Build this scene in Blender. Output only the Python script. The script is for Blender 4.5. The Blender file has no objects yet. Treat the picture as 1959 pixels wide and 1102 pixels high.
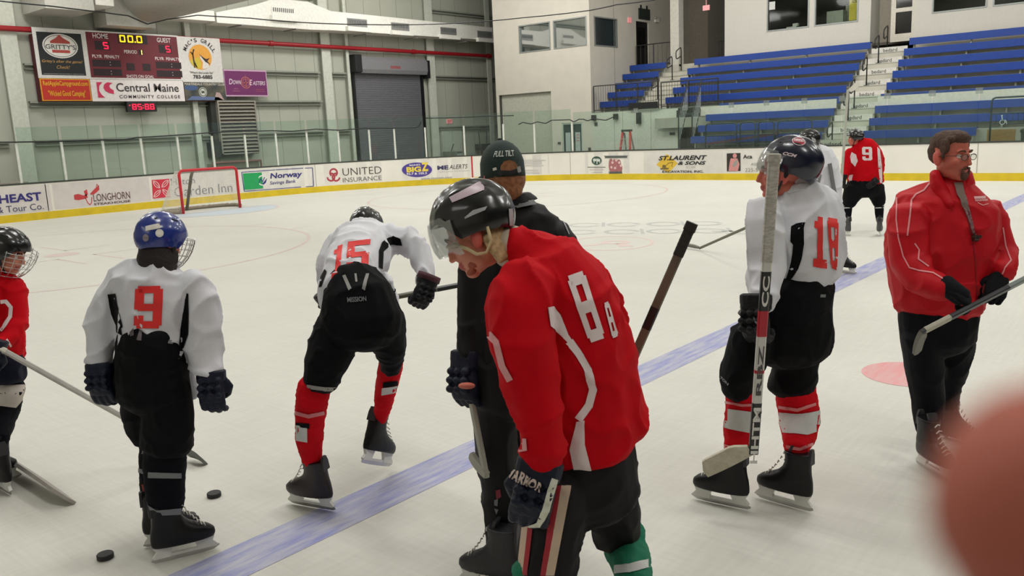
import bpy, bmesh, math, random
import numpy as np
from mathutils import Vector, Matrix, noise
from mathutils.bvhtree import BVHTree

SC = bpy.context.scene
COL = SC.collection
random.seed(7)
# ------------------------------------------------------------------ camera
IW, IH = 1959, 1102
FPX = 1604.68
YAW, PITCH, ROLL = -0.70895, 0.18457, -0.044636
CAM = Vector((26.0738, -0.1769, 1.9116))
FW = Vector((math.sin(YAW)*math.cos(PITCH), math.cos(YAW)*math.cos(PITCH), -math.sin(PITCH)))
_r0 = Vector((math.cos(YAW), -math.sin(YAW), 0)); _u0 = _r0.cross(FW)
RT = _r0*math.cos(ROLL)+_u0*math.sin(ROLL)
UP = -_r0*math.sin(ROLL)+_u0*math.cos(ROLL)
cam_data = bpy.data.cameras.new('camera')
cam = bpy.data.objects.new('camera', cam_data); COL.objects.link(cam)
M = Matrix((RT, UP, -FW)).transposed().to_4x4(); M.translation = CAM
cam.matrix_world = M
cam_data.sensor_width = 36; cam_data.sensor_fit = 'HORIZONTAL'
cam_data.lens = FPX/IW*36
cam_data.clip_start = 0.004; cam_data.clip_end = 200
cam_data.dof.use_dof = True; cam_data.dof.focus_distance = 7.0; cam_data.dof.aperture_fstop = 12.0
SC.camera = cam
SC.view_settings.view_transform = 'Standard'; SC.view_settings.look = 'None'
SC.view_settings.gamma = 1; SC.view_settings.exposure = 0.0
try: SC.view_settings.use_curve_mapping = False
except Exception: pass
# ------------------------------------------------------------------ light
world = bpy.data.worlds.new('world'); SC.world = world; world.use_nodes = True
bg = world.node_tree.nodes['Background']
bg.inputs[0].default_value = (0.86, 0.87, 0.80, 1); bg.inputs[1].default_value = 0.42
def area(name, loc, sx, sy, watts, col=(1.0, 0.98, 0.945)):
    l = bpy.data.lights.new(name, 'AREA'); l.shape = 'RECTANGLE'; l.size = sx; l.size_y = sy
    l.energy = watts; l.color = col
    o = bpy.data.objects.new(name, l); o.location = loc; COL.objects.link(o); return o
for ix in range(5):
    for iy in range(4):
        area('rink_lamp', (2+ix*7.2, 2.5+iy*7.0, 8.7), 3.2, 1.6, 118 if iy else 105)
        l = bpy.data.lights.new('wall_fill_point', 'POINT'); l.energy = 130; l.shadow_soft_size = .5; l.color = (1.0, .98, .945)  # added fill: shines all ways to lift the walls and ceiling
        o = bpy.data.objects.new('wall_fill_point', l); o.location = (2+ix*7.2, 2.5+iy*7.0, 8.4); COL.objects.link(o)
area('bench_area_light', (24, -4.5, 5.5), 5.0, 2.0, 70)  # unseen area light behind the camera, on the bench side
area('stand_fill', (13, 29.6, 8.6), 8.0, 1.5, 80)  # unseen fill added above the stand to brighten it
for x_ in (5, 12, 19, 26):
    o_ = area('stand_front_fill', (x_, 24.6, 9.0), 2.6, 1.4, 135); o_.rotation_euler = (math.radians(38), 0, 0)  # added fill, tilted at the lower rows to lighten them
for y_ in (8, 16, 24):
    o_ = area('end_wall_fill', (2.6, y_, 9.2), 1.4, 2.4, 75); o_.rotation_euler = (0, math.radians(42), 0)  # added fill, tilted at the end wall to lighten it

# ------------------------------------------------------------------ helpers
def ray(px, py):
    return (RT*((px-IW/2)/FPX) - UP*((py-IH/2)/FPX) + FW)
def on(px, py, ax, val):
    d = ray(px, py); return CAM + d*((val-CAM[ax])/d[ax])
def lin(c):
    return tuple(((x/255)/12.92 if x/255 <= .04045 else ((x/255+.055)/1.055)**2.4) for x in c)
MATS = {}
def mat(name, rgb, rough=.6, metal=0, var=.06, scale=12., bump=0, bscale=60., spec=.5, emit=None, es=1.0, alpha=None, rgb2=None, stretch=None, sss=0, coat=0):
    if name in MATS: return MATS[name]
    m = bpy.data.materials.new(name); m.use_nodes = True; nt = m.node_tree; N = nt.nodes; Lk = nt.links
    b = N['Principled BSDF']; c = lin(rgb)
    tc = N.new('ShaderNodeTexCoord'); nz = N.new('ShaderNodeTexNoise'); nz.inputs['Scale'].default_value = scale; nz.inputs['Detail'].default_value = 4
    src = tc.outputs['Object']
    if stretch:
        mp = N.new('ShaderNodeMapping'); mp.inputs['Scale'].default_value = stretch; Lk.new(src, mp.inputs[0]); src = mp.outputs[0]
    Lk.new(src, nz.inputs['Vector'])
    rp = N.new('ShaderNodeValToRGB')
    c2 = lin(rgb2) if rgb2 else tuple(min(1, x*(1+var)) for x in c)
    c1 = c if rgb2 else tuple(x*(1-var) for x in c)
    rp.color_ramp.elements[0].position = .35; rp.color_ramp.elements[1].position = .65
    rp.color_ramp.elements[0].color = (*c1, 1); rp.color_ramp.elements[1].color = (*c2, 1)
    Lk.new(nz.outputs['Fac'], rp.inputs[0]); Lk.new(rp.outputs[0], b.inputs['Base Color'])
    b.inputs['Roughness'].default_value = rough; b.inputs['Metallic'].default_value = metal
    b.inputs['Specular IOR Level'].default_value = spec
    if coat: b.inputs['Coat Weight'].default_value = coat; b.inputs['Coat Roughness'].default_value = .08
    if sss:
        b.inputs['Subsurface Weight'].default_value = sss; b.inputs['Subsurface Radius'].default_value = (.012, .005, .003); b.inputs['Subsurface Scale'].default_value = 1.0
    if bump:
        n2 = N.new('ShaderNodeTexNoise'); n2.inputs['Scale'].default_value = bscale; n2.inputs['Detail'].default_value = 3
        Lk.new(tc.outputs['Object'], n2.inputs['Vector'])
        bp = N.new('ShaderNodeBump'); bp.inputs['Strength'].default_value = bump; bp.inputs['Distance'].default_value = .01
        Lk.new(n2.outputs['Fac'], bp.inputs['Height']); Lk.new(bp.outputs[0], b.inputs['Normal'])
    if emit:
        b.inputs['Emission Color'].default_value = (*lin(emit), 1); b.inputs['Emission Strength'].default_value = es
    if alpha is not None: b.inputs['Alpha'].default_value = alpha
    MATS[name] = m; return m
def glass(name, tint, refl=.06, rough=.02, opac=0.0, oc=(200, 205, 200)):
    if name in MATS: return MATS[name]
    m = bpy.data.materials.new(name); m.use_nodes = True; nt = m.node_tree; N = nt.nodes; Lk = nt.links
    N.remove(N['Principled BSDF']); out = N['Material Output']
    tr = N.new('ShaderNodeBsdfTransparent'); tr.inputs[0].default_value = (*tint, 1)
    gl = N.new('ShaderNodeBsdfGlossy'); gl.inputs['Roughness'].default_value = rough
    df = N.new('ShaderNodeBsdfDiffuse'); df.inputs[0].default_value = (*lin(oc), 1)
    nz = N.new('ShaderNodeTexNoise'); nz.inputs['Scale'].default_value = 3; tc = N.new('ShaderNodeTexCoord'); Lk.new(tc.outputs['Object'], nz.inputs[0])
    mm = N.new('ShaderNodeMath'); mm.operation = 'MULTIPLY'; mm.inputs[1].default_value = 2*opac; Lk.new(nz.outputs['Fac'], mm.inputs[0])
    m1 = N.new('ShaderNodeMixShader'); Lk.new(mm.outputs[0], m1.inputs[0]); Lk.new(tr.outputs[0], m1.inputs[1]); Lk.new(df.outputs[0], m1.inputs[2])
    m2 = N.new('ShaderNodeMixShader'); m2.inputs[0].default_value = refl; Lk.new(m1.outputs[0], m2.inputs[1]); Lk.new(gl.outputs[0], m2.inputs[2])
    Lk.new(m2.outputs[0], out.inputs[0]); MATS[name] = m; return m

class MB:
    def __init__(s): s.v = []; s.f = []; s.m = []; s.cur = 0
    def V(s, p): s.v.append(tuple(p)); return len(s.v)-1
    def F(s, idx, m=None): s.f.append(tuple(idx)); s.m.append(s.cur if m is None else m)
    def quad(s, a, b, c, d, m=None): i = [s.V(x) for x in (a, b, c, d)]; s.F(i, m)
    def box(s, lo, hi, m=None):
        x0, y0, z0 = lo; x1, y1, z1 = hi
        i = [s.V(p) for p in ((x0,y0,z0),(x1,y0,z0),(x1,y1,z0),(x0,y1,z0),(x0,y0,z1),(x1,y0,z1),(x1,y1,z1),(x0,y1,z1))]
        for q in ((0,3,2,1),(4,5,6,7),(0,1,5,4),(1,2,6,5),(2,3,7,6),(3,0,4,7)): s.F([i[k] for k in q], m)
        return s
    def ring(s, pts): return [s.V(p) for p in pts]
    def loft(s, rings, cap=True, closed=False, m=None):
        R = [s.ring(r) for r in rings]; n = len(R[0])
        P = list(zip(R, R[1:]+R[:1])) if closed else list(zip(R, R[1:]))
        for a, b in P:
            for k in range(n): s.F((a[k], a[(k+1) % n], b[(k+1) % n], b[k]), m)
        if cap and not closed: s.F(R[0][::-1], m); s.F(R[-1], m)
        return s
    def tube(s, pts, r, n=8, closed=False, m=None, rect=None):
        pts = [Vector(p) for p in pts]; N = len(pts); rings = []
        rr = r if isinstance(r, (list, tuple)) else [r]*N
        t0 = (pts[1]-pts[0]).normalized(); ref = Vector((0, 0, 1)) if abs(t0.z) < .9 else Vector((1, 0, 0))
        a = t0.cross(ref).normalized()
        for k in range(N):
            if closed: t = (pts[(k+1) % N]-pts[k-1])
            else: t = pts[min(k+1, N-1)]-pts[max(k-1, 0)]
            if t.length < 1e-9: t = t0
            t.normalize(); a = (a-t*a.dot(t)); a = a.normalized() if a.length > 1e-6 else t.orthogonal().normalized(); b = t.cross(a)
            rings.append([pts[k]+(a*math.cos(2*math.pi*j/n)+b*math.sin(2*math.pi*j/n))*rr[k] for j in range(n)])
        return s.loft(rings, cap=not closed, closed=closed, m=m)
    def prism(s, poly, ext, m=None):
        ext = Vector(ext); a = [s.V(p) for p in poly]; b = [s.V(Vector(p)+ext) for p in poly]; n = len(a)
        s.F(a[::-1], m); s.F(b, m)
        for k in range(n): s.F((a[k], a[(k+1) % n], b[(k+1) % n], b[k]), m)
        return s
    def ell(s, c, ax, nu=14, nv=9, m=None):
        c = Vector(c); X, Y, Z = [Vector(a) for a in ax]
        top = s.V(c+Z); bot = s.V(c-Z); R = []
        for j in range(1, nv):
            t = math.pi*j/nv
            R.append(s.ring([c+Z*math.cos(t)+(X*math.cos(2*math.pi*i/nu)+Y*math.sin(2*math.pi*i/nu))*math.sin(t) for i in range(nu)]))
        for i in range(nu):
            k = (i+1) % nu
            s.F((top, R[0][i], R[0][k]), m); s.F((bot, R[-1][k], R[-1][i]), m)
            for j in range(len(R)-1): s.F((R[j][i], R[j+1][i], R[j+1][k], R[j][k]), m)
        return s
    def add(s, verts, faces, m=None):
        o = len(s.v); s.v.extend(tuple(p) for p in verts)
        for f in faces: s.F([i+o for i in f], m)
        return s
    def disc(s, c, u, v, n=24, r0=0., m=None, a0=0., a1=2*math.pi):
        c, u, v = Vector(c), Vector(u), Vector(v); full = abs(a1-a0-2*math.pi) < 1e-6; K = n if full else n+1
        A = [a0+(a1-a0)*k/n for k in range(K)]
        o = s.ring([c+u*math.cos(a)+v*math.sin(a) for a in A])
        if r0 <= 0:
            if full: s.F(o, m)
            else: cc = s.V(c); [s.F((cc, o[k], o[k+1]), m) for k in range(n)]
        else:
            i = s.ring([c+(u*math.cos(a)+v*math.sin(a))*r0 for a in A])
            for k in range(n): k2 = (k+1) % K; s.F((i[k], o[k], o[k2], i[k2]), m)
        return s

ORG = {}
def org(o): return ORG.get(o.name, Vector((0, 0, 0)))
def tag(o, label=None, cat=None, group=None, kind=None):
    if label: o['label'] = label
    if cat: o['category'] = cat
    if group: o['group'] = group
    if kind: o['kind'] = kind
    return o
def E(name, loc, label=None, cat=None, group=None, kind=None):
    o = bpy.data.objects.new(name, None); o.empty_display_size = .1; COL.objects.link(o); o.location = loc
    ORG[o.name] = Vector(loc); return tag(o, label, cat, group, kind)
def O(name, mb, m, parent=None, label=None, cat=None, group=None, kind=None, smooth=False, bevel=0, loc=None, sharp=None):
    me = bpy.data.meshes.new(name)
    if parent is not None: g = org(parent)
    elif loc is not None: g = Vector(loc)
    else:
        A = np.array(mb.v); g = Vector(((A[:, 0].min()+A[:, 0].max())/2, (A[:, 1].min()+A[:, 1].max())/2, A[:, 2].min()))
    me.from_pydata([tuple(Vector(p)-g) for p in mb.v], [], mb.f)
    ms = m if isinstance(m, (list, tuple)) else [m]
    for x in ms: me.materials.append(x)
    if len(ms) > 1: me.polygons.foreach_set('material_index', mb.m)
    me.validate()
    if smooth: me.polygons.foreach_set('use_smooth', [True]*len(me.polygons))
    if sharp: me.set_sharp_from_angle(angle=math.radians(sharp))
    me.update()
    o = bpy.data.objects.new(name, me); COL.objects.link(o)
    if parent is not None: o.parent = parent
    else: o.location = g
    ORG[o.name] = g
    if bevel:
        b = o.modifiers.new('b', 'BEVEL'); b.width = bevel; b.segments = 2; b.limit_method = 'ANGLE'
    return tag(o, label, cat, group, kind)
def dup(root, loc, label=None, rz=None):
    def cpy(o, par):
        c = o.copy(); COL.objects.link(c)
        if par is not None: c.parent = par
        for ch in list(o.children): cpy(ch, c)
        return c
    kids = list(root.children); r = root.copy(); COL.objects.link(r); r.location = loc
    if rz is not None: r.rotation_euler = (0, 0, rz)
    for ch in kids: cpy(ch, r)
    if label: r['label'] = label
    return r
# text
_TX = {}
def text_geo(s, bold=0., shear=0., space=1., wm=1):
    k = (s, bold, shear, space)
    if k in _TX: return _TX[k]
    c = bpy.data.curves.new('t', 'FONT'); c.body = s; c.offset = bold; c.shear = shear; c.space_character = space; c.resolution_u = 3
    o = bpy.data.objects.new('t', c); COL.objects.link(o)
    dg = bpy.context.evaluated_depsgraph_get(); me = bpy.data.meshes.new_from_object(o.evaluated_get(dg))
    A = np.array([tuple(v.co)[:2] for v in me.vertices]); Fc = [tuple(p.vertices) for p in me.polygons]
    bpy.data.objects.remove(o); bpy.data.curves.remove(c); bpy.data.meshes.remove(me)
    if len(A) == 0: _TX[k] = (A, []); return _TX[k]
    lo = A.min(0); hi = A.max(0); A = (A-lo)/np.maximum(hi-lo, 1e-6)
    _TX[k] = (A, Fc); return _TX[k]
def put(mb, s, fn, box, m=None, bold=.0, shear=0., space=1.):
    """text s into box (u0,v0,u1,v1); fn(u,v) gives the point in space"""
    A, Fc = text_geo(s, bold, shear, space); u0, v0, u1, v1 = box
    mb.add([fn(u0+(u1-u0)*a[0], v0+(v1-v0)*a[1]) for a in A], Fc, m)
def poly2(mb, pts, fn, m=None): mb.F([mb.V(fn(*p)) for p in pts], m)
def rect2(mb, u0, v0, u1, v1, fn, m=None, n=1):
    for k in range(n):
        a = u0+(u1-u0)*k/n; b = u0+(u1-u0)*(k+1)/n
        mb.quad(fn(a, v0), fn(b, v0), fn(b, v1), fn(a, v1), m)
def ring2(mb, cu, cv, ru, rv, fn, r0=0., m=None, n=28, a0=0., a1=2*math.pi, au=1., mn=None):
    full = abs(a1-a0-2*math.pi) < 1e-6; K = n if full else n+1
    A = [a0+(a1-a0)*k/n for k in range(K)]
    o = mb.ring([fn(cu+ru*math.cos(a), cv+rv*math.sin(a)) for a in A])
    if r0 <= 0: mb.F(o, m)
    else:
        i = mb.ring([fn(cu+r0*ru*math.cos(a), cv+r0*rv*math.sin(a)) for a in A])
        for k in range(n): k2 = (k+1) % K; mb.F((i[k], o[k], o[k2], i[k2]), m)
def strip2(mb, pts, w, fn, m=None):
    for (a, b) in zip(pts, pts[1:]):
        d = Vector((b[0]-a[0], b[1]-a[1])); d.normalize(); n = Vector((-d.y, d.x))*w/2
        mb.quad(fn(a[0]+n.x, a[1]+n.y), fn(a[0]-n.x, a[1]-n.y), fn(b[0]-n.x, b[1]-n.y), fn(b[0]+n.x, b[1]+n.y), m)
# ------------------------------------------------------------------ materials
def ice_mat():
    m = bpy.data.materials.new('ice'); m.use_nodes = True; nt = m.node_tree; N = nt.nodes; Lk = nt.links; b = N['Principled BSDF']
    tc = N.new('ShaderNodeTexCoord')
    def nz(sc, st, det=5, rot=0):
        mp = N.new('ShaderNodeMapping'); mp.inputs['Scale'].default_value = st; mp.inputs['Rotation'].default_value = (0, 0, rot)
        n = N.new('ShaderNodeTexNoise'); n.inputs['Scale'].default_value = sc; n.inputs['Detail'].default_value = det
        Lk.new(tc.outputs['Object'], mp.inputs[0]); Lk.new(mp.outputs[0], n.inputs[0]); return n.outputs['Fac']
    a = nz(.7, (1, 1, 1)); c = nz(3, (1, 14, 1), 6, .5); d = nz(3, (12, 1, 1), 6, .2)
    ad = N.new('ShaderNodeMath'); ad.operation = 'ADD'; Lk.new(c, ad.inputs[0]); Lk.new(d, ad.inputs[1])
    ad2 = N.new('ShaderNodeMath'); ad2.operation = 'ADD'; Lk.new(ad.outputs[0], ad2.inputs[0]); Lk.new(a, ad2.inputs[1])
    mr = N.new('ShaderNodeMapRange'); mr.inputs[1].default_value = 1.0; mr.inputs[2].default_value = 2.0; Lk.new(ad2.outputs[0], mr.inputs[0])
    rp = N.new('ShaderNodeValToRGB'); rp.color_ramp.elements[0].color = (*lin((205, 204, 196)), 1); rp.color_ramp.elements[1].color = (*lin((220, 219, 211)), 1)
    Lk.new(mr.outputs[0], rp.inputs[0]); Lk.new(rp.outputs[0], b.inputs['Base Color'])
    b.inputs['Roughness'].default_value = .55; b.inputs['Specular IOR Level'].default_value = .25
    bp = N.new('ShaderNodeBump'); bp.inputs['Strength'].default_value = .15; bp.inputs['Distance'].default_value = .004
    Lk.new(ad.outputs[0], bp.inputs['Height']); Lk.new(bp.outputs[0], b.inputs['Normal'])
    return m
M_ICE = ice_mat()
def paint(name, rgb, wear=.5, w0=.35, w1=.62):
    """paint seen through scratched ice: stripes of frost wear the colour"""
    m = bpy.data.materials.new(name); m.use_nodes = True; nt = m.node_tree; N = nt.nodes; Lk = nt.links; b = N['Principled BSDF']
    tc = N.new('ShaderNodeTexCoord'); mp = N.new('ShaderNodeMapping'); mp.inputs['Scale'].default_value = (9, 1.2, 1); mp.inputs['Rotation'].default_value = (0, 0, .7)
    n = N.new('ShaderNodeTexNoise'); n.inputs['Scale'].default_value = 2.6; n.inputs['Detail'].default_value = 7; n.inputs['Roughness'].default_value = .65
    Lk.new(tc.outputs['Object'], mp.inputs[0]); Lk.new(mp.outputs[0], n.inputs[0])
    rp = N.new('ShaderNodeValToRGB'); rp.color_ramp.elements[0].position = w0; rp.color_ramp.elements[1].position = w1
    rp.color_ramp.elements[0].color = (*lin(rgb), 1); i = lin((212, 212, 206)); c = lin(rgb)
    rp.color_ramp.elements[1].color = (*[c[k]*(1-wear)+i[k]*wear for k in range(3)], 1)
    Lk.new(n.outputs['Fac'], rp.inputs[0]); Lk.new(rp.outputs[0], b.inputs['Base Color'])
    b.inputs['Roughness'].default_value = .5; b.inputs['Specular IOR Level'].default_value = .25
    return m
WHITE = mat('white_plastic', (226, 222, 212), .45, var=.03, scale=4)
BOARD = mat('board_white', (231, 228, 219), .4, var=.03, scale=1.2)
YEL = mat('kick_yellow', (214, 186, 30), .45, var=.08, scale=3)
BLACK = mat('black_paint', (24, 25, 27), .5)
GREYM = mat('grey_metal', (150, 151, 148), .45, .3)
STEEL = mat('steel', (190, 190, 188), .3, .9)
# ------------------------------------------------------------------ the ice sheet
RC = 9.5; LX = 60.0; LY = 25.9
def rink_outline(inset=0.0, n=24):
    P = [(0, -1.0), (0, LY-RC)]
    P += [(RC-RC*math.cos(a), LY-RC+RC*math.sin(a)) for a in [math.pi/2*k/n for k in range(1, n+1)]]
    P += [(LX, LY), (LX, -1.0)]
    return P
fl = MB(); fl.F([fl.V((x, y, 0)) for x, y in rink_outline()][::-1])
floor = O('floor', fl, M_ICE, kind='structure', loc=(0, 0, 0), label='worn white ice sheet with painted lines')
wk = MB(); wk.box((-3.4, -8, -.3), (62, 38, -.02))
O('floor_walkway', wk, mat('concrete', (128, 126, 118), .8, scale=2), kind='structure', loc=(0, 0, 0))
PB = paint('line_blue', (148, 152, 202), .6, .36, .62); PR = paint('line_red', (214, 190, 184), .5); PDOT = paint('spot_red', (226, 158, 160), .45, .4, .7); PCR = paint('crease_blue', (192, 206, 218), .45); PG = paint('logo_grey', (178, 182, 176), .5)
PRL = paint('logo_red', (226, 196, 190), .45)
z1, z2 = .0015, .0025
def fxy(z): return lambda u, v: (u, v, z)
XB = 22.56
b = MB(); rect2(b, XB, 0, XB+.305, LY, fxy(z1), n=8); O('blue_line', b, PB, floor)
b = MB(); rect2(b, 3.33, 2, 3.38, LY-2.2, fxy(z1)); O('goal_line', b, PR, floor)
def circ(cy):
    b = MB(); b.disc((9.45, cy, z1), (4.57, 0, 0), (0, 4.57, 0), 96, r0=.984); O('faceoff_circle', b, PR, floor)
    b = MB(); b.disc((9.45, cy, z1), (.305, 0, 0), (0, .305, 0), 24)
    for sx in (-1, 1):
        for sy in (-1, 1):
            rect2(b, 9.45+sx*.61, cy+sy*.3, 9.45+sx*1.8, cy+sy*.35, fxy(z1)); rect2(b, 9.45+sx*.61, cy+sy*.3, 9.45+sx*.66, cy+sy*1.2, fxy(z1))
        rect2(b, 9.45+sx*.85-.025, cy-5.17, 9.45+sx*.85+.025, cy-4.57, fxy(z1)); rect2(b, 9.45+sx*.85-.025, cy+4.57, 9.45+sx*.85+.025, cy+5.17, fxy(z1))
    O('faceoff_spot', b, PR, floor)
circ(6.25); circ(19.65)
b = MB(); b.disc((XB+.305+1.52, 6.3, z1), (.33, 0, 0), (0, .33, 0), 40); O('neutral_spot', b, PDOT, floor)
b = MB(); b.disc((3.38, 12.95, z1), (1.83, 0, 0), (0, 1.83, 0), 40, a0=-math.pi/2, a1=math.pi/2); O('goal_crease', b, PCR, floor)
b = MB(); b.disc((3.38, 12.95, z2), (1.88, 0, 0), (0, 1.88, 0), 40, r0=.973, a0=-math.pi/2, a1=math.pi/2); O('crease_line', b, PR, floor)
# faded sponsor marks in the ice: rounded grey letter-like rings, and a red ringed emblem
b = MB()
gu = Vector((.91, .42, 0)); gv = Vector((-.55, .83, 0))
def gfn(o): return lambda u, v: Vector(o)+gu*u+gv*v
for r_, (o, L_) in enumerate(((( 15.6, 13.2, z1), 5), ((16.2, 12.2, z1), 5))):
    for k in range(L_):
        ring2(b, k*.78, 0, .34, .36, gfn(o), r0=.72, a0=.35*(k % 2), a1=2*math.pi-.35*(k % 3), n=20)
        if (k+r_) % 2: rect2(b, k*.78+.345, -.35, k*.78+.41, .42, gfn(o))
rect2(b, 3.2, -.1, 4.9, .12, gfn((16.6, 11.9, z1))); rect2(b, 3.0, .3, 4.4, .42, gfn((16.6, 11.9, z1)))
O('ice_logo', b, PG, floor, label='grey ringed lettering shapes frozen under the ice')
b = MB(); b.disc((18.25, 11.5, z1), (.72, .22, 0), (-.35, .8, 0), 48, r0=.93)
ring2(b, .1, .1, .3, .26, lambda u, v: (18.25+.8*u-.3*v, 11.5+.3*u+.8*v, z1), r0=.55, n=20)
poly2(b, [(-.45, -.45), (-.25, -.45), (-.05, -.18), (-.25, -.18)], lambda u, v: (18.25+.8*u-.3*v, 11.5+.3*u+.8*v, z1)); poly2(b, [(.15, -.1), (.35, -.1), (.6, -.5), (.3, -.5)], lambda u, v: (18.25+.8*u-.3*v, 11.5+.3*u+.8*v, z1))
O('ice_emblem', b, PRL, floor, label='faded red ringed emblem in the ice')

# ------------------------------------------------------------------ boards
S1 = LY-RC; S2 = S1+RC*math.pi/2
def bp(s, z, off=0.0):
    """point on the rink-side face of the boards; off = toward the ice"""
    if s <= S1: return Vector((off, s, z))
    if s >= S2: return Vector((RC+(s-S2), LY-off, z))
    a = (s-S1)/RC; r = RC-off
    return Vector((RC-r*math.cos(a), LY-RC+r*math.sin(a), z))
def binv(px, py):
    d = ray(px, py); P = CAM+d*(-CAM.x/d.x)
    if P.y <= S1: return P.y, P.z
    Q = CAM+d*((LY-CAM.y)/d.y)
    if Q.x >= RC: return S2+Q.x-RC, Q.z
    ox, oy = CAM.x-RC, CAM.y-(LY-RC); A = d.x**2+d.y**2; B = 2*(ox*d.x+oy*d.y); C_ = ox*ox+oy*oy-RC*RC
    t = (-B+math.sqrt(B*B-4*A*C_))/(2*A); P = CAM+d*t
    return S1+RC*math.atan2(P.y-(LY-RC), RC-P.x), P.z
SE = S2+LX-RC
ST = [-1, 6]+[6+(S1-6)*k/6 for k in range(1, 7)]+[S1+(S2-S1)*k/24 for k in range(1, 25)]+[S2+k*2 for k in range(1, 26)]
ZK0, ZK1, ZT = 0.0, .215, 1.03
boards = E('dasher_boards', (RC, LY, 0), 'white hockey dasher boards with yellow kickplate and sponsor panels', 'rink boards')
def band(name, z0, z1_, o0, o1, m, **k):
    b = MB(); rings = [[bp(s, z0, o1), bp(s, z0, o0), bp(s, z1_, o0), bp(s, z1_, o1)] for s in ST]
    b.loft(rings); return O(name, b, m, boards, **k)
band('board_panel', .0, ZT, -.1, 0, BOARD)
band('kickplate', .0, ZK1, -.01, .012, YEL, label='yellow kickplate')
band('cap_rail', ZT, ZT+.045, -.12, .012, mat('cap_dark', (58, 62, 58), .4), label='dark cap rail')
b = MB()
for s in (binv(1091.3, 320)[0], binv(821, 330)[0], binv(604, 340)[0], binv(1869, 320)[0], binv(92, 395)[0]):
    b.quad(bp(s-.012, ZK1, .004), bp(s+.012, ZK1, .004), bp(s+.012, ZT, .004), bp(s-.012, ZT, .004))
O('panel_seam', b, mat('seam', (170, 166, 156), .6), boards)
b = MB(); s = binv(903.5, 325)[0]; b.quad(bp(s-.03, ZK1, .005), bp(s+.03, ZK1, .005), bp(s+.03, ZT, .005), bp(s-.03, ZT, .005))
O('goal_line_stripe', b, mat('stripe_red', (190, 40, 50), .5), boards, label='red vertical goal line stripe')
def C(rgb): return mat('ink_%02x%02x%02x' % rgb, rgb, .5, var=.04)
def sheet(x0, x1, rgb, label, zt=.985, zb=.25, yref=340):
    s0 = binv(x0, yref)[0]; s1 = binv(x1, yref)[0]
    b = MB(); rect2(b, s0, zb, s1, zt, lambda u, v: bp(u, v, .004), n=10)
    return O('advertisement', b, mat('sheet_%02x%02x%02x' % rgb, rgb, .5, var=.05, scale=3), boards, label=label)
def words_(parent, items, name='lettering'):
    for (t, x0, yt, yb, x1, rgb, bold, shear) in items:
        s0, zt = binv(x0, yt); _, zb = binv(x0, yb); s1, _ = binv(x1, (yt+yb)/2)
        b = MB(); put(b, t, lambda u, v: bp(u, v, .014), (s0, zb, s1, zt), bold=bold, shear=shear)
        O(name, b, C(rgb), parent)
def shape(parent, name, fnlist, rgb, off=.008):
    """fnlist(b, fn): draws with pixel-sized coordinates mapped on the board"""
    b = MB()
    def fn(px, py):
        s, z = binv(px, py); return bp(s, z, off)
    fnlist(b, fn); return O(name, b, C(rgb), parent)
a = sheet(-60, 92, (214, 208, 204), 'advert sheet with bold navy lettering above grey lettering')
words_(a, [('HEAST', -4, 373.5, 390.3, 80, (48, 42, 118), .03, 0), ('& Tour Co.', -7, 396, 408.5, 84, (66, 64, 100), .0, 0)])
a = sheet(97, 284, (212, 205, 202), 'advert sheet with red steer head beside dark narrow lettering')
words_(a, [('LONGHORN', 177.5, 371.8, 385.9, 249, (92, 58, 54), .0, 0), ('STEAKHOUSE', 179, 388.8, 393, 250, (92, 58, 54), .02, 0)])
def steer(b, f):
    poly2(b, [(141, 373), (149, 371), (160, 374), (165, 371), (168, 378), (160, 381), (150, 383), (142, 382)], f)
    poly2(b, [(160, 366), (166, 362), (168, 372), (164, 376)], f); poly2(b, [(172, 371), (180, 362), (189, 354), (190, 363), (181, 371), (174, 373)], f)
    strip2(b, [(163, 378), (167, 387), (172, 392), (175, 388), (175.5, 377)], 1.6, f); strip2(b, [(184, 358), (185, 352), (188, 356)], 1.2, f)
shape(a, 'logo', steer, (196, 62, 66))
a = sheet(289, 459, (214, 210, 206), 'advert sheet with red leaf square behind the goal net', zt=.99)
def hsq(b, f):
    poly2(b, [(290, 344.5), (323.5, 342), (325, 377), (292.5, 380)], f)
shape(a, 'logo', hsq, (206, 44, 66))
def hlf(b, f):
    for (cx, cy, dx, dy) in ((299, 353, -1, -1), (315.5, 351.5, 1, -1), (300.5, 370.5, -1, 1), (317, 369, 1, 1)):
        P = []
        for k in range(16):
            t = 2*math.pi*k/16; u = 8.5*math.cos(t); v = 3.6*math.sin(t)*(1-abs(math.cos(t))**3*.7)
            P.append((cx+(u*dx-v*dy)*.72, cy+(u*dy+v*dx)*.78))
        for k in range(16): strip2(b, [P[k], P[(k+1) % 16]], 1.1, f)
        strip2(b, [(cx-dx*5, cy-dy*5), (cx+dx*5, cy+dy*5)], .9, f)
shape(a, 'leaf_outline', hlf, (236, 214, 214), .011)
words_(a, [('Hilton', 326, 342, 355, 372.7, (92, 96, 112), -.01, 0), ('Garden Inn', 332, 358.5, 377, 444.6, (92, 96, 112), -.01, 0)])
a = sheet(460.5, 602, (222, 219, 212), 'advert sheet with green block and navy framed lettering')
def nfr(b, f):
    strip2(b, [(462, 329.6), (526, 325)], 1.3, f); strip2(b, [(527, 325), (580, 321.6)], 1.3, f); strip2(b, [(583, 321.6), (597.5, 321)], 1.3, f)
    strip2(b, [(597.5, 321), (599.7, 356.2)], 1.6, f); strip2(b, [(599.7, 356.2), (585, 357.2)], 1.3, f); strip2(b, [(576, 357.7), (467, 366)], 1.3, f); strip2(b, [(467, 366), (462, 329.6)], 1.6, f)
shape(a, 'frame_line', nfr, (52, 52, 128))
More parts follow.
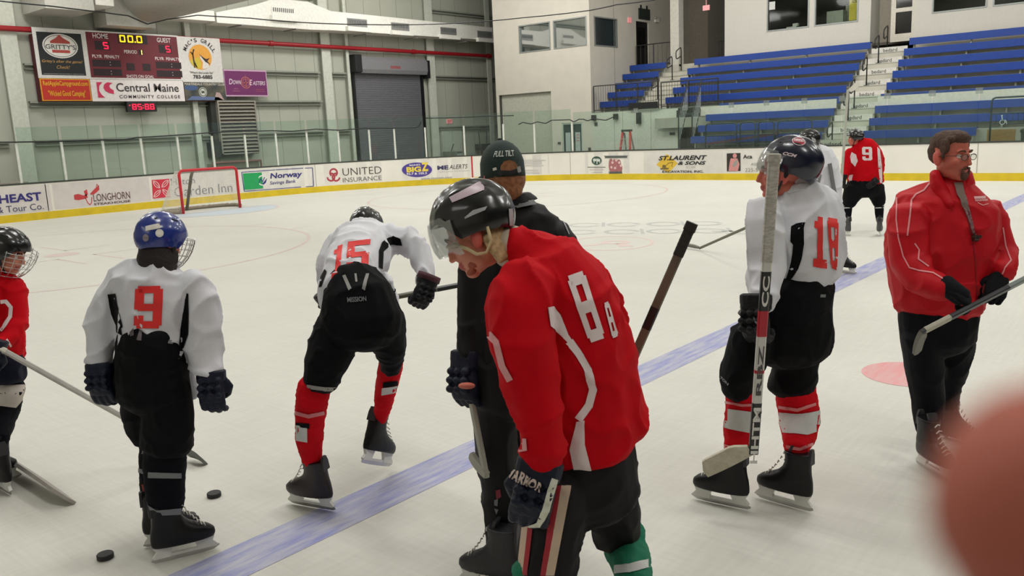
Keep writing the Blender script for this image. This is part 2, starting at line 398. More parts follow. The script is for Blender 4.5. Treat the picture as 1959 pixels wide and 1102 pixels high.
shape(a, 'colour_block', lambda b, f: poly2(b, [(464, 332), (500.5, 329.8), (503.5, 360.5), (467.5, 363.5)], f), (24, 158, 88), .006)
def nlg(b, f):
    ring2(b, 501.7, 345, 10, 10, f, r0=.78)
shape(a, 'logo', nlg, (226, 226, 222), .010)
shape(a, 'logo', lambda b, f: (poly2(b, [(501, 352), (510.5, 341), (508.5, 349.5), (504, 353.5)], f), strip2(b, [(495, 350), (498.5, 341.5), (502, 348), (506, 339)], 1.4, f)), (52, 52, 128), .012)
words_(a, [('Norway', 515.6, 331.5, 345.4, 578.5, (52, 48, 122), .03, .15), ('Savings Bank', 515.6, 347, 355.4, 566, (52, 48, 122), .01, .2)])
a = sheet(619.6, 743.7, (224, 220, 213), 'advert sheet with wine red interlaced knot logo and serif capitals')
def knot(b, f):
    for k in range(3):
        t = math.radians(90+120*k); cx, cy = 638+5.6*math.cos(t), 336-5.6*math.sin(t)
        ring2(b, cx, cy, 8.4, 8.8, f, r0=.62, a0=t+.3+math.pi*.1, a1=t+2*math.pi-.55, n=24)
shape(a, 'logo', knot, (172, 56, 70))
words_(a, [('UNITED', 654.7, 322.5, 336.4, 729.9, (58, 52, 50), -.01, 0), ('INSURANCE', 655.5, 340.6, 349, 729.9, (58, 52, 50), -.01, 0)])
a = sheet(762.5, 903, (222, 218, 211), 'advert sheet with purple oval and yellow letters beside black script', yref=325)
def oval(b, f, cx=797.6, cy=324.9, rx=28.9, ry=14, n=28):
    for k in range(n):
        a0 = math.pi*k/n; a1 = math.pi*(k+1)/n
        b.quad(f(cx-rx*math.cos(a0), cy-ry*math.sin(a0)), f(cx-rx*math.cos(a1), cy-ry*math.sin(a1)), f(cx-rx*math.cos(a1), cy+ry*math.sin(a1)), f(cx-rx*math.cos(a0), cy+ry*math.sin(a0)))
shape(a, 'logo', oval, (74, 58, 146), .009)
words_(a, [('BIG', 777.2, 319.6, 330, 805.5, (232, 208, 72), .05, 0), ('Z', 805.5, 311, 328, 819.7, (232, 208, 72), .05, 0), ("MAINE'S", 783, 314.6, 317.8, 804, (226, 222, 226), .03, 0),
   ('92.7 & 105.5', 777.5, 330.9, 335.2, 817, (226, 222, 226), .03, 0), ('www.mmmm.com', 805, 341.3, 344.2, 865, (120, 116, 116), 0, 0),
   ('ME', 836.4, 317.2, 325.2, 858, (52, 50, 92), .04, 0), ('ALERTS', 859, 315.6, 323.8, 894.8, (46, 44, 48), .0, .25), ('mmm mmm mmm mmm', 838, 328.4, 329.9, 898, (172, 168, 166), 0, 0)])
a = sheet(985, 1050.8, (214, 210, 204), 'faded pale advert sheet with washed out grey lines', yref=320)
for i, (y, x1) in enumerate(((307, 1044), (311.8, 1037), (316.8, 1040), (326, 1029), (331, 1032))):
    shape(a, 'faded_line', lambda b, f, y=y, x1=x1: poly2(b, [(990, y-1.1), (x1, y-1.2), (x1, y+.9), (990, y+1)], f), (200, 196, 194))
a = sheet(1119.4, 1204, (216, 213, 207), 'advert sheet with dark green round tree logo and group picture', yref=315)
shape(a, 'logo', lambda b, f: ring2(b, 1141.5, 307.4, 9.6, 8.4, f), (52, 82, 70))
shape(a, 'tree', lambda b, f: (ring2(b, 1138, 306, 3.4, 2.8, f), ring2(b, 1145, 306.5, 3.4, 2.8, f), strip2(b, [(1142.3, 303), (1142.3, 314)], 1.6, f), strip2(b, [(1136, 308), (1137, 312)], 1, f), strip2(b, [(1148, 308), (1147.5, 312)], 1, f)), (206, 212, 204), .011)
for (x0, x1, y, h, c) in ((1124, 1158.7, 320, 1.5, (128, 126, 124)), (1128, 1156, 324.8, 1.0, (206, 176, 174)), (1133, 1152, 330, .9, (170, 168, 166))):
    shape(a, 'lettering_line', lambda b, f: poly2(b, [(x0, y-h/2), (x1, y-h/2), (x1, y+h/2), (x0, y+h/2)], f), c)
shape(a, 'ribbon', lambda b, f: (poly2(b, [(1154.5, 298.2), (1202, 297.6), (1199.5, 300), (1201, 302), (1156, 302.6), (1158, 300.5)], f), poly2(b, [(1163.5, 328.5), (1191, 328), (1190, 330), (1191.5, 332), (1164, 332.5), (1166, 330.5)], f)), (84, 88, 86))
def grp(b, f):
    for (x, y, w, h) in ((1169, 316, 4.5, 13), (1176, 313, 4, 9), (1184, 314, 4.5, 9), (1171, 324, 5.5, 6), (1179, 324, 6, 6), (1187, 322, 4, 8)): ring2(b, x, y, w, h, f, n=12)
shape(a, 'picture', grp, (168, 104, 108))
shape(a, 'picture_face', lambda b, f: [ring2(b, x, y, 2.2, 2.6, f, n=10) for (x, y) in ((1172, 311), (1179, 306.5), (1185, 311), (1170, 320), (1177, 321.5), (1188, 317))], (220, 190, 186), .011)
a = sheet(1232, 1382.5, (214, 211, 205), 'advert sheet with yellow diamond and digger under bold slanted capitals', yref=315)
shape(a, 'diamond', lambda b, f: poly2(b, [(1276, 294.5), (1255.7, 315.3), (1279, 331.3), (1296.8, 312.3)], f), (218, 182, 60), .006)
def dig(b, f):
    poly2(b, [(1263, 322), (1280, 321), (1279, 324), (1264, 324.5)], f); poly2(b, [(1267, 321), (1268, 315.5), (1273, 315.5), (1275, 321)], f)
    strip2(b, [(1274, 317), (1280, 311.5), (1288, 310.5)], 1, f); strip2(b, [(1288, 310.5), (1285, 317), (1287, 319)], .8, f)
shape(a, 'digger', dig, (112, 94, 48), .011)
words_(a, [('ST.LAURENT', 1260, 298.4, 307, 1353, (36, 34, 36), .035, .3), ('& SONS', 1297, 308.8, 315.6, 1350.7, (36, 34, 36), .035, .3), ('EST. 1970', 1312.7, 318.2, 321.8, 1330.5, (168, 164, 158), 0, .2), ('EXCAVATION, INC.', 1267.4, 326.2, 331.2, 1345.8, (48, 44, 42), .03, 0)])
a = sheet(1384, 1500, (216, 213, 207), 'advert sheet with dark figure picture beside a phone number', yref=315)
shape(a, 'picture', lambda b, f: poly2(b, [(1390.5, 293.6), (1416.8, 292.6), (1417, 327.2), (1390.8, 328)], f), (44, 38, 34))
shape(a, 'picture_figure', lambda b, f: (ring2(b, 1406, 298, 4, 4.5, f, n=12), poly2(b, [(1398, 303), (1411, 303), (1415, 314), (1412, 327), (1394, 327), (1396, 312)], f)), (206, 140, 138), .011)
shape(a, 'picture_detail', lambda b, f: poly2(b, [(1401, 316), (1407, 307), (1412, 305), (1410, 315), (1404, 320)], f), (150, 148, 142), .013)
words_(a, [('Aca', 1421.7, 296, 303.6, 1439.5, (44, 42, 44), .03, 0), ('ASEDE', 1437, 311.9, 316.9, 1458, (110, 108, 108), -.01, 0), ('225-540', 1426, 322, 328.4, 1461, (110, 108, 108), -.01, 0)])
# ------------------------------------------------------------------ glass above the boards
GL = glass('rink_glass', (.88, .945, .915), .035, .03, .022, (190, 205, 195))
POST = mat('post_white', (214, 217, 208), .45)
ptop = [(118, 270), (197, 267), (270, 264), (340, 263), (406, 259), (469, 257), (528, 256), (587, 254), (647, 253), (706, 250), (754, 249), (813, 247), (887, 245), (962, 240), (1021, 238), (1093, 236)]
PS = [binv(*q)[0] for q in ptop]
PS = [PS[0]-1.22]+PS
ADS = [(92, 'the bold navy lettering advert'), (284, 'the red steer advert'), (459.5, 'the goal and red leaf advert'), (603, 'the green and navy framed advert'), (745, 'the wine red knot advert'), (903, 'the purple oval advert'), (1060, 'the faded grey line advert'), (1119, 'the seam near the double doors')]
ADS = [(binv(x, 340 if x > 600 else 360)[0], t) for x, t in ADS]; SEEN = {}
def above(s, word, ads):
    t = next((t for q, t in ads if s < q), ads[-1][1]); k = SEEN.get((word, t), 0); SEEN[(word, t)] = k+1
    return '%s %s, %s from left' % (word, t, ('first', 'second', 'third', 'fourth', 'fifth', 'sixth')[k])
for s in PS:
    b = MB(); p = bp(s, 0, -.06); t = bp(s+.05, 0, -.06)-p; t.normalize(); n = Vector((-t.y, t.x, 0))
    q = [p+t*a_*.032+n*c_*.03 for a_, c_ in ((-1, -1), (1, -1), (1, 1), (-1, 1))]
    b.loft([[Vector((x.x, x.y, ZT+.045)) for x in q], [Vector((x.x, x.y, 2.2)) for x in q]])
    O('glass_post', b, POST, label=above(s, 'white upright glass post above', ADS), cat='post', group='white posts holding the end glass')
def pane(s0, s1, z1_, lab, grp_, n=4, word_=0):
    b = MB(); rings = [[bp(s0+(s1-s0)*k/n, z, o) for (z, o) in ((ZT+.045, -.066), (ZT+.045, -.054), (z1_, -.054), (z1_, -.066))] for k in range(n+1)]
    b.loft(rings); O('rink_glass', b, GL, label=above((s0+s1)/2, lab, ADS if word_ == 0 else SADS), cat='glass pane', group=grp_)
for s0, s1 in zip(PS, PS[1:]): pane(s0+.04, s1-.04, 2.63, 'clear glass pane between posts above', 'glass panes between white posts')
CLIP = mat('clip', (188, 196, 196), .3, .2)
cx = [PS[-1]+.05]+[binv(x, y)[0] for x, y in ((1215, 209), (1310, 205), (1398, 196), (1465, 190), (1538, 186), (1610, 183), (1697, 181), (1783, 176), (1873, 171), (1975, 165))]
SADS = [(binv(x, 310)[0], t) for x, t in ((1225, 'the round tree logo advert'), (1384, 'the yellow diamond advert'), (1480, 'the phone number advert'), (1620, 'the boards behind the white 18 helmet'), (1780, 'the boards right of the distant red 9'), (2100, 'the boards beside the coach'))]
for i, (s0, s1) in enumerate(zip(cx, cx[1:])):
    pane(s0+.01, s1-.01, 2.5, 'frameless clear glass pane above', 'frameless glass panes of the far side', 2, 1)
for s in cx[1:-1]:
    b = MB(); p = bp(s, 2.42, -.06); b.box((p.x-.09, p.y-.032, 2.36), (p.x+.09, p.y-.008, 2.52)); O('glass_clip', b, glass('clip_clear', (.8, .86, .86), .2, .2, .15), label=above(s, 'small clear square clip above', SADS), cat='clip', group='clips joining the side panes')
# wavy black net rope resting on the glass tops, and the upper net cable
def rope(name, pts, r, m, lab, cat, sub=3, off=.0):
    S = [binv(*q) for q in pts]; P = []
    for (a, c) in zip(S, S[1:]):
        for k in range(sub): t = k/sub; P.append(bp(a[0]+(c[0]-a[0])*t, a[1]+(c[1]-a[1])*t+ (math.sin(t*math.pi)*-.004), off))
    P.append(bp(S[-1][0], S[-1][1], off)); b = MB(); b.tube(P, r, 6); return O(name, b, m, label=lab, cat=cat, smooth=True)
rope('net_rope', [(-10, 272), (50, 271.5), (118, 270), (200, 267.5), (240, 267), (262, 263), (300, 261), (400, 254), (430, 252), (470, 251), (520, 250), (560, 251), (605, 247), (650, 249), (700, 245), (760, 244.5), (795, 244), (802, 241), (806, 232)], .022, BLACK, 'black rope lying along the tops of the end glass', 'rope')
rope('net_rope', [(815, 226), (870, 225), (930, 222), (983, 221)], .02, BLACK, 'short straight black rope above the corner glass', 'rope')
rope('net_rope', [(992, 238), (1000, 234), (1016, 237), (1028, 233), (1044, 236), (1055, 230), (1090, 229), (1098, 233), (1108, 228), (1116, 228), (1124, 231), (1136, 227), (1150, 229), (1159, 230), (1173, 224)], .02, BLACK, 'scalloped black rope sagging in front of the double doors', 'rope')
rope('net_cable', [(-10, 1), (100, 12), (200, 24), (245, 30), (282, 46), (320, 37), (378, 29), (480, 35), (577, 43), (700, 47), (800, 47), (900, 43), (1000, 34), (1128, 20), (1180, 9), (1245, 1), (1290, -8)], .02, BLACK, 'thin dark net cable strung high across the end of the rink', 'cable')
# ------------------------------------------------------------------ goal
goal = E('hockey_goal', (3.35, 12.95, 0), 'red framed hockey goal with white net on the far goal line', 'hockey goal')
GR = mat('goal_red', (196, 30, 44), .4)
b = MB(); y0, y1 = 12.035, 13.865; rr = .12
P = [(3.35, y0, 0), (3.35, y0, .6), (3.35, y0, 1.22-rr)]+[(3.35, y0+rr-rr*math.cos(t), 1.22-rr+rr*math.sin(t)) for t in (.5, 1.1)]+[(3.35, y0+rr, 1.22), (3.35, 12.95, 1.22), (3.35, y1-rr, 1.22)]+[(3.35, y1-rr+rr*math.sin(t), 1.22-rr+rr*math.cos(t)) for t in (.5, 1.1)]+[(3.35, y1, 1.22-rr), (3.35, y1, .6), (3.35, y1, 0)]
b.tube(P, .04, 10); O('goal_frame', b, GR, goal, smooth=True)
b = MB(); b.tube([(3.35, y0, .03), (2.95, y0-.26, .03), (2.62, y0-.3, .03), (2.36, y0-.1, .03), (2.24, y0+.3, .03), (2.2, 12.95, .03), (2.24, y1-.3, .03), (2.36, y1+.1, .03), (2.62, y1+.3, .03), (2.95, y1+.26, .03), (3.35, y1, .03)], .028, 8); O('base_frame', b, mat('goal_base', (150, 140, 126), .6), goal, smooth=True)
b = MB(); b.tube([(2.25, 12.75, .03), (2.7, 12.75, 1.0), (2.85, 12.75, 1.2)], .045, 8); O('rear_support', b, mat('goal_pad', (116, 112, 100), .8), goal, smooth=True)
NET = mat('net_cord', (222, 220, 210), .8); b = MB()
def path(pts, w):
    L_ = [0]
    for p_, q_ in zip(pts, pts[1:]): L_.append(L_[-1]+(Vector(q_)-Vector(p_)).length)
    t = w*L_[-1]
    for i in range(len(pts)-1):
        if t <= L_[i+1]+1e-9: return Vector(pts[i]).lerp(Vector(pts[i+1]), (t-L_[i])/(L_[i+1]-L_[i]))
    return Vector(pts[-1])
BB = [(3.35, y0, .02), (2.95, y0-.26, .02), (2.62, y0-.3, .02), (2.36, y0-.1, .02), (2.24, y0+.3, .02), (2.2, 12.95, .02), (2.24, y1-.3, .02), (2.36, y1+.1, .02), (2.62, y1+.3, .02), (2.95, y1+.26, .02), (3.35, y1, .02)]
TT = [(3.35, y0, 1.16), (3.1, y0+.02, 1.19), (2.9, y0+.12, 1.19), (2.82, y0+.4, 1.19), (2.8, 12.95, 1.19), (2.82, y1-.4, 1.19), (2.9, y1-.12, 1.19), (3.1, y1-.02, 1.19), (3.35, y1, 1.16)]
def nb(w, v): p_, q_ = path(BB, w), path(TT, w); r_ = p_.lerp(q_, v**1.15); r_.z = p_.z+(q_.z-p_.z)*v; return r_
NU, NV = 74, 24
for i in range(NU+1): b.tube([nb(i/NU, v/6) for v in range(7)]+([(3.35, max(y0, min(y1, nb(i/NU, 1).y)), 1.21)]), .0034, 3)
for j in range(NV+1): b.tube([nb(i/36, j/NV) for i in range(37)], .0034, 3)
for j in range(1, 6): b.tube([(2.85+.09*j, y0+.08, 1.19+.004*j), (2.85+.09*j, y1-.08, 1.19+.004*j)], .0034, 3)
O('goal_net', b, NET, goal, kind='stuff', label='white cord net')
b = MB(); P_ = [nb(.02+.96*k/60, .035) for k in range(61)]; b.tube(P_, [.045+.022*noise.noise((k*.9, 0, 0)) for k in range(61)], 7)
O('net_skirt', b, mat('skirt', (150, 140, 126), .9, bump=.6), goal, label='bunched grey skirt of the net')
# ------------------------------------------------------------------ hall shell
WP = mat('wall_panel', (182, 184, 171), .6, var=.03, scale=.6)
WPd = mat('wall_seam', (132, 134, 122), .7)
GIRT = mat('girt', (150, 153, 142), .6)
BLK = mat('block_white', (202, 196, 184), .75, var=.03, scale=2, bump=.25, bscale=22)
COLM = mat('steel_white', (206, 209, 197), .55)
DUCT = mat('duct_white', (236, 234, 226), .5)
def wall(name, lo, hi, m, **k):
    b = MB(); b.box(lo, hi); return O(name, b, m, kind='structure', **k)
XW = -3.1
wl = wall('wall_left', (XW-.2, -8, -.3), (XW, 38, 10.2), WP)
b = MB()
for i in range(48):
    y = -7.5+i*.95; b.box((XW, y-.006, .0), (XW+.006, y+.006, 10))
O('panel_seam', b, WPd, wl, kind='stuff')
wall('wall_back', (XW, 37.8, -.3), (62, 38, 10.2), mat('dim_wall', (120, 114, 104), .8))
wall('wall_right', (61.8, -8, -.3), (62, 37.8, 10.2), WP)
wall('wall_near', (XW, -8.2, -.3), (62, -8, 10.2), mat('near_wall', (186, 184, 174), .8))
ce = wall('ceiling', (XW-.2, -8.2, 10.2), (62, 38, 10.4), mat('ceiling_insulation', (205, 205, 198), .8, scale=1))
# girts (horizontal rails) and columns on the end wall
def girt(z, y0, y1, lab, d=.16):
    b = MB(); b.box((XW+.007, y0, z-.09), (XW+d, y1, z-.07)); b.box((XW+.007, y0, z-.07), (XW+.02, y1, z+.09)); b.box((XW+.007, y0, z+.07), (XW+d, y1, z+.09)); b.box((XW+d-.015, y0, z+.03), (XW+d, y1, z+.07))
    O('trim_1', b, GIRT, kind='structure')
for z in (2.2, 3.42, 4.58, 7.6):
    for y0, y1 in ((-7.9, 10.0), (10.75, 16.15), (16.5, 22.1), (22.72, 23.45), (28.75, 37.7)):
        if z == 3.42 and (y0 < 10 or y0 > 22): continue
        if y0 == 22.72 and z > 5: continue
        girt(z, y0, y1, '')
def column(y, w, d, lab, z1=10.1, x=XW+.17, lean=0.):
    b = MB(); x0 = XW+.008 if w < .3 else x
    b.box((x+d-.02, y-w/2, -.02), (x+d, y+w/2, z1)); b.box((XW+.17, y-.012, -.02), (x+d-.02, y+.012, z1)); b.box((XW+.165, y-w/2, -.02), (XW+.185, y+w/2, z1))
    O('steel_column', b, COLM, label=lab, cat='column')
column(10.38, .48, .06, 'broad white steel column beside the scoreboard, left end of the wall')
column(16.33, .2, .05, 'slim white steel column rising behind the metal louvre')
column(22.42, .44, .06, 'broad white steel column before the grey roll-up door')
column(28.5, .46, .06, 'broad white steel column just after the grey roll-up door')
column(23.55, .14, .05, 'thin white post at the near edge of the grey roll-up door', z1=10)
column(32.6, .3, .06, 'white steel column in the far corner beside the block building')
# fire main
b = MB(); PR_ = mat('pipe_red', (158, 26, 36), .4)
b.tube([(-2.75, -7, 5.67), (-2.75, 32.6, 5.67)], .085, 12)
for y in (9.2, 19.7, 27.3, 32.4): b.tube([(-2.75, y-.09, 5.67), (-2.75, y+.09, 5.67)], .108, 12)
pp = O('sprinkler_pipe', b, PR_, label='long dark red sprinkler main running high along the end wall', cat='pipe', smooth=True, sharp=40)
b = MB()
for y in (18.3, 21.4, 24.9, 29.3): b.tube([(-2.75, y, 5.75), (-2.75, y, 6.14)], .012, 5)
O('hanger_rod', b, GREYM, pp)
# roll-up door
dr = E('roll_up_door', (XW, 26, 0), 'wide grey slatted roll-up door with a hood and dark side guides', 'door')
SL = mat('shutter_grey', (112, 112, 118), .5, .15); b = MB()
z = 0.0
while z < 4.72:
    b.box((XW+.04, 23.95, z), (XW+.065, 27.85, z+.07)); b.box((XW+.045, 23.95, z+.07), (XW+.055, 27.85, z+.095)); z += .095
O('curtain', b, SL, dr, kind='stuff')
b = MB(); yh = [(XW+.02, 4.66), (XW+.36, 4.66), (XW+.42, 4.82), (XW+.42, 5.22), (XW+.3, 5.36), (XW+.02, 5.36)]
b.prism([(x, 24.1, z) for x, z in yh], (0, 3.95, 0)); O('hood', b, mat('hood_grey', (138, 138, 142), .45, .2), dr)
b = MB(); b.box((XW+.02, 23.74, 4.68), (XW+.48, 24.1, 5.42)); O('motor_housing', b, BLACK, dr, bevel=.02)
b = MB(); b.box((XW+.02, 28.05, 4.5), (XW+.42, 28.2, 5.3)); O('end_bracket', b, BLACK, dr)
for y in (23.82, 27.9):
    b = MB(); b.box((XW+.02, y, 0), (XW+.14, y+.1, 4.7)); O('side_guide', b, BLACK, dr)
b = MB(); b.quad((XW+.422, 25.75, 4.88), (XW+.422, 26.35, 4.88), (XW+.422, 26.35, 5.0), (XW+.422, 25.75, 5.0)); O('warning_label', b, mat('dull_red', (150, 84, 88), .6), dr)
# louvre
lv = E('wall_louvre', (XW+.2, 17.85, 1.5), 'weathered metal louvre with slanted slats on the end wall', 'louvre')
LM = mat('louvre_metal', (158, 152, 142), .55, .1); b = MB()
b.box((XW+.17, 17.05, 1.56), (XW+.5, 17.1, 3.5)); b.box((XW+.17, 18.62, 1.56), (XW+.5, 18.67, 3.5)); b.box((XW+.17, 17.1, 3.45), (XW+.5, 18.62, 3.5)); b.box((XW+.17, 17.1, 1.52), (XW+.5, 18.62, 1.57)); O('frame', b, LM, lv)
for i in range(14):
    z = 1.62+i*.132; b = MB(); b.prism([(XW+.5, 17.1, z), (XW+.5, 17.1, z+.012), (XW+.36, 17.1, z+.115), (XW+.36, 17.1, z+.1)], (0, 1.52, 0)); O('slat', b, LM, lv)
b = MB(); b.box((XW+.02, 16.85, 1.5), (XW+.35, 18.7, 3.52)); b.box((XW+.02, 16.72, 1.45), (XW+.45, 17.04, 2.0)); O('housing', b, mat('dark_gap', (52, 54, 50), .8), lv)
b = MB(); b.box((XW+.1, 16.95, 3.52), (XW+.4, 17.5, 3.7)); O('top_duct', b, GREYM, lv)
# electronic scoreboard
XS = -2.62
sb = E('scoreboard', (XS, 14.3, 3.5), 'maroon electronic scoreboard framed by sponsor panels, high on the end wall', 'scoreboard')
def pl(off=0.): return lambda u, v: (XS+off, u, v)
def PX(x, y): p = on(x, y, 0, XS); return p.y, p.z
def zz(l): return [(a/3.498, b/3.498) for a, b in l]
def box_yz(name, x0, y0, x1, y1, m, th=.06, off=0., lab=None):
    """corner pixels in the 3.498x crop -> upright rectangle on the board face"""
    a = PX(x0/3.498, y0/3.498); c = PX(x1/3.498, y1/3.498); b = MB(); b.box((XS-th+off, min(a[0], c[0]), min(a[1], c[1])), (XS+off, max(a[0], c[0]), max(a[1], c[1]))); return O(name, b, m, sb, label=lab)
Y0, YA, YB, YC = 10.98, 12.55, 15.78, 17.42; ZB, ZM, ZTOP = 3.48, 4.2, 5.74
SBW = mat('sign_white', (214, 210, 206), .5); MAR = mat('sign_maroon', (98, 24, 36), .5)
b = MB(); b.box((XS-.3, Y0, ZB), (XS-.02, YC, 5.54)); O('cabinet', b, mat('cabinet_maroon', (84, 20, 32), .6), sb)
def panel(name, y0, z0, y1, z1, m, off=0., lab=None):
    b = MB(); b.box((XS-.02+off, y0, z0), (XS+off, y1, z1)); return O(name, b, m, sb, label=lab)
def lab2(par, t, y0, z0, y1, z1, rgb, bold=0, shear=0, off=.012, emit=None, space=1., fn=None):
    b = MB(); put(b, t, fn or pl(off), (y0, z0, y1, z1), bold=bold, shear=shear, space=space)
    O('lettering', b, C(rgb) if not emit else mat('led_%02x%02x%02x' % rgb, rgb, .5, emit=rgb, es=emit), par)
def shp(par, name, f, rgb, off=.012):
    b = MB(); f(b, pl(off)); O(name, b, C(rgb), par)
# left sponsor panel
p1 = panel('sponsor_panel', Y0, ZM, YA, ZTOP, SBW, lab='black panel with white oval and domed red emblem')
cy = (Y0+YA)/2
shp(p1, 'panel_face', lambda b, f: rect2(b, Y0+.11, ZM+.1, YA-.1, ZTOP-.13, f), (26, 30, 32), .006)
shp(p1, 'logo', lambda b, f: ring2(b, cy-.0, 5.2, .54, .375, f), (226, 222, 216), .01)
shp(p1, 'logo', lambda b, f: ring2(b, cy-.0, 5.2, .5, .34, f, r0=.96), (60, 64, 66), .014)
shp(p1, 'emblem', lambda b, f: (poly2(b, [(cy-.3, 5.28), (cy+.3, 5.28), (cy+.3, 5.34), (cy+.12, 5.44), (cy, 5.55), (cy-.12, 5.44), (cy-.3, 5.34)], f), poly2(b, [(cy-.27, 4.99), (cy+.27, 4.99), (cy+.27, 5.08), (cy-.27, 5.08)], f)), (176, 72, 64), .016)
lab2(p1, "GRITTY'S", cy-.46, 5.1, cy+.46, 5.245, (62, 66, 66), .01, 0, .018)
lab2(p1, "Gritty's after the game!", cy-.62, 4.66, cy+.62, 4.77, (196, 152, 88), .0, .3)
lab2(p1, 'Check!', cy-.2, 4.5, cy+.2, 4.6, (196, 152, 88), .0, .3)
lab2(p1, 'mmmmmmmmm mmmmmmmm mmmmmmm', cy-.62, 4.325, cy+.62, 4.35, (170, 170, 168))
# score panel
p2 = panel('score_panel', YA, ZM, YB, ZTOP, SBW, lab='maroon score panel with lit digits')
shp(p2, 'panel_face', lambda b, f: rect2(b, YA+.05, ZM+.05, YB-.04, ZTOP-.05, f), (104, 26, 38), .006)
W_ = (224, 214, 214)
lab2(p2, 'HOME', 12.82, 5.5, 13.32, 5.66, W_, .01); lab2(p2, 'GUEST', 15.0, 5.48, 15.5, 5.63, W_, .01); lab2(p2, 'PERIOD', 13.8, 5.06, 14.24, 5.17, W_, .01)
for y in (12.72, 14.86): lab2(p2, 'PLYR', y, 4.88, y+.32, 4.98, W_, .01); lab2(p2, 'PENALTY', y+.4, 4.88, y+.9, 4.98, W_, .01)
lab2(p2, 'SHOTS ON GOAL', 13.78, 4.26, 14.74, 4.36, W_, .01)
DK = mat('led_well', (36, 12, 20), .5)
def well(y0, z0, y1, z1, fr=None): return panel('display_window', y0, z0, y1, z1, DK, .009)
for y in (12.7, 14.86):
    well(y, 4.6, y+.94, 4.82); well(y, 4.31, y+.94, 4.53)
    for z in (4.66, 4.75, 4.37, 4.46): shp(p2, 'colon_dot', lambda b, f: ring2(b, y+.58, z, .014, .014, f, n=8), (214, 200, 196), .014)
well(13.82, 4.5, 14.1, 4.74); well(14.38, 4.5, 14.66, 4.74); w1 = well(12.85, 5.14, 13.35, 5.42); w2_ = well(15.04, 5.12, 15.5, 5.4); w4 = well(14.3, 5.02, 14.46, 5.2)
panel('clock_frame', 13.58, 5.33, 14.72, 5.72, SBW, .004); w3 = well(13.64, 5.38, 14.66, 5.68)
SEG = {'0': 'abcdef', '5': 'afgcd', '1': 'bc', '3': 'abgcd', '7': 'abc', '8': 'abcdefg', '.': '.'}
def digit(par, ch, y0, z0, w, h, rgb, es):
    b = MB(); t = w*.2; f = pl(.014); g = t*.18
    S = {'a': (t*.6, h-t, w-t*.6, h), 'd': (t*.6, 0, w-t*.6, t), 'g': (t*.6, h/2-t/2, w-t*.6, h/2+t/2), 'f': (0, h/2+g, t, h-g), 'b': (w-t, h/2+g, w, h-g), 'e': (0, g, t, h/2-g), 'c': (w-t, g, w, h/2-g), '.': (0, 0, t*1.2, t*1.2)}
    for s in SEG[ch]:
        u0, v0, u1, v1 = S[s]; rect2(b, y0+u0, z0+v0, y0+u1, z0+v1, f)
    O('digit', b, mat('led%d%d%d' % rgb, rgb, .5, emit=rgb, es=es), par)
AM = (255, 190, 20); RD = (255, 22, 60)
for ch, y in (('0', 13.7), ('0', 13.97), ('.', 14.2), ('0', 14.28)): digit(w3, ch, y, 5.42, .19, .23, AM, 2.2)
digit(w1, '5', 13.12, 5.17, .17, .22, RD, 2.0); digit(w2_, '5', 15.28, 5.15, .17, .22, RD, 2.0); digit(w4, '1', 14.28, 5.03, .14, .16, (255, 210, 120), 2.0)
# right sponsor panel
p3 = panel('sponsor_panel', YB, 4.15, YC, ZTOP-.02, SBW, lab='white panel with orange sun disc and cactus')
cy = 16.55
shp(p3, 'sun_disc', lambda b, f: ring2(b, cy+.02, 5.03, .45, .44, f), (226, 160, 62), .006)
shp(p3, 'cactus', lambda b, f: (ring2(b, cy-.1, 4.82, .12, .2, f), poly2(b, [(cy-.4, 4.9), (cy-.25, 4.95), (cy-.12, 4.65), (cy-.3, 4.72)], f)), (206, 184, 54), .01)
shp(p3, 'dog_white', lambda b, f: poly2(b, [(cy+.02, 5.12), (cy+.12, 5.0), (cy+.3, 4.85), (cy+.34, 4.7), (cy+.18, 4.63), (cy+.05, 4.62), (cy+.1, 4.85), (cy, 5.0)], f), (222, 216, 208), .012)
shp(p3, 'dog_dark', lambda b, f: (poly2(b, [(cy-.03, 5.16), (cy+.1, 5.05), (cy+.24, 4.97), (cy+.4, 5.02), (cy+.28, 4.9), (cy+.4, 4.78), (cy+.2, 4.87), (cy+.1, 4.99)], f), strip2(b, [(cy-.24, 4.66), (cy-.26, 5.15), (cy-.2, 5.3)], .05, f), strip2(b, [(cy-.34, 5.2), (cy-.25, 5.1)], .04, f)), (48, 36, 32), .014)
T_ = "MAC'S GRILL"
for k, ch in enumerate(T_):
    if ch == ' ': continue
    a = math.radians(152-12.6*k); r = .56; c = Vector((cy+.02+r*math.cos(a), 5.0+r*math.sin(a)))
    e1 = Vector((math.sin(a), -math.cos(a))); e2 = Vector((math.cos(a), math.sin(a))); w = .05 if ch in "I'" else .11
    b = MB(); put(b, ch, lambda u, v: (XS+.012, c.x+e1.x*u+e2.x*v, c.y+e1.y*u+e2.y*v), (-w/2, 0 if ch != "'" else .08, w/2, .14), bold=.01); O('lettering', b, C((48, 44, 44)), p3)
lab2(p3, '"Where the Locals Eat"', cy-.46, 4.45, cy+.48, 4.53, (60, 56, 54), .01, .1); lab2(p3, '783-6885', cy-.34, 4.27, cy+.42, 4.41, (44, 42, 42), .03)
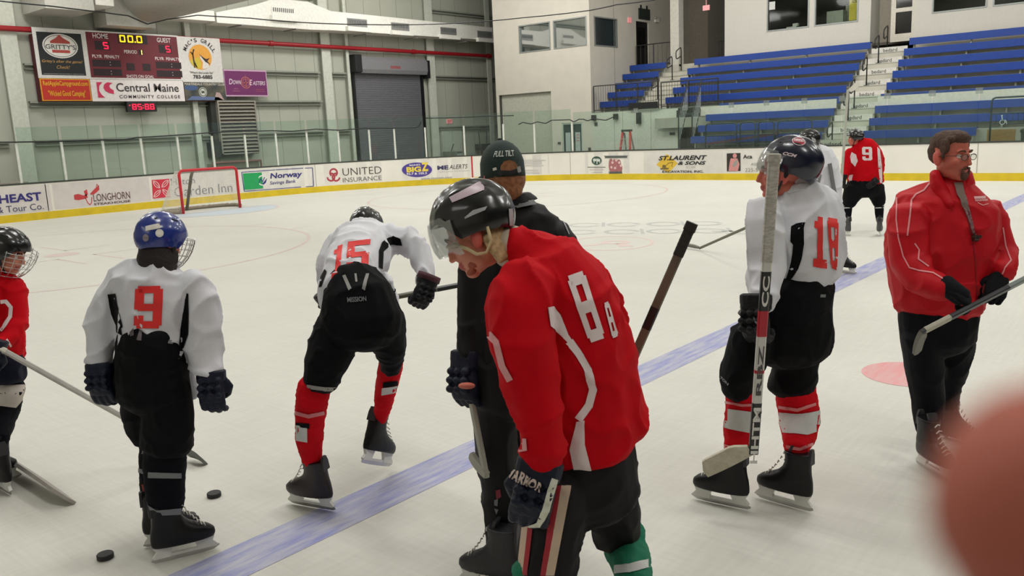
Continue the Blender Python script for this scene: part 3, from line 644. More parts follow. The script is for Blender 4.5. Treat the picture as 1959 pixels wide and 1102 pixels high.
# lower row
p4 = panel('sponsor_panel', Y0+.02, ZB+.02, YA-.02, ZM-.01, mat('sign_yellow', (226, 160, 44), .5), lab='red panel with yellow lettering')
shp(p4, 'panel_face', lambda b, f: rect2(b, Y0+.05, ZB+.05, YA-.05, ZM-.04, f), (190, 44, 30), .006)
lab2(p4, 'RedAppleCampground.com', Y0+.1, 3.93, YA-.09, 4.12, (226, 178, 36), .01); lab2(p4, '"Wicked Good Camping"', Y0+.22, 3.6, YA-.2, 3.82, (226, 178, 36), .01)
p5 = panel('sponsor_panel', YA, ZB, YB+.02, ZM-.01, mat('sign_white2', (228, 220, 218), .5), lab='white panel with crimson swoosh and dark lettering')
def ccm(b, f):
    poly2(b, [(12.74, 3.6), (12.74, 4.1), (12.94, 4.1), (12.82, 3.98), (12.8, 3.82), (12.86, 3.7), (12.97, 3.6)], f)
    poly2(b, [(13.28, 4.08), (13.1, 4.1), (12.99, 4.03), (12.95, 3.92), (13.0, 3.82), (13.12, 3.75), (13.28, 3.72), (13.28, 3.84), (13.18, 3.9), (13.15, 3.98), (13.2, 4.04)], f)
shp(p5, 'logo', ccm, (204, 46, 88))
lab2(p5, 'Central Maine', 13.38, 3.8, 15.6, 4.08, (58, 50, 54), .01); lab2(p5, 'COMMUNITY COLLEGE', 13.45, 3.58, 15.62, 3.69, (70, 60, 64), .02, 0, space=1.35)
p6 = panel('sponsor_panel', YB+.04, 3.5, YC+.02, 4.14, mat('sign_photo', (96, 92, 76), .5, rgb2=(44, 52, 56), scale=3.5), .012, lab='photo panel with white lettering and a round crest')
lab2(p6, 'MARTINDALE COUNTRY CLUB', YB+.06, 4.04, YC, 4.12, (214, 206, 196), .01, off=.02)
shp(p6, 'sky_patch', lambda b, f: ring2(b, YB+.3, 3.95, .26, .09, f), (60, 84, 128), .016); shp(p6, 'path_patch', lambda b, f: poly2(b, [(YB+.1, 3.52), (YC-.1, 3.52), (YC-.3, 3.62), (YB+.3, 3.66)], f), (92, 108, 148), .016)
shp(p6, 'crest', lambda b, f: ring2(b, 16.52, 3.8, .16, .17, f), (206, 204, 196), .02); shp(p6, 'crest', lambda b, f: ring2(b, 16.52, 3.8, .14, .15, f, r0=.8), (70, 80, 72), .024); lab2(p6, 'M', 16.46, 3.75, 16.58, 3.86, (70, 80, 72), .02, off=.026)
shp(p6, 'table_patch', lambda b, f: poly2(b, [(16.95, 3.52), (17.35, 3.52), (17.2, 3.78), (17.05, 3.8)], f), (176, 150, 148), .016)
# small clock under the scoreboard
ck = E('digital_clock', (XS, 14.2, 3.1), 'small black digital clock with red digits hanging under the scoreboard', 'clock')
b = MB(); b.box((XS-.16, 13.68, 3.13), (XS, 14.72, 3.46)); O('case', b, BLACK, ck, bevel=.01)
_sb = sb
for ch, y in (('8', 13.84), ('5', 14.03), ('8', 14.28), ('8', 14.47)): digit(ck, ch, y, 3.2, .15, .19, RD, 2.2)
b = MB(); rect2(b, 14.21, 3.24, 14.24, 3.27, pl(.014)); rect2(b, 14.21, 3.32, 14.24, 3.35, pl(.014)); rect2(b, 13.74, 3.33, 13.78, 3.36, pl(.014)); O('colon', b, MATS['led%d%d%d' % RD], ck)
# purple sign
pu = E('wall_sign', (XS, 18.5, 3.7), 'purple sponsor sign with a compass rose, beside the scoreboard', 'sign')
XS_ = XS; XS = -2.72
def pan2(par, n, y0, z0, y1, z1, m, off=0.): b = MB(); b.box((XS-.03+off, y0, z0), (XS+off, y1, z1)); return O(n, b, m, par)
pan2(pu, 'frame', 17.5, 3.66, 19.35, 4.64, mat('sign_edge', (206, 168, 196), .5)); pan2(pu, 'face', 17.53, 3.71, 19.31, 4.59, mat('sign_purple', (112, 40, 98), .5, var=.04), .008)
shp(pu, 'compass', lambda b, f: (ring2(b, 18.4, 4.17, .22, .22, f, r0=.86), ring2(b, 18.4, 4.17, .15, .15, f, r0=.86), poly2(b, [(18.4, 3.85), (18.42, 4.17), (18.4, 4.5), (18.38, 4.17)], f), poly2(b, [(18.1, 4.17), (18.4, 4.15), (18.7, 4.17), (18.4, 4.19)], f)), (190, 106, 100), .012)
for (t, y0, z0, y1, z1) in (('D', 17.68, 4.1, 17.84, 4.3), ('OWN', 17.85, 4.1, 18.2, 4.25), ('E', 18.55, 4.08, 18.68, 4.28), ('ASTERS', 18.69, 4.08, 19.25, 4.23)): lab2(pu, t, y0, z0, y1, z1, (226, 206, 222), .01, .2, .016)
lab2(pu, 'mmmm', 17.85, 3.92, 18.05, 3.95, (190, 130, 150)); lab2(pu, 'mmmmmmm', 17.82, 3.84, 18.1, 3.87, (190, 130, 150)); lab2(pu, 'mmmmmmmmmm', 18.8, 3.9, 19.2, 3.93, (190, 100, 110)); lab2(pu, 'mmmmmmmmmm', 18.82, 3.83, 19.2, 3.86, (190, 100, 110))
XS = XS_
# rectangular duct with registers
du = E('air_duct', (-2.2, 24, 6.2), 'long white rectangular air duct with grille outlets along the end wall', 'duct')
b = MB()
def sec(y, z0, z1, x0=-2.83, x1=-2.05): return [(x0, y, z0), (x1, y, z0), (x1, y, z1), (x0, y, z1)]
b.loft([sec(17.05, 6.2, 6.55), sec(18.7, 6.2, 6.95), sec(19.6, 6.2, 7.25), sec(21.1, 6.2, 7.25), sec(22.2, 6.24, 6.98), sec(32.0, 6.34, 6.94)]); O('duct_body', b, DUCT, du)
b = MB(); b.box((-2.83, 14.75, 6.25), (-2.1, 17.0, 6.6)); O('duct_body', b, DUCT, du)
SLV = mat('register_grey', (150, 150, 148), .4, .4)
for i, y in enumerate((19.9, 23.5, 25.9, 28.9, 31.4)):
    z0 = 6.6-.012*i if i else 6.78; b = MB(); f_ = lambda u, v: (-2.03, u, v)
    b.box((-2.05, y-.52, z0-.14), (-2.02, y+.52, z0+.18)); rg = O('register', b, SLV if i != 0 else DUCT, du)
    b = MB()
    for k in range(11): b.box((-2.02, y-.46+k*.088, z0-.02), (-2.005, y-.46+k*.088+.035, z0+.13))
    O('grille', b, mat('grille_dark', (96, 98, 98), .5), rg, kind='stuff'); b = MB(); b.box((-2.05, y-.62, z0-.34), (-1.88, y+.62, z0-.16)); O('deflector', b, DUCT, du)
b = MB()
for y in (18.0, 20.4, 23.9, 26.8, 30.0): b.box((-2.84, y, 6.16), (-2.0, y+.08, 6.2))
O('support_angle', b, GREYM, du)
def bxs(name, lo, hi, m, lab, cat): b = MB(); b.box(lo, hi); return O(name, b, m, label=lab, cat=cat, bevel=.01)
bxs('duct_box', (-2.9, 10.9, 6.12), (-1.2, 12.35, 7.4), mat('duct_dull', (190, 188, 180), .5), 'white duct box in the top left above the scoreboard', 'duct')
bxs('duct_elbow', (-2.4, 12.45, 6.35), (-1.3, 13.03, 7.6), DUCT, 'narrow white duct piece between the box and the big round duct', 'duct')
bxs('drop_duct', (-2.9, 13.05, 5.86), (-2.0, 14.7, 7.6), mat('duct_dull', (190, 188, 180)), 'white drop duct directly behind the big round duct', 'duct')
b = MB(); b.tube([(-1.75, 14.35, 6.9), (-1.7, 14.35, 6.9), (-1.6, 14.35, 6.9), (22, 14.35, 6.9)], [.6, .85, .92, .92], 40); O('round_duct', b, mat('fabric_duct', (168, 166, 158), .6), label='huge round grey-white duct crossing the top left corner', cat='duct', smooth=True, sharp=50)
# clutter at floor level behind the end boards
gd = E('pallet_stack', (-2.4, 9.3, 0), 'brown topped crate standing behind the boards at far left', 'crate')
b = MB(); b.box((-2.7, 8.3, -.02), (-2.0, 9.95, .98)); O('body', b, mat('crate', (116, 98, 84), .8), gd); b = MB(); b.box((-2.75, 8.25, .98), (-1.95, 10.0, 1.05)); O('top_edge', b, mat('crate_edge', (168, 160, 150), .7), gd)
g2 = E('spare_goal', (-2.3, 17.3, 0), 'spare goal frame with drab netting stored behind the glass', 'goal')
b = MB(); b.tube([(-2.0, 16.25, -.02), (-2.0, 16.25, 1.25), (-2.0, 18.25, 1.25), (-2.0, 18.25, -.02)], .05, 8); O('frame', b, mat('spare_red', (120, 72, 70), .6), g2)
b = MB(); b.box((-2.5, 16.3, 0), (-2.05, 18.2, 1.22)); O('net', b, mat('drab_net', (122, 124, 110), .9, bump=.4), g2)
d4 = E('door_4', (XW, 29.6, 0), kind='structure'); b = MB(); b.box((XW+.01, 28.98, -.02), (XW+.06, 30.5, 2.2)); O('door_frame', b, mat('frame_grey', (170, 174, 162), .5), d4)
DW = mat('door_pale', (196, 202, 190), .5)
for y in (29.04, 29.76): b = MB(); b.box((XW+.065, y, 0), (XW+.1, y+.69, 2.12)); dl = O('door_leaf', b, DW, d4); b = MB(); b.box((XW+.1, y+.1, 1.0), (XW+.14, y+.6, 1.05)); O('push_bar', b, GREYM, dl)
ex = E('exit_sign', (XW, 29.6, 2.4), 'small red exit sign over the pale double doors behind the glass', 'sign'); b = MB(); b.box((XW+.01, 29.5, 2.42), (XW+.06, 29.85, 2.62)); O('housing', b, mat('exit_pink', (232, 170, 170), .5, emit=(230, 110, 120), es=.35), ex)
b = MB(); put(b, 'EXIT', lambda u, v: (XW+.065, u, v), (29.54, 2.46, 29.81, 2.58), bold=.02); O('lettering', b, C((196, 60, 70)), ex)
bn = E('wheeled_bin', (-2.3, 28.9, 0), 'small grey cart behind the glass beside the pale double doors', 'cart'); b = MB(); b.box((-2.6, 28.6, .12), (-2.1, 29.1, 1.1)); O('body', b, mat('bin', (120, 124, 114), .7), bn, bevel=.02); b = MB()
b.tube([(-2.35, 28.95, 1.1), (-2.3, 29.1, 1.45)], .02, 6); O('handle', b, BLACK, bn)
b = MB()
for y in (28.68, 29.02): b.tube([(-2.4, y, .04), (-2.3, y, .04)], .06, 10)
O('wheels', b, BLACK, bn)
bk = E('coiled_cable_box', (-2.6, 31.6, 0), 'black control box with hanging cables in the far corner', 'box'); b = MB(); b.box((-2.95, 31.3, 1.05), (-2.5, 32.1, 1.35)); O('case', b, BLACK, bk); b = MB()
b.tube([(-2.75, 31.45, 1.35), (-2.75, 31.4, 1.9), (-2.75, 31.5, 2.15), (-2.75, 31.85, 2.15), (-2.75, 32, 1.9), (-2.75, 31.95, 1.35)], .02, 6); O('cable', b, BLACK, bk); b = MB(); b.box((-2.95, 31.6, -.02), (-2.85, 31.75, 1.05)); O('stand', b, GREYM, bk)
# ------------------------------------------------------------------ block building in the far corner
YF = 29.0; XC = 5.8
# front face with a recessed pale overhead door
wf = E('wall_front', (0, YF, 0), kind='structure')
def wbox(lo, hi, m=BLK, par=None, name='wall_face'): b = MB(); b.box(lo, hi); return O(name, b, m, par)
WZ = ((2.02, 3.78), (3.92, 5.66))
# the two windows rise with the slope of the photo's perspective only: sills level at 5.24, heads at 6.36
wbox((.62, YF, 3.52), (XC, YF+.25, 5.22), par=wf); wbox((.62, YF, 6.38), (XC, YF+.25, 10.2), par=wf)
wbox((.62, YF, 5.22), (2.08, YF+.25, 6.38), par=wf); wbox((3.80, YF, 5.22), (3.96, YF+.25, 6.38), par=wf); wbox((5.66, YF, 5.22), (XC, YF+.25, 6.38), par=wf)
wbox((.62, YF, -.02), (.78, YF+.25, 3.52), par=wf); wbox((3.72, YF, -.02), (4.24, YF+.25, 3.52), par=wf); wbox((5.3, YF, -.02), (XC, YF+.25, 3.52), par=wf); wbox((4.24, YF, 2.15), (5.3, YF+.25, 3.52), par=wf)
od = E('overhead_door', (2.2, YF+.2, 0), 'pale grey overhead door recessed in the white block wall', 'door')
b = MB(); b.box((.78, YF+.14, 0), (3.72, YF+.2, 3.52)); O('door_panel', b, mat('door_pale2', (178, 178, 164), .6), od)
b = MB(); b.box((.79, YF+.02, 0), (.83, YF+.13, 3.5)); O('edge_shadow_strip', b, mat('edge_shadow_dark', (62, 64, 60), .6), od)  # dark strip standing in for the shadow along the recess edge
FRM = mat('frame_alu', (150, 154, 150), .4, .4)
def win_glass():
    m = bpy.data.materials.new('window_glass'); m.use_nodes = True; N = m.node_tree.nodes; b = N['Principled BSDF']
    b.inputs['Base Color'].default_value = (.035, .05, .047, 1); b.inputs['Roughness'].default_value = .03; b.inputs['IOR'].default_value = 2.6; b.inputs['Specular IOR Level'].default_value = .9
    return m
WG = win_glass(); WD = mat('window_dark', (40, 44, 42), .08, spec=.6)
def window(n, P0, U, w, h, glassm, fr=.05, dep=.1, mull=()):
    """P0 lower corner, U unit horizontal; normal = cross(U,Z) towards the viewer"""
    P0, U = Vector(P0), Vector(U); Nn = U.cross(Vector((0, 0, 1))); e = E('window_%d' % n, P0, kind='structure')
    def slab(name, u0, z0, u1, z1, d0, d1, m):
        b = MB(); pts = [P0+U*u+Vector((0, 0, z))+Nn*d for (u, z, d) in ((u0, z0, d0), (u1, z0, d0), (u1, z1, d0), (u0, z1, d0))]; b.prism(pts, Nn*(d1-d0)); return O(name, b, m, e)
    for q in ((0, 0, w, fr), (0, h-fr, w, h), (0, fr, fr, h-fr), (w-fr, fr, w, h-fr)): slab('window_frame', *q, -dep, .02, FRM)
    for mu in mull: slab('mullion', mu-fr/2, fr, mu+fr/2, h-fr, -dep, .015, FRM)
    slab('pane', fr, fr, w-fr, h-fr, -dep*.7, -dep*.6, glassm); return e
window(1, (2.08, YF, 5.22), (1, 0, 0), 1.72, 1.16, WG)
window(2, (3.96, YF, 5.22), (1, 0, 0), 1.70, 1.16, WG)
# double doors below
d2 = E('door_2', (4.77, YF, 0), kind='structure')
DG = mat('door_darkgreen', (40, 58, 56), .5); b = MB(); b.box((4.24, YF+.02, -.02), (4.30, YF+.12, 2.15)); b.box((5.24, YF+.02, -.02), (5.3, YF+.12, 2.15)); b.box((4.3, YF+.02, 2.09), (5.24, YF+.12, 2.15)); b.box((4.74, YF+.02, 0), (4.80, YF+.1, 2.09)); O('door_frame', b, mat('frame_pale', (176, 186, 176), .5), d2)
for x0, x1 in ((4.3, 4.73), (4.81, 5.24)): b = MB(); b.box((x0, YF+.05, 0), (x1, YF+.09, 2.09)); dl = O('door_leaf', b, DG, d2); b = MB(); b.box((x0+.1, YF+.035, .95), (x1-.08, YF+.05, 1.75)); O('door_window', b, mat('notice_pale', (172, 182, 178), .4), dl)
b = MB()
for i in range(3): b.box((4.98, YF+.03, 1.62-.12*i), (5.12, YF+.035, 1.66-.12*i))
O('notice', b, mat('pinkish', (190, 120, 124), .6), d2)
def tiny(name, x, z, w, h, rgb, lab, cat): b = MB(); b.box((x, YF-.03, z), (x+w, YF, z+h)); return O(name, b, mat('t_%02x%02x%02x' % rgb, rgb, .5), label=lab, cat=cat)
tiny('wall_plate', 4.02, 1.28, .14, .09, (60, 66, 62), 'little dark plate on the wall left of the dark double doors', 'sign'); tiny('wall_plate', 5.95, 1.98, .13, .14, (70, 74, 70), 'little dark plate high on the wall right of the double doors', 'sign')
tiny('wall_plate', 9.45, 1.5, .22, .1, (52, 56, 54), 'dark plate on the wall just left of the dark stair opening', 'sign'); tiny('outlet_box', 5.6, .9, .12, .2, (60, 66, 62), 'small dark box low on the wall beside the double doors', 'box'); 
# wall under the seating platform
wu = E('wall_under', (8, YF, 0), kind='structure'); wbox((XC, YF, -.02), (9.8, YF+.2, 2.5), mat('wall_lower', (196, 198, 186), .7), wu)
b = MB()
for x in (6.9, 7.3, 8.6): b.box((x, YF-.003, 0), (x+.015, YF, 2.5))
O('wall_seam', b, WPd, wu)
# side face of the building
ws = E('wall_side', (XC, 32, 0), kind='structure')
wbox((XC-.25, YF+.25, 2.5), (XC, 29.32, 10.2), par=ws); wbox((XC-.25, 29.32, 2.5), (XC, 31.05, 5.2), par=ws); wbox((XC-.25, 29.32, 6.38), (XC, 31.05, 10.2), par=ws)
wbox((XC-.25, 31.05, 2.5), (XC, 32.55, 10.2), par=ws); wbox((XC-.25, 32.55, 6.4), (XC, 33.6, 10.2), par=ws); wbox((XC-.25, 33.6, 2.5), (XC, 37.8, 10.2), par=ws); wbox((XC-.25, 32.55, 2.5), (XC, 33.6, 4.4), par=ws)
b = MB(); b.box((XC, 30.78, 2.6), (XC+.008, 30.8, 10)); O('wall_seam', b, WPd, ws)
window(3, (XC, 29.34, 5.2), (0, 1, 0), 1.7, 1.18, mat('window_blackish', (42, 50, 52), .12, spec=.3))
d1 = E('door_1', (XC, 33.1, 4.4), kind='structure'); b = MB(); b.box((XC-.1, 32.58, 4.4), (XC-.05, 33.57, 6.38)); dl = O('door_leaf', b, mat('door_black', (26, 24, 26), .4), d1); b = MB(); b.box((XC-.05, 32.75, 5.3), (XC-.045, 33.4, 6.15)); O('door_window', b, mat('pane_black', (16, 16, 18), .05), dl)
ds = E('hanging_sign', (XC, 33.2, 6.5), 'dark green hanging banner above the black landing door', 'sign'); b = MB(); b.box((XC+.0, 32.75, 6.5), (XC+.06, 33.65, 6.95)); O('banner', b, mat('banner_dark', (44, 56, 46), .7, rgb2=(24, 30, 26), scale=9), ds); b = MB(); b.box((XC+.0, 32.9, 6.95), (XC+.03, 33.0, 7.1)); b.box((XC, 33.4, 6.95), (XC+.03, 33.5, 7.1)); O('bracket', b, BLACK, ds)
e2 = E('exit_sign', (XC, 32.0, 6.3), 'small pink exit sign on the block wall left of the black door', 'sign'); b = MB(); b.box((XC, 31.88, 6.28), (XC+.05, 32.12, 6.5)); O('housing', b, mat('exit_pink', (232, 170, 170)), e2)
el = E('emergency_light', (XC, 34.2, 6.5), 'twin headed emergency light right of the hanging banner', 'lamp'); b = MB(); b.box((XC, 34.1, 6.45), (XC+.08, 34.4, 6.6)); O('box', b, WHITE, el); b = MB()
for y in (34.08, 34.42): b.ell((XC+.08, y, 6.62), ((.05, 0, 0), (0, .06, 0), (0, 0, .06)), 8, 5)
O('lamp_heads', b, GREYM, el)
# opening, pillar, dim corridor wall and the main back wall
YBK = 32.55
wbox2 = lambda n, lo, hi, m, k='structure': wall(n, lo, hi, m)
wall('wall_pillar', (7.6, YBK-.2, 4.3), (8.0, YBK+.2, 10.2), mat('pillar_white', (206, 202, 190), .7))
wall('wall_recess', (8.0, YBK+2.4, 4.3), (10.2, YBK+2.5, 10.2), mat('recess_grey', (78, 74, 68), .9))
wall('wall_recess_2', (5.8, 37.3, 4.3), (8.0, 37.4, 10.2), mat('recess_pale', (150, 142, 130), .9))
wm = E('wall_main', (14, YBK, 0), kind='structure'); MW = mat('main_wall', (206, 202, 192), .75, var=.02, bump=.2, bscale=18)
segs = [((9.98, 4.0), (11.76, 10.2)), ((11.76, 4.0), (15.26, 5.3)), ((11.76, 7.1), (15.26, 10.2)), ((13.44, 5.3), (13.64, 7.1)), ((15.26, 4.0), (15.7, 10.2)), ((17.75, 4.0), (36, 5.28)), ((17.2, 4.0), (17.75, 10.2)), ((17.75, 7.1), (36, 10.2)), ((19.45, 5.28), (19.62, 7.1)), ((21.4, 5.28), (36, 7.1)), ((16.4, 6.7), (17.2, 10.2))]
for (a_, c_) in segs: wbox((a_[0], YBK, a_[1]), (c_[0], YBK+.2, c_[1]), MW, wm)
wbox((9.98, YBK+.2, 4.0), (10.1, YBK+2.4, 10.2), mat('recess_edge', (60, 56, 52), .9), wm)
wbox((15.6, YBK+.2, 4.0), (15.7, YBK+1.0, 10.2), MW, wm); wbox((15.7, YBK+1.0, 4.0), (16.4, YBK+1.1, 10.2), mat('jamb', (186, 178, 164), .7), wm)
# offices behind the stand windows: dim room with lit ceiling strips and boxes
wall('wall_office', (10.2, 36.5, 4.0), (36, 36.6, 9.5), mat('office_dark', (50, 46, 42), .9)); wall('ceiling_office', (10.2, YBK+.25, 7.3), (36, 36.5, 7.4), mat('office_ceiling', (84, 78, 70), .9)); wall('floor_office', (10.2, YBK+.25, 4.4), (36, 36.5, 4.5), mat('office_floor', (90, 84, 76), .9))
CLG = glass('clear_window', (.82, .85, .82), .014, .05)
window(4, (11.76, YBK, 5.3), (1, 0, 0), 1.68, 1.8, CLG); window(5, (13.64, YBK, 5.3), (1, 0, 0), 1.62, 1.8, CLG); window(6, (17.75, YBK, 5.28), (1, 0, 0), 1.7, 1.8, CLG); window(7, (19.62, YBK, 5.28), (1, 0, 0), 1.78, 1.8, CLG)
for i, (x, y, l) in enumerate(((12.6, 34.0, 1.1), (14.9, 35.0, 1.0), (18.3, 34.0, 1.1), (20.3, 34.6, 1.0), (16.9, 34.2, .9))):
    b = MB(); b.box((x, y, 7.18), (x+l, y+.25, 7.28)); O('strip_light', b, mat('strip_lit', (255, 250, 235), .5, emit=(255, 250, 235), es=5), label='lit ceiling strip inside the '+('first', 'second', 'third', 'fourth', 'doorway')[i]+' office window' if i < 4 else 'lit ceiling strip seen through the door at the top of the aisle', cat='lamp', group='office strip lights')
for i, (x, z, w, h) in enumerate(((13.9, 5.32, .62, .55), (14.45, 5.32, .5, .75), (13.75, 5.32, .3, .3))):
    b = MB(); b.box((x, 33.1+.45*i, 4.5), (x+w, 33.5+.45*i, 5.3+h)); O('stacked_box', b, mat('carton_pale', (166, 172, 160), .7), label=('pale box with a sloping top behind the second stand window', 'taller pale box behind the second stand window', 'small pale box in the corner of the second stand window')[i], cat='box', bevel=.01)
yp = E('window_poster', (15.1, YBK+.05, 5.4), 'yellow poster in the right edge of the second stand window', 'poster'); b = MB(); b.box((14.88, YBK+.13, 5.38), (15.2, YBK+.14, 6.3)); O('sheet', b, mat('poster_yellow', (206, 188, 40), .5), yp); b = MB(); put(b, 'CL', lambda u, v: (u, YBK+.125, v), (14.98, 6.0, 15.18, 6.1), bold=.02); O('lettering', b, C((70, 60, 30)), yp)
wn = E('window_notice', (12, YBK+.05, 5.9), 'small white notice in the top corner of the first stand window', 'notice'); b = MB(); b.box((11.84, YBK+.03, 6.12), (12.08, YBK+.04, 6.42)); O('sheet', b, mat('paper', (206, 206, 200), .6), wn)
tb = E('office_table', (12.8, 33.2, 5.2), 'dark table edge with papers inside the first stand window', 'table'); b = MB(); b.box((11.9, 33.0, 5.34), (13.6, 33.3, 5.4)); O('top', b, mat('table_grey', (112, 106, 98), .4), tb); b = MB(); b.box((12.35, 33.05, 5.41), (12.75, 33.25, 5.45)); b.box((12.6, 33.05, 5.45), (12.8, 33.2, 5.56)); O('papers', b, mat('paper', (206, 206, 200)), tb)
# door at the top of the aisle
d3 = E('door_3', (16.85, YBK, 4.45), kind='structure'); b = MB(); FR2 = mat('door_cream', (206, 200, 186), .5)
b.box((16.4, YBK, 4.45), (16.56, YBK+.1, 6.7)); b.box((17.1, YBK, 4.45), (17.2, YBK+.1, 6.7)); b.box((16.56, YBK, 4.45), (17.1, YBK+.1, 4.72)); b.box((16.56, YBK, 5.46), (17.1, YBK+.1, 5.6)); b.box((16.56, YBK, 6.4), (17.1, YBK+.1, 6.7)); O('door_leaf', b, FR2, d3)
for z0, z1 in ((4.72, 5.46), (5.6, 6.4)): b = MB(); b.box((16.56, YBK+.04, z0), (17.1, YBK+.06, z1)); O('door_pane', b, mat('door_glass', (34, 32, 30), .06, spec=.7), d3)
e3 = E('exit_sign', (9.07, YBK+2.3, 6.6), 'small pink exit sign hanging in the dark opening above the stand', 'sign'); b = MB(); b.box((8.95, YBK+.1, 6.45), (9.25, YBK+.15, 6.65)); b.box((9.09, YBK+.11, 6.65), (9.11, YBK+.13, 7.3)); O('housing', b, mat('exit_pink', (232, 170, 170)), e3)
# ------------------------------------------------------------------ grandstand
def YK(k): return 29.57+.592*k if k >= 0 else {-1: 29.0, -2: 28.45, -3: 27.93, -4: 27.38}[k]
def ZK(k): return 2.95+.385*k if k >= -1 else {-2: 2.2, -3: 1.82, -4: 1.44}[k]
ZK_ = lambda k: 2.58 if k == -1 else ZK(k)
ALU = mat('tread_alu', (168, 168, 156), .45, .15, var=.05, scale=3); RIS = mat('riser_pale', (196, 192, 178), .55, var=.04, scale=3)
BLU = mat('bench_blue', (24, 62, 146), .42, var=.05, scale=6); DKU = mat('under_dark', (58, 60, 58), .8)
gs = E('grandstand', (14, 31, 0), kind='structure')
def steps(name, x0, x1, ks, m=ALU):
    b = MB(); top = max(ks)
    for k in ks:
        zt = ZK_(k)-.43; y = YK(k)-.25; yb = YK(k+1)-.25 if k < top else YBK-.01
        b.box((x0, y, zt-.04), (x1, yb, zt)); zb = ZK_(k-1)-.43 if k > -4 else 0
        b.box((x0, y, min(zb, zt-.3)), (x1, y+.02, zt-.041))
    return O(name, b, m, gs)
steps('terrace_step', XC+.01, 7.6, range(0, 5)); steps('terrace_step', 8.93, 15.92, range(-1, 5)); steps('terrace_step', 11.2, 15.92, range(-4, -1)); steps('terrace_step', 17.2, 34, range(-4, 5))
b = MB(); b.box((XC+.01, YF+.02, 2.42), (11.5, 29.31, 2.5)); O('platform_edge', b, BLACK, gs)
b = MB(); b.box((10.9, 28.72, 2.16), (15.9, 28.74, 2.5)); b.box((17.22, 28.72, 2.16), (34, 28.74, 2.5)); O('white_fascia', b, mat('fascia_white', (216, 210, 196), .6), gs)
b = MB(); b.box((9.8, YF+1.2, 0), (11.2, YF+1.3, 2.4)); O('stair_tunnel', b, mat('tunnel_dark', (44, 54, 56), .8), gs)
b = MB(); b.box((11.15, 27.2, 0), (11.19, 29.3, 1.0)); b.box((11.15, 28.2, 1.0), (11.19, 29.3, 1.75)); O('stand_side', b, mat('stand_side', (88, 96, 100), .7), gs)
b = MB(); b.box((XC+.01, YK(4)+.36, 4.03), (12, YBK-.2, 4.06)); O('landing', b, ALU, gs); b = MB(); b.box((XC+.01, YBK-.21, 4.06), (8.0, 37.3, 4.38)); b.box((8.0, YBK, 4.06), (9.98, YBK+2.4, 4.38)); O('landing', b, RIS, gs)
# aisle stairs: two half steps for every row
def aisle(x0, x1, ks):
    b = MB(); c = MB()
    for k in ks:
        zt = ZK_(k)-.43; y = YK(k)-.25; y2 = YK(k+1)-.25; zp = ZK_(k-1)-.43 if k > -4 else 0; zh = (zt+zp)/2
        b.box((x0, y-.28, zh-.03), (x1, y, zh)); b.box((x0, y, zt-.03), (x1, y2, zt)); c.box((x0, y-.26, zp-.1), (x1, y-.24, zh-.031)); c.box((x0, y+.01, zh-.1), (x1, y+.03, zt-.031))
    O('stair_tread', b, ALU, gs); O('stair_riser', c, RIS, gs)
aisle(7.6, 8.93, range(0, 5)); aisle(15.92, 17.2, range(-4, 5))
names9 = {4: 'top', 3: 'second', 2: 'third', 1: 'fourth', 0: 'fifth', -1: 'sixth', -2: 'seventh', -3: 'eighth', -4: 'lowest'}
def bench(k, x0, x1, where):
    z, y = ZK_(k), YK(k); r = E('bleacher_bench', ((x0+x1)/2, y, z-.43), 'long blue bench plank, %s row, %s' % (names9[k], where), 'bench', 'blue grandstand benches')
    b = MB(); b.box((x0, y, z-.24), (x1, y+.03, z)); b.box((x0, y+.03, z-.03), (x1, y+.27, z)); O('seat', b, BLU, r, bevel=.008)
    b = MB(); n = max(2, int((x1-x0)/1.8))
    for i in range(n+1):
        x = x0+.1+(x1-x0-.25)*i/n; b.box((x, y+.12, z-.425), (x+.05, y+.24, z-.035))
    O('bracket', b, ALU, r, kind='stuff')
for k in range(0, 5): bench(k, XC+.03, 7.6, 'short section beside the block building')
for k in range(0, 5): bench(k, 8.93+.0, 15.92, 'middle section between the two aisles')
for k, x0 in ((-1, 11.5), (-2, 11.25), (-3, 11.2), (-4, 11.2)): bench(k, x0, 15.92, 'middle section between the two aisles')
for k in range(-4, 5): bench(k, 17.22, 30 if k > -4 else 20.4, 'right hand section past the lettered stairs')
# sponsor plates on the stair risers
SGN = mat('sign_plate', (214, 210, 202), .5)
for i, k in enumerate((4, 3, 2, 1, 0, -1, -2, -3)):
    zt = {4: 4.36, 3: 3.96, 2: 3.57, 1: 3.18, 0: 2.79, -1: 2.42, -2: 2.02, -3: 1.63}[k]-.385*(k >= 0)+0.0
    zt = ZK_(k)-.43+.19+(-.0)
    y = YK(k)-.27+.0
    e = E('riser_sign', (16.5, y, zt-.2), 'white sponsor plate on the stair riser, %s plate down the aisle' % ('top', 'second', 'third', 'fourth', 'fifth', 'sixth', 'seventh', 'eighth')[i], 'sign', 'sponsor plates up the aisle')
    y = YK(k+1)-.25-.3
    z1_ = (ZK_(k)-.43+ZK_(k+1)-.43)/2 if k < 4 else ZK_(k)-.43+.19
    b = MB(); b.box((15.95, y, z1_-.2), (17.16, y+.018, z1_)); O('plate', b, SGN, e)
    b = MB(); put(b, 'bedard', lambda u, v: (u, y-.004, v), (16.35, z1_-.16, 16.82, z1_-.04), bold=.01); O('lettering', b, C((84, 84, 80)), e)
e = E('riser_sign', (16.4, 27.0, .9), 'white sponsor plate at the foot of the aisle behind the far players', 'sign', 'sponsor plates up the aisle'); b = MB(); b.box((15.95, 26.8, -.02), (17.16, 26.82, 1.2)); O('plate', b, RIS, e)
b = MB(); put(b, 'bedard', lambda u, v: (u, 26.796, v), (16.1, 1.0, 16.75, 1.14), bold=.01); O('lettering', b, C((84, 84, 80)), e)
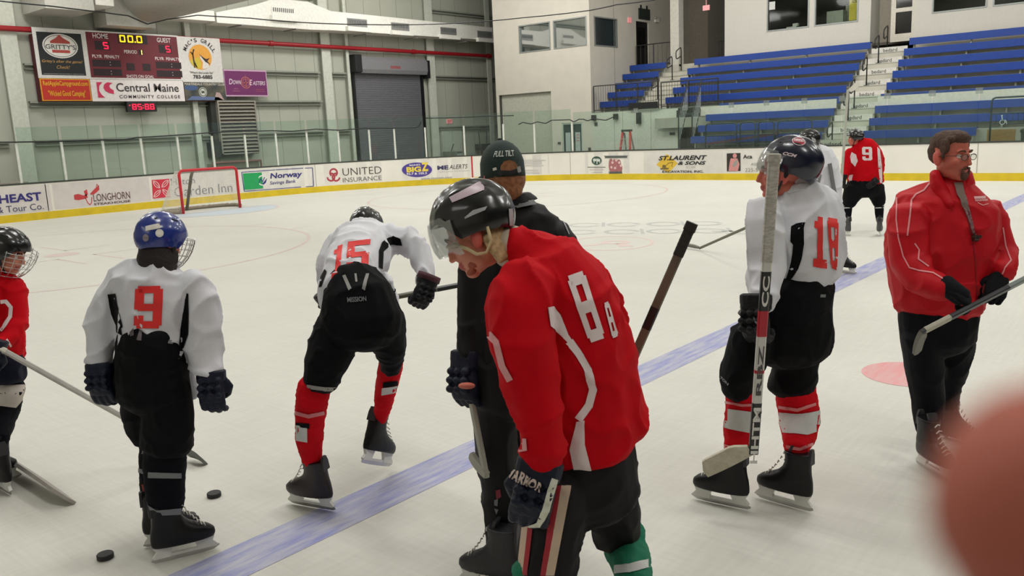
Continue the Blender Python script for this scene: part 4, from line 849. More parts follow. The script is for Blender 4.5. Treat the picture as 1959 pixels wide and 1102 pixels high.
# aisle hand rails
RAIL = mat('rail_dark', (52, 52, 50), .45, .3)
def handrail(x, k, lab, y=None, z=None, h=.95, flip=1):
    y = YK(k)-.1 if y is None else y; z = ZK_(k)-.43 if z is None else z
    e = E('handrail', (x, y, z), lab, 'handrail', 'looped aisle handrails'); b = MB()
    b.tube([(x, y, z), (x, y, z+h-.08), (x, y-.04, z+h), (x, y-.22, z+h-.06), (x, y-.4, z+h-.16), (x, y-.44, z+h-.24), (x, y-.42, z+h-.44), (x, y-.34, z+h-.46), (x, y-.0, z+h-.34)], .022, 8); O('rail', b, RAIL, e, smooth=True)
    b = MB(); b.box((x-.07, y-.07, z), (x+.07, y+.07, z+.025)); O('foot_plate', b, RAIL, e)
handrail(16.4, 4, 'looped dark handrail before the glazed door at the stair top', y=32.25)
for k, t in ((3, 'second from the stair top, between blue bench ends'), (1, 'third down from the stair top'), (-1, 'fourth down from the stair top'), (-2, 'just above the raised stick blade'), ):
    handrail(16.42, k, 'looped dark handrail in the lettered aisle, '+t)
handrail(16.3, -4, 'bright topped handrail at the foot of the lettered aisle', z=1.0, h=.75)
handrail(8.3, 4, 'looped dark handrail beside the white pillar at the stand top', y=32.0); handrail(8.3, 3, 'looped dark handrail near the top of the short aisle'); handrail(8.3, 1, 'looped dark handrail half way down the short aisle', h=.9)
# platform railing with thin balusters
def railing(name, p0, p1, z0, h, lab, nb, posts=(0, 1), m=RAIL, r=.022, group=None):
    p0, p1 = Vector((*p0, 0)), Vector((*p1, 0)); e = E(name, (p0.x, p0.y, z0), lab, 'railing', group)
    b = MB(); b.tube([p0+Vector((0, 0, z0+h)), p1+Vector((0, 0, z0+h))], r, 8); O('top_rail', b, m, e); b = MB(); b.tube([p0+Vector((0, 0, z0+.08)), p1+Vector((0, 0, z0+.08))], r*.9, 8); O('bottom_rail', b, m, e)
    for t in posts: q = p0.lerp(p1, t); b = MB(); b.tube([q+Vector((0, 0, z0-.0)), q+Vector((0, 0, z0+h))], r*1.15, 8); O('post', b, m, e)
    b = MB()
    for i in range(1, nb): q = p0.lerp(p1, i/nb); b.tube([q+Vector((0, 0, z0+.08)), q+Vector((0, 0, z0+h-.02))], .008, 4)
    O('balusters', b, m, e, kind='stuff'); return e
railing('railing', (5.95, 28.97), (8.98, 28.97), 2.52, 1.05, 'black baluster railing fronting the short bench section', 26, (0, .36, .69, 1))
railing('railing', (9.1, 28.97), (11.48, 28.97), 2.52, .98, 'black baluster railing fronting the middle bench section', 20, (0, .5, 1))
bk2 = E('screen_sheet', (8.2, 28.94, 2.5), 'solid black panel at the foot of the platform railing', 'panel'); b = MB(); b.box((7.66, 28.9, 2.53), (8.96, 28.94, 2.8)); O('sheet', b, BLACK, bk2)
railing('railing', (XC+.1, 32.4), (7.6, 32.4), 4.38, .95, 'thin black railing on the landing before the black door', 8, (0, .5, 1))
railing('railing', (9.0, 34.0), (9.9, 34.0), 4.38, .9, 'small dark railing inside the shadowed opening', 6, (0, 1))
for i, x in enumerate((5.95, 7.02, 8.1, 9.9, 11.45)):
    b = MB(); h = (.22, .22, .44, .44, .22)[i]; b.box((x-.08, 28.86, 2.42-h), (x+.08, 29.0-.01, 2.42)); O('speaker_box', b, BLACK, label='small black box hanging under the platform edge, '+('at its left end', 'second from the left end', 'long one in the middle', 'long one right of the ladder', 'at its right end')[i], cat='box', group='black boxes under the platform edge')
# stair down beside the stand, with slanting slatted rails
def slant(x, lab, y0=28.9, y1=27.7):
    e = E('stair_rail', (x, y1, 1.0), lab, 'railing'); b = MB(); b.tube([(x, y0, 3.45), (x+.25, y1, 2.15), (x+.25, y1, 1.1)], .025, 8); O('top_rail', b, RAIL, e); b = MB(); b.tube([(x, y0, 2.62), (x+.25, y1, 1.15)], .02, 8); O('bottom_rail', b, RAIL, e); b = MB()
    for i in range(1, 8): t = i/8; b.tube([(x+.25*t, y0+(y1-y0)*t, 2.62-1.47*t), (x+.25*t, y0+(y1-y0)*t, 3.45-1.3*t)], .01, 4)
    O('balusters', b, mat('baluster_light', (176, 180, 178), .5), e, kind='stuff')
slant(10.3, 'slanting slatted stair rail above the dark stair opening'); slant(10.85, 'second slanting slatted stair rail, nearer the benches')
# steel crowd barriers in front of the stand
def barrier(x0, x1, y, lab, z0=.0, zt=1.86, zm=1.45):
    e = E('crowd_barrier', ((x0+x1)/2, y, z0), lab, 'barrier', 'round cornered steel barriers'); b = MB(); m = mat('barrier_dark', (44, 60, 66), .45, .3)
    b.tube([(x0, y, z0), (x0, y, zt-.1), (x0+.03, y, zt-.03), (x0+.1, y, zt), (x1-.1, y, zt), (x1-.03, y, zt-.03), (x1, y, zt-.1), (x1, y, z0)], .025, 8); O('frame', b, m, e, smooth=True)
    b = MB(); b.tube([(x0, y, zm), (x1, y, zm)], .018, 8); b.tube([(x0, y, zt-.72), (x1, y, zt-.72)], .018, 8); O('cross_bar', b, m, e); b = MB(); n = max(4, int((x1-x0)/.13))
    for i in range(1, n): x = x0+(x1-x0)*i/n; b.tube([(x, y, zt-.72), (x, y, zm)], .008, 4)
    O('bars', b, m, e, kind='stuff')
barrier(12.05, 13.2, 26.9, 'dark steel barrier before the stand, leftmost of the four'); barrier(13.33, 13.87, 26.9, 'narrow dark steel barrier, second from the left'); barrier(13.98, 14.53, 26.9, 'narrow dark steel barrier, third from the left'); barrier(14.65, 15.78, 26.9, 'wide dark steel barrier nearest the lettered aisle')
barrier(20.85, 22.2, 26.9, 'dark steel barrier at the right edge, above the plywood', zt=2.24, zm=1.8); barrier(22.3, 23.6, 26.95, 'dark steel barrier just outside the right edge of the stand front', zt=2.26, zm=1.8)
wc = E('wheelchair_sign', (21.2, 26.86, 1.5), 'small pale wheelchair symbol on the right hand barrier', 'sign'); b = MB(); fz = lambda u, v: (21.15+u, 26.86, 1.56+v); ring2(b, 0, 0, .07, .07, fz, r0=.75, n=16); strip2(b, [(-.02, .16), (0, .05), (.08, .05), (.11, -.05)], .02, fz); ring2(b, -.02, .18, .022, .022, fz, n=8); O('symbol', b, mat('symbol_white', (206, 212, 216), .5), wc)
ply = E('plywood_panel', (21, 27.1, 0), 'tan plywood sheet standing at the far right under the barrier', 'panel'); b = MB(); b.box((20.75, 27.05, 0), (21.45, 27.09, 1.36)); O('sheet', b, mat('plywood', (156, 122, 70), .7, var=.15, stretch=(1, 1, 6)), ply)
tk = E('trash_bin', (21.9, 26.9, 0), 'dark green bin at the right edge behind the glass', 'bin'); b = MB(); b.loft([[Vector((21.9+.34*math.cos(t)*s, 27.2+.3*math.sin(t)*s, z)) for t in [2*math.pi*i/20 for i in range(20)]] for s, z in ((.85, 0), (1, 1.25), (1.06, 1.26), (1.06, 1.33), (.95, 1.36))]); O('body', b, mat('bin_green', (58, 64, 54), .6), tk, smooth=True, sharp=40)
mtb = E('folded_mats', (13, 27.4, 0), 'maroon folded tables stacked behind the steel barriers', 'table'); b = MB(); b.prism([(11.9, 27.15, 1.12), (14.6, 27.15, 1.42), (14.6, 27.15, 1.5), (11.9, 27.15, 1.2)], (0, .1, 0)); O('top', b, mat('maroon_dull', (96, 50, 62), .6), mtb); b = MB(); b.box((12.0, 27.17, .0), (12.06, 27.23, 1.13)); b.box((14.4, 27.17, 0), (14.46, 27.23, 1.42)); O('legs', b, BLACK, mtb)
# stair well frame
sw = E('doorway_frame', (10.2, YF, 0), kind='structure'); b = MB(); b.box((9.8, YF-.02, 0), (9.9, YF+.15, 2.3)); b.box((9.9, YF-.02, 2.2), (11.0, YF+.15, 2.3)); O('frame', b, mat('frame_dark', (46, 54, 56), .6), sw)
# ladder
ld = E('step_ladder', (7.95, 28.2, 0), 'red fibreglass step ladder standing against the pale wall', 'ladder'); LR = mat('ladder_red', (206, 70, 66), .5)
def lr(side, t): return Vector((7.93+side*(.17+.12*(1-t)), 28.0+.28*t, 1.72*t))
for s in (-1, 1):
    b = MB(); a_, c_ = lr(s, 0), lr(s, 1); b.loft([[p+Vector((dx, dy, 0)) for dx, dy in ((-.035, -.03), (.035, -.03), (.035, .03), (-.035, .03))] for p in (a_, c_)]); O('front_rail', b, LR, ld)
    b = MB(); a_ = Vector((7.93+s*.25, 28.78, 0)); c_ = Vector((7.93+s*.14, 28.34, 1.66)); b.loft([[p+Vector((dx, dy, 0)) for dx, dy in ((-.03, -.02), (.03, -.02), (.03, .02), (-.03, .02))] for p in (a_, c_)]); O('rear_rail', b, mat('ladder_grey', (150, 150, 146), .5), ld)
for i in range(5): t = .16+.165*i; b = MB(); p, q = lr(-1, t), lr(1, t); b.box((p.x, p.y-.04, p.z), (q.x, p.y+.05, p.z+.03)); O('step', b, mat('ladder_alu', (186, 186, 182), .35, .5), ld)
b = MB(); b.box((7.74, 28.2, 1.7), (8.12, 28.42, 1.78)); O('top_cap', b, mat('cap_greenish', (52, 62, 56), .5), ld)
# ------------------------------------------------------------------ people: helpers
GH = Vector((FW.x, FW.y, 0)).normalized(); RH = Vector((RT.x, RT.y, 0)).normalized(); UZ = Vector((0, 0, 1))
def remesh(mb, vox, it=4, fac=.5, fold=None):
    me = bpy.data.meshes.new('tmp'); me.from_pydata(mb.v, [], mb.f); me.update()
    o = bpy.data.objects.new('tmp', me); COL.objects.link(o)
    r = o.modifiers.new('r', 'REMESH'); r.mode = 'VOXEL'; r.voxel_size = vox
    if it: s = o.modifiers.new('s', 'SMOOTH'); s.factor = fac; s.iterations = it
    dg = bpy.context.evaluated_depsgraph_get(); m2 = bpy.data.meshes.new_from_object(o.evaluated_get(dg))
    n = len(m2.vertices); A = np.empty(n*3); m2.vertices.foreach_get('co', A); A = A.reshape(-1, 3)
    Nn = np.empty(n*3); m2.vertices.foreach_get('normal', Nn); Nn = Nn.reshape(-1, 3)
    F = [tuple(p.vertices) for p in m2.polygons]
    bpy.data.objects.remove(o); bpy.data.meshes.remove(me); bpy.data.meshes.remove(m2)
    if fold:
        amp, sc, sq = fold
        def fo(p):
            w = noise.noise(Vector((p[0]*3, p[1]*3, p[2]*3)))*.12
            a = noise.noise(Vector((p[0]*sc, p[1]*sc, p[2]*sc*sq)))
            r_ = 1-abs(noise.noise(Vector(((p[0]+w)*sc*1.3+9, (p[1]+w)*sc*1.3, (p[2]+w)*sc*sq*2.2))))*2.6
            return a*.8+max(0, r_)**2*.75-.25
        D = np.array([fo(p) for p in A])
        A = A+Nn*(D*amp)[:, None]
    out = MB(); out.v = [tuple(p) for p in A]; out.f = F; out.m = [0]*len(F); return out
def bvh(mb): return BVHTree.FromPolygons([Vector(p) for p in mb.v], mb.f)
class Pers:
    def __init__(s, bx, by, label, shift=0.0, cat='person', group=None, base=None):
        s.B = on(bx, by, 2, 0) if base is None else Vector(base); s.B += GH*shift; s.label = label; s.root = None; s.cat = cat
    def T(s, px, py, o=0.):
        d = ray(px, py); return ((s.B+GH*o-CAM).dot(GH))/d.dot(GH)
    def P(s, px, py, o=0.): return CAM+ray(px, py)*s.T(px, py, o)
    def chain(s, mb, st, k=1., n=16, e=2.0, tk=1., cap=True):
        C_ = []; W_ = []; T_ = []
        for q in st:
            px, py, o, w = q[:4]; t = s.T(px, py, o); C_.append(CAM+ray(px, py)*t); wm = w*t/FPX*k; W_.append(wm); T_.append((q[4]*k if len(q) > 4 else wm)*tk)
        N = len(C_); rings = []
        def ring(c, tn, w, t_):
            v = (c-CAM).normalized(); b = v-tn*v.dot(tn)
            b = b.normalized() if b.length > .2 else (UP-tn*UP.dot(tn)).normalized(); a = tn.cross(b)
            R = []
            for j in range(n):
                A = 2*math.pi*j/n; ca, sa = math.cos(A), math.sin(A)
                R.append(c+a*w*math.copysign(abs(ca)**(2/e), ca)+b*t_*math.copysign(abs(sa)**(2/e), sa))
            return R
        TN = [(C_[min(i+1, N-1)]-C_[max(i-1, 0)]).normalized() for i in range(N)]
        if cap:
            for f_, d_ in ((.35, .85), (.75, .5)): r = min(W_[0], T_[0]); rings.append(ring(C_[0]-TN[0]*r*d_*.6, TN[0], W_[0]*f_, T_[0]*f_))
        for i in range(N): rings.append(ring(C_[i], TN[i], W_[i], T_[i]))
        if cap:
            for f_, d_ in ((.75, .5), (.35, .85)): r = min(W_[-1], T_[-1]); rings.append(ring(C_[-1]+TN[-1]*r*d_*.6, TN[-1], W_[-1]*f_, T_[-1]*f_))
        mb.loft(rings); return mb
    def cloth(s, name, chains, m, vox=.010, it=3, fold=(.024, 6.0, .5), e=2.2, **k):
        mb = MB()
        for c in chains: s.chain(mb, c, e=e)
        r = remesh(mb, vox, it, .5, fold); o = O(name, r, m, s.root, smooth=True, **k); return o, bvh(r)
SKIN = mat('skin', (206, 132, 108), .5, var=.05, scale=30, bump=.08, bscale=160, sss=.12)
SKINR = mat('skin_ruddy', (196, 104, 86), .5, var=.06, scale=30, sss=.12)
HB = lambda *a: a
def fr(f, u):
    f = Vector(f).normalized(); u = Vector(u); u = (u-f*u.dot(f)).normalized(); return f, u, u.cross(f)   # s = character's left
def img(a, b, c): return RT*a+UP*b+FW*c
def headprims(mb, O_, f, u, s, k=1., neck=None, jaw=1., ears=True):
    def L(x, y, z=0.): return O_+(f*x+u*y+s*z)*k
    def el(c, r, n=18, m=12): mb.ell(L(*c), (f*r[0]*k, s*r[2]*k, u*r[1]*k), n, m)
    el((-.012, .04, 0), (.096, .085, .076)); el((.03, -.02, 0), (.062, .085, .062)); el((.04, -.062, 0), (.045, .05*jaw, .05)); el((.066, -.098, 0), (.026, .022, .028)); el((.0, -.06, 0), (.06, .05, .056))
    for z in (-1, 1):
        el((.02, -.075, z*.035), (.045, .028, .02)); el((.06, -.022, z*.04), (.026, .02, .02)); el((.09, -.04, z*.011), (.012, .009, .009), 10, 8); el((.078, .024, z*.028), (.014, .010, .026), 10, 8)
        if ears: mb.ell(L(-.012, -.012, z*.081), ((f*.022-u*.004)*k, (s*.012+f*.004*-z)*k, (u*.036-f*.006)*k), 12, 8); el((-.006, -.036, z*.075), (.012, .014, .01), 8, 6)
    el((.095, .0, 0), (.012, .026, .010), 10, 8); el((.104, -.018, 0), (.014, .018, .011), 10, 8); el((.109, -.032, 0), (.014, .011, .013), 10, 8)
    el((.09, -.062, 0), (.013, .0075, .024), 12, 8); el((.088, -.073, 0), (.012, .0078, .02), 12, 8); el((.082, -.05, 0), (.012, .014, .026), 10, 8)
def nosemod(A, O_, f, u, s, k):
    """press eye sockets into the remeshed head"""
    for z in (-1, 1):
        c = O_+(f*.083+u*.004+s*z*.031)*k; c = np.array(c); D = np.linalg.norm(A-c, axis=1); w = np.exp(-(D/(.016*k))**2); A -= np.outer(w*.011*k, np.array(f))
    return A
def body(p, chains, head=None, vox=.007, skin=SKIN, label=None, lips=True, thin=.72, jaw=1.):
    mb = MB()
    for c in chains: p.chain(mb, c, k=thin)
    if head:
        O_, f, u, s, k = head; headprims(mb, O_, f, u, s, k, jaw=jaw)
    r = remesh(mb, vox, 3, .45)
    if head:
        A = nosemod(np.array(r.v), O_, f, u, s, k); r.v = [tuple(x) for x in A]
        for i, F in enumerate(r.f):
            c = Vector(r.v[F[0]])-O_; x, y, z = c.dot(f)/k, c.dot(u)/k, c.dot(s)/k
            if lips and x > .08 and abs(z) < .026 and -.083 < y < -.054: r.m[i] = 1
            if abs(z) > .074 and x < .02 and y < .03: r.m[i] = 2
    o = O('person', r, [skin, mat('lips', (176, 84, 78), .45), mat('ear', (204, 96, 84), .5, sss=.1)], None, p.label, p.cat, smooth=True, loc=p.B)
    p.root = o
    if head:
        for z in (-1, 1):
            b = MB(); c = O_+(f*.071+u*.004+s*z*.031)*k; b.ell(c, (f*.012*k, s*.012*k, u*.012*k), 14, 10); n0 = len(b.f); b.ell(c+f*.0085*k, (f*.0042*k, s*.0055*k, u*.0055*k), 10, 6, m=1)
            O('eye', b, [mat('eye_white', (222, 216, 208), .2), mat('iris_dark', (58, 44, 36), .2)], o, smooth=True)
            b = MB(); b.tube([O_+(f*a_+u*b_+s*z*c_)*k for a_, b_, c_ in ((.094, .024, .012), (.094, .032, .026), (.088, .031, .04), (.078, .024, .052))], [.003*k, .0045*k, .004*k, .002*k], 6)
            O('eyebrow', b, mat('brow_hair', (84, 58, 42), .9), o, smooth=True)
    return o
def helmet(p, O_, f, u, s, shell, k=1., visor=False, cage=False, strap=True, name='helmet', vent=None, earc=True):
    Cn = O_+(f*-.008+u*.03)*k; A_, Bs, Cu = .142*k, .113*k, .128*k
    def surf(az, th, r=1.):
        cx, cz, cy = math.sin(th)*math.cos(az), math.sin(th)*math.sin(az), math.cos(th)
        g = 1.
        zz_ = abs(cz); g -= .055*math.exp(-((zz_-.42)/.05)**2)*max(0, cy)**.3 if cy > 0 else 0
        g += .032*(1 if zz_ < .3 and cy > .1 else 0)*min(1, (0.3-zz_)*12 if zz_ < .3 else 0)
        g -= .03*math.exp(-((cy-.12)/.05)**2)*(1 if cx < .5 else .4)
        g += .015*math.sin(az*3)**2*(1 if cy > .15 else 0)*max(0, 1-zz_)
        return Cn+(f*cx*A_+s*cz*Bs+u*cy*Cu)*g*r
    def thm(az):
        a = abs((az+math.pi) % (2*math.pi)-math.pi)/math.pi      # 0 front .. 1 back
        lv = .055-.0*a if a < .28 else (.055-(a-.28)/.12*.075 if a < .4 else (-.02-.0 if a < .55 else -.02-(a-.55)/.45*.035))
        return math.acos(max(-.9, min(.95, (lv-.03)/.128)))
    mb = MB(); NU, NV = 40, 16
    for r_, flip in ((1., 0), (.9, 1)):
        rows = [[surf(2*math.pi*i/NU, thm(2*math.pi*i/NU)*j/NV, r_) for i in range(NU)] for j in range(1, NV+1)]
        t = mb.V(surf(0, 0, r_)); R = [mb.ring(q) for q in rows]
        for i in range(NU):
            i2 = (i+1) % NU; mb.F((t, R[0][i], R[0][i2]) if not flip else (t, R[0][i2], R[0][i]))
            for j in range(NV-1): q = (R[j][i], R[j+1][i], R[j+1][i2], R[j][i2]); mb.F(q if not flip else q[::-1])
        if not flip: rim = R[-1]
        else:
            for i in range(NU): i2 = (i+1) % NU; mb.F((rim[i], R[-1][i], R[-1][i2], rim[i2]))
    h = O(name, mb, shell, p.root, smooth=True, sharp=50); hb = bvh(mb)
    vm = mat('vent_black', (12, 12, 14), .7)
    for az, th in ((.0, .75), (.55, .95), (-.55, .95), (2.6, .9), (-2.6, .9), (1.5, .75), (-1.5, .75)):
        b = MB(); c = surf(az, th, .995); n = (c-Cn).normalized(); e1 = (f-n*f.dot(n)).normalized(); e2 = n.cross(e1); b.ell(c, (e1*.022*k, e2*.007*k, n*.004*k), 12, 6); O('vent', b, vm, h, smooth=True)
    if earc:
        for z in (-1, 1):
            b = MB(); c = Cn+(f*.012-u*.045+s*z*.1)*k; b.ell(c, (f*.012*k, s*.006*k, u*.03*k), 10, 8); O('ear_loop', b, vm, h, smooth=True)
    if strap:
        b = MB(); P_ = [Cn+(f*.02-u*.03+s*.104)*k, O_+(f*.022-u*.06+s*.08)*k, O_+(f*.04-u*.11+s*.045)*k, O_+(f*.05-u*.124)*k, O_+(f*.04-u*.11-s*.045)*k, O_+(f*.022-u*.06-s*.08)*k, Cn+(f*.02-u*.03-s*.104)*k]
        b.tube(P_, .006*k, 6); O('chin_strap', b, BLACK, h, smooth=True)
    def shellpt(az, y, r): q = math.sqrt(max(.05, 1-((y-.03)/.2)**2)); return Cn+(f*math.cos(az)*(.142+r)*q+s*math.sin(az)*(.113+r)*q+u*(y-.03))*k
    if visor:
        b = MB(); n = 20; rows = []
        for y, r in ((.07, .006), (.04, .012), (.01, .018), (-.02, .022), (-.045, .022)):
            rows.append([shellpt(-1.25+2.5*i/n, y-(.02 if abs(i-n/2) > n*.42 else 0), r) for i in range(n+1)])
        for dr in (0, .003):
            R = [b.ring([q+(q-Cn).normalized()*dr for q in row]) for row in rows]
            for j in range(len(R)-1):
                for i in range(n): b.F((R[j][i], R[j+1][i], R[j+1][i+1], R[j][i+1]))
        O('visor', b, glass('visor_clear', (.86, .87, .87), .14, .05, .10, (210, 212, 212)), h, smooth=True)
    if cage:
        b = MB()
        for i in range(9):
            az = -1.2+2.4*i/8; b.tube([shellpt(az, y, .03+.012*(1-abs(az))) for y in (.05, .02, -.02, -.06, -.1, -.135)], .0022*k, 5)
        for y in (.04, .015, -.015, -.05, -.085, -.12): b.tube([shellpt(-1.25+2.5*i/14, y, .03+.012*(1-abs(-1.25+2.5*i/14))) for i in range(15)], .0022*k, 5)
        O('face_cage', b, STEEL, h, smooth=True)
    return h, hb
# flat shapes draped on a garment, given where the camera sees them
SPLIT = {'side_panel', 'sock_stripe', 'spine_pad', 'pants_emblem', 'side_stripe', 'hem_stripe', 'number'}
def drape(name, polys, tree, m, parent, off=.004, step=7., texts=(), origin=None):
    if name in SPLIT and len(polys) > 1:
        G = []
        for P in polys:
            bb = (min(x for x, y in P)-.5, min(y for x, y in P)-.5, max(x for x, y in P)+.5, max(y for x, y in P)+.5); g = [P]; R = [bb]
            for q in G[:]:
                if any(not (b2[0] > c[2] or b2[2] < c[0] or b2[1] > c[3] or b2[3] < c[1]) for b2 in q[1] for c in R): g += q[0]; R += q[1]; G.remove(q)
            G.append((g, R))
        if len(G) > 1:
            for g, _ in G: r = drape(name+' ', g, tree, m, parent, off, step); 
            return r
    name = name.strip()
    bm = bmesh.new()
    for P in polys:
        vs = [bm.verts.new((x, y, 0)) for x, y in P]
        try: bm.faces.new(vs)
        except Exception: pass
    for (t, q, bold, shear) in texts:
        A, Fc = text_geo(t, bold, shear)
        bl, br, tr, tl = [Vector(c) for c in q]
        vs = [bm.verts.new((*((bl*(1-u)+br*u)*(1-v)+(tl*(1-u)+tr*u)*v), 0)) for u, v in A]
        for F in Fc:
            try: bm.faces.new([vs[i] for i in F])
            except Exception: pass
    X = [v.co.x for v in bm.verts]; Y = [v.co.y for v in bm.verts]
    bmesh.ops.triangulate(bm, faces=bm.faces[:])
    for ax, lo, hi in ((0, min(X), max(X)), (1, min(Y), max(Y))):
        c = math.ceil(lo/step)*step
        while c < hi:
            co = (c, 0, 0) if ax == 0 else (0, c, 0); no = (1, 0, 0) if ax == 0 else (0, 1, 0)
            bmesh.ops.bisect_plane(bm, geom=bm.verts[:]+bm.edges[:]+bm.faces[:], plane_co=co, plane_no=no); c += step
    hit = {}
    for v in bm.verts:
        d = ray(v.co.x, v.co.y).normalized(); loc, n, i, dist = tree.ray_cast(CAM, d)
        if loc is None: hit[v.index if v.index >= 0 else id(v)] = None; v.tag = True; continue
        if n.dot(d) > 0: n = -n
        v.co = loc+n*off; v.tag = False
    dead = [v for v in bm.verts if v.tag]
    if dead: bmesh.ops.delete(bm, geom=dead, context='VERTS')
    # drop faces torn across a depth step
    bad = [f_ for f_ in bm.faces if max(e.calc_length() for e in f_.edges) > .12]
    if bad: bmesh.ops.delete(bm, geom=bad, context='FACES')
    bm.verts.ensure_lookup_table(); bm.verts.index_update()
    mb = MB(); mb.v = [tuple(v.co) for v in bm.verts]; mb.f = [tuple(v.index for v in f_.verts) for f_ in bm.faces]; mb.m = [0]*len(mb.f); bm.free()
    if not mb.f: return None
    return O(name, mb, m, parent, smooth=True)
# block numerals on a unit square, y down
NUM = {'1': [[(.1, .16), (.42, 0), (.72, 0), (.72, .82), (.95, .82), (.95, 1), (.08, 1), (.08, .82), (.34, .82), (.34, .24), (.1, .3)]],
 '9': [[(0, .12), (.16, 0), (.84, 0), (1, .12), (1, .88), (.84, 1), (.16, 1), (0, .88), (0, .72), (.32, .72), (.32, .82), (.66, .82), (.66, .6), (.16, .6), (0, .5), (0, .12), (.34, .2), (.34, .42), (.66, .42), (.66, .2), (.34, .2)]]}
def numeral(ch, x0, y0, x1, y1, x0b=None, x1b=None, y0r=None, y1r=None):
    """strokes as rectangles in the box; optional slanted corners"""
    w = .33; h = .17
    R = {'9': [(0, .07, w, .56), (.1, 0, .9, h), (1-w, .07, 1, .93), (.1, .42, .8, .59), (.1, 1-h, .9, 1), (0, .7, w, .93)],
         '8': [(0, .07, w, .93), (.1, 0, .9, h), (1-w, .07, 1, .93), (.2, .42, .8, .58), (.1, 1-h, .9, 1)],
         '0': [(0, .07, w, .93), (.1, 0, .9, h), (1-w, .07, 1, .93), (.1, 1-h, .9, 1)],
         '5': [(0, 0, w, .55), (0, 0, 1, h), (0, .38, .85, .55), (1-w, .44, 1, .93), (.1, 1-h, .9, 1), (0, .7, w, .93)],
         '1': [(.33, 0, .72, 1), (.08, .83, .97, 1), (.1, .1, .4, .24)]}[ch]
    def mp(u, v):
        xa = x0+(x0b-x0 if x0b is not None else 0)*v; xb = x1+(x1b-x1 if x1b is not None else 0)*v
        ya = y0+((y0r-y0) if y0r is not None else 0)*u; yb = y1+((y1r-y1) if y1r is not None else 0)*u
        return (xa+(xb-xa)*u, ya+(yb-ya)*v)
    return [[mp(a, b), mp(c, b), mp(c, d), mp(a, d)] for a, b, c, d in R]
def strips(pts, w):
    out = []
    for a, b in zip(pts, pts[1:]):
        d = Vector((b[0]-a[0], b[1]-a[1])); L_ = d.length; d /= L_; n = Vector((-d.y, d.x))*w/2; e = d*w*.2
        out.append([(a[0]-e.x+n.x, a[1]-e.y+n.y), (b[0]+e.x+n.x, b[1]+e.y+n.y), (b[0]+e.x-n.x, b[1]+e.y-n.y), (a[0]-e.x-n.x, a[1]-e.y-n.y)])
    return out
# glove: wrist at W, X towards the fingers, Z out of the back of the hand, thumb on side t
GLB = mat('glove_black', (14, 15, 20), .55, spec=.3, bump=.3, bscale=80); GLN = mat('glove_navy', (14, 20, 40), .55, spec=.3, bump=.3, bscale=80)
def glove(p, W_, X, Z, t=1, curl=.9, k=1., m=GLB, cuffm=None, name='glove', slim=False, cuff=True, cl=.6):
    X = Vector(X).normalized(); Z = Vector(Z); Z = (Z-X*Z.dot(X)).normalized(); Y = Z.cross(X)*t; W_ = Vector(W_)
    def L(x, y, z): return W_+(X*x+Y*y+Z*z)*k
    mb = MB(); th = .62 if slim else 1.
    def ringx(x, hw, ht, z0=0.): return [L(x, hw*math.copysign(abs(math.cos(a))**.8, math.cos(a)), z0+ht*math.copysign(abs(math.sin(a))**.8, math.sin(a))) for a in [2*math.pi*i/16 for i in range(16)]]
    mb.loft([ringx(-.02, .038*th, .03*th), ringx(.0, .042, .034*th), ringx(.04, .05, .035*th), ringx(.085, .05, .032*th), ringx(.1, .044, .024*th)])
    if cuff and not slim:
        for i, (x, hw, ht) in enumerate(((-.085*cl, .056, .046), (-.05*cl, .054, .045))): mb.loft([ringx(x-.006, hw*.8, ht*.8), ringx(x, hw, ht), ringx(x+.028, hw, ht), ringx(x+.036, hw*.85, ht*.85)])
        mb.loft([ringx(-.09*cl, .05, .04), ringx(.0, .044, .036)])
    if not slim:
        for x, z in ((.012, .036), (.04, .038), (.068, .036)):
            for y in (-.032, 0, .032): mb.ell(L(x, y, z), (X*.0135*k, Y*.0165*k, Z*.014*k), 8, 6)
    R = .0125 if not slim else .0095
    for i, y in enumerate((.038, .0135, -.0115, -.036)):
        ln = (.92, 1.05, 1., .82)[i]; a = 0.; P_ = L(.088, y, .004); pts = [P_]; rr = [R*1.05*k]
        for j, sl in enumerate((.042, .03, .026)):
            a += curl*(.75, 1.05, .8)[j]; d = X*math.cos(a)-Z*math.sin(a); q = pts[-1]+d*sl*ln*k
            pts += [pts[-1].lerp(q, .5), q]; rr += [R*k*(1.12 if not slim else 1.), R*k*(.92 if not slim else .95)]
        mb.tube([pts[0]-X*.02*k]+pts+[pts[-1]+(pts[-1]-pts[-2]).normalized()*R*.6*k], [R*k]+rr+[R*.5*k], 8)
    P0 = L(.012, .038, -.008); P1 = L(.045, .062, -.022); P2 = L(.075, .058-.012*curl, -.04-.012*curl); P3 = L(.09, .045-.02*curl, -.056-.014*curl)
    mb.tube([P0, P0.lerp(P1, .5), P1, P2, P3, P3+(P3-P2).normalized()*R*.5*k], [R*1.3*k, R*1.45*k, R*1.35*k, R*1.15*k, R*k, R*.5*k], 8)
    r = remesh(mb, .0045 if k > .8 else .006, 2, .4); g = O(name, r, m, p.root if isinstance(p, Pers) else p, smooth=True)
    if cuffm:
        b = MB(); b.loft([ringx(-.092*cl, .059, .05), ringx(-.04*cl, .06, .051), ringx(-.04*cl, .055, .045), ringx(-.092*cl, .053, .044)], cap=False, closed=True); O('glove_cuff', b, cuffm, g, smooth=True)
    g2 = bvh(r); return g, g2
SKB = mat('skate_black', (14, 14, 16), .4, spec=.3); SKH = mat('skate_holder', (222, 222, 216), .4); LACE = mat('lace_white', (214, 210, 200), .7)
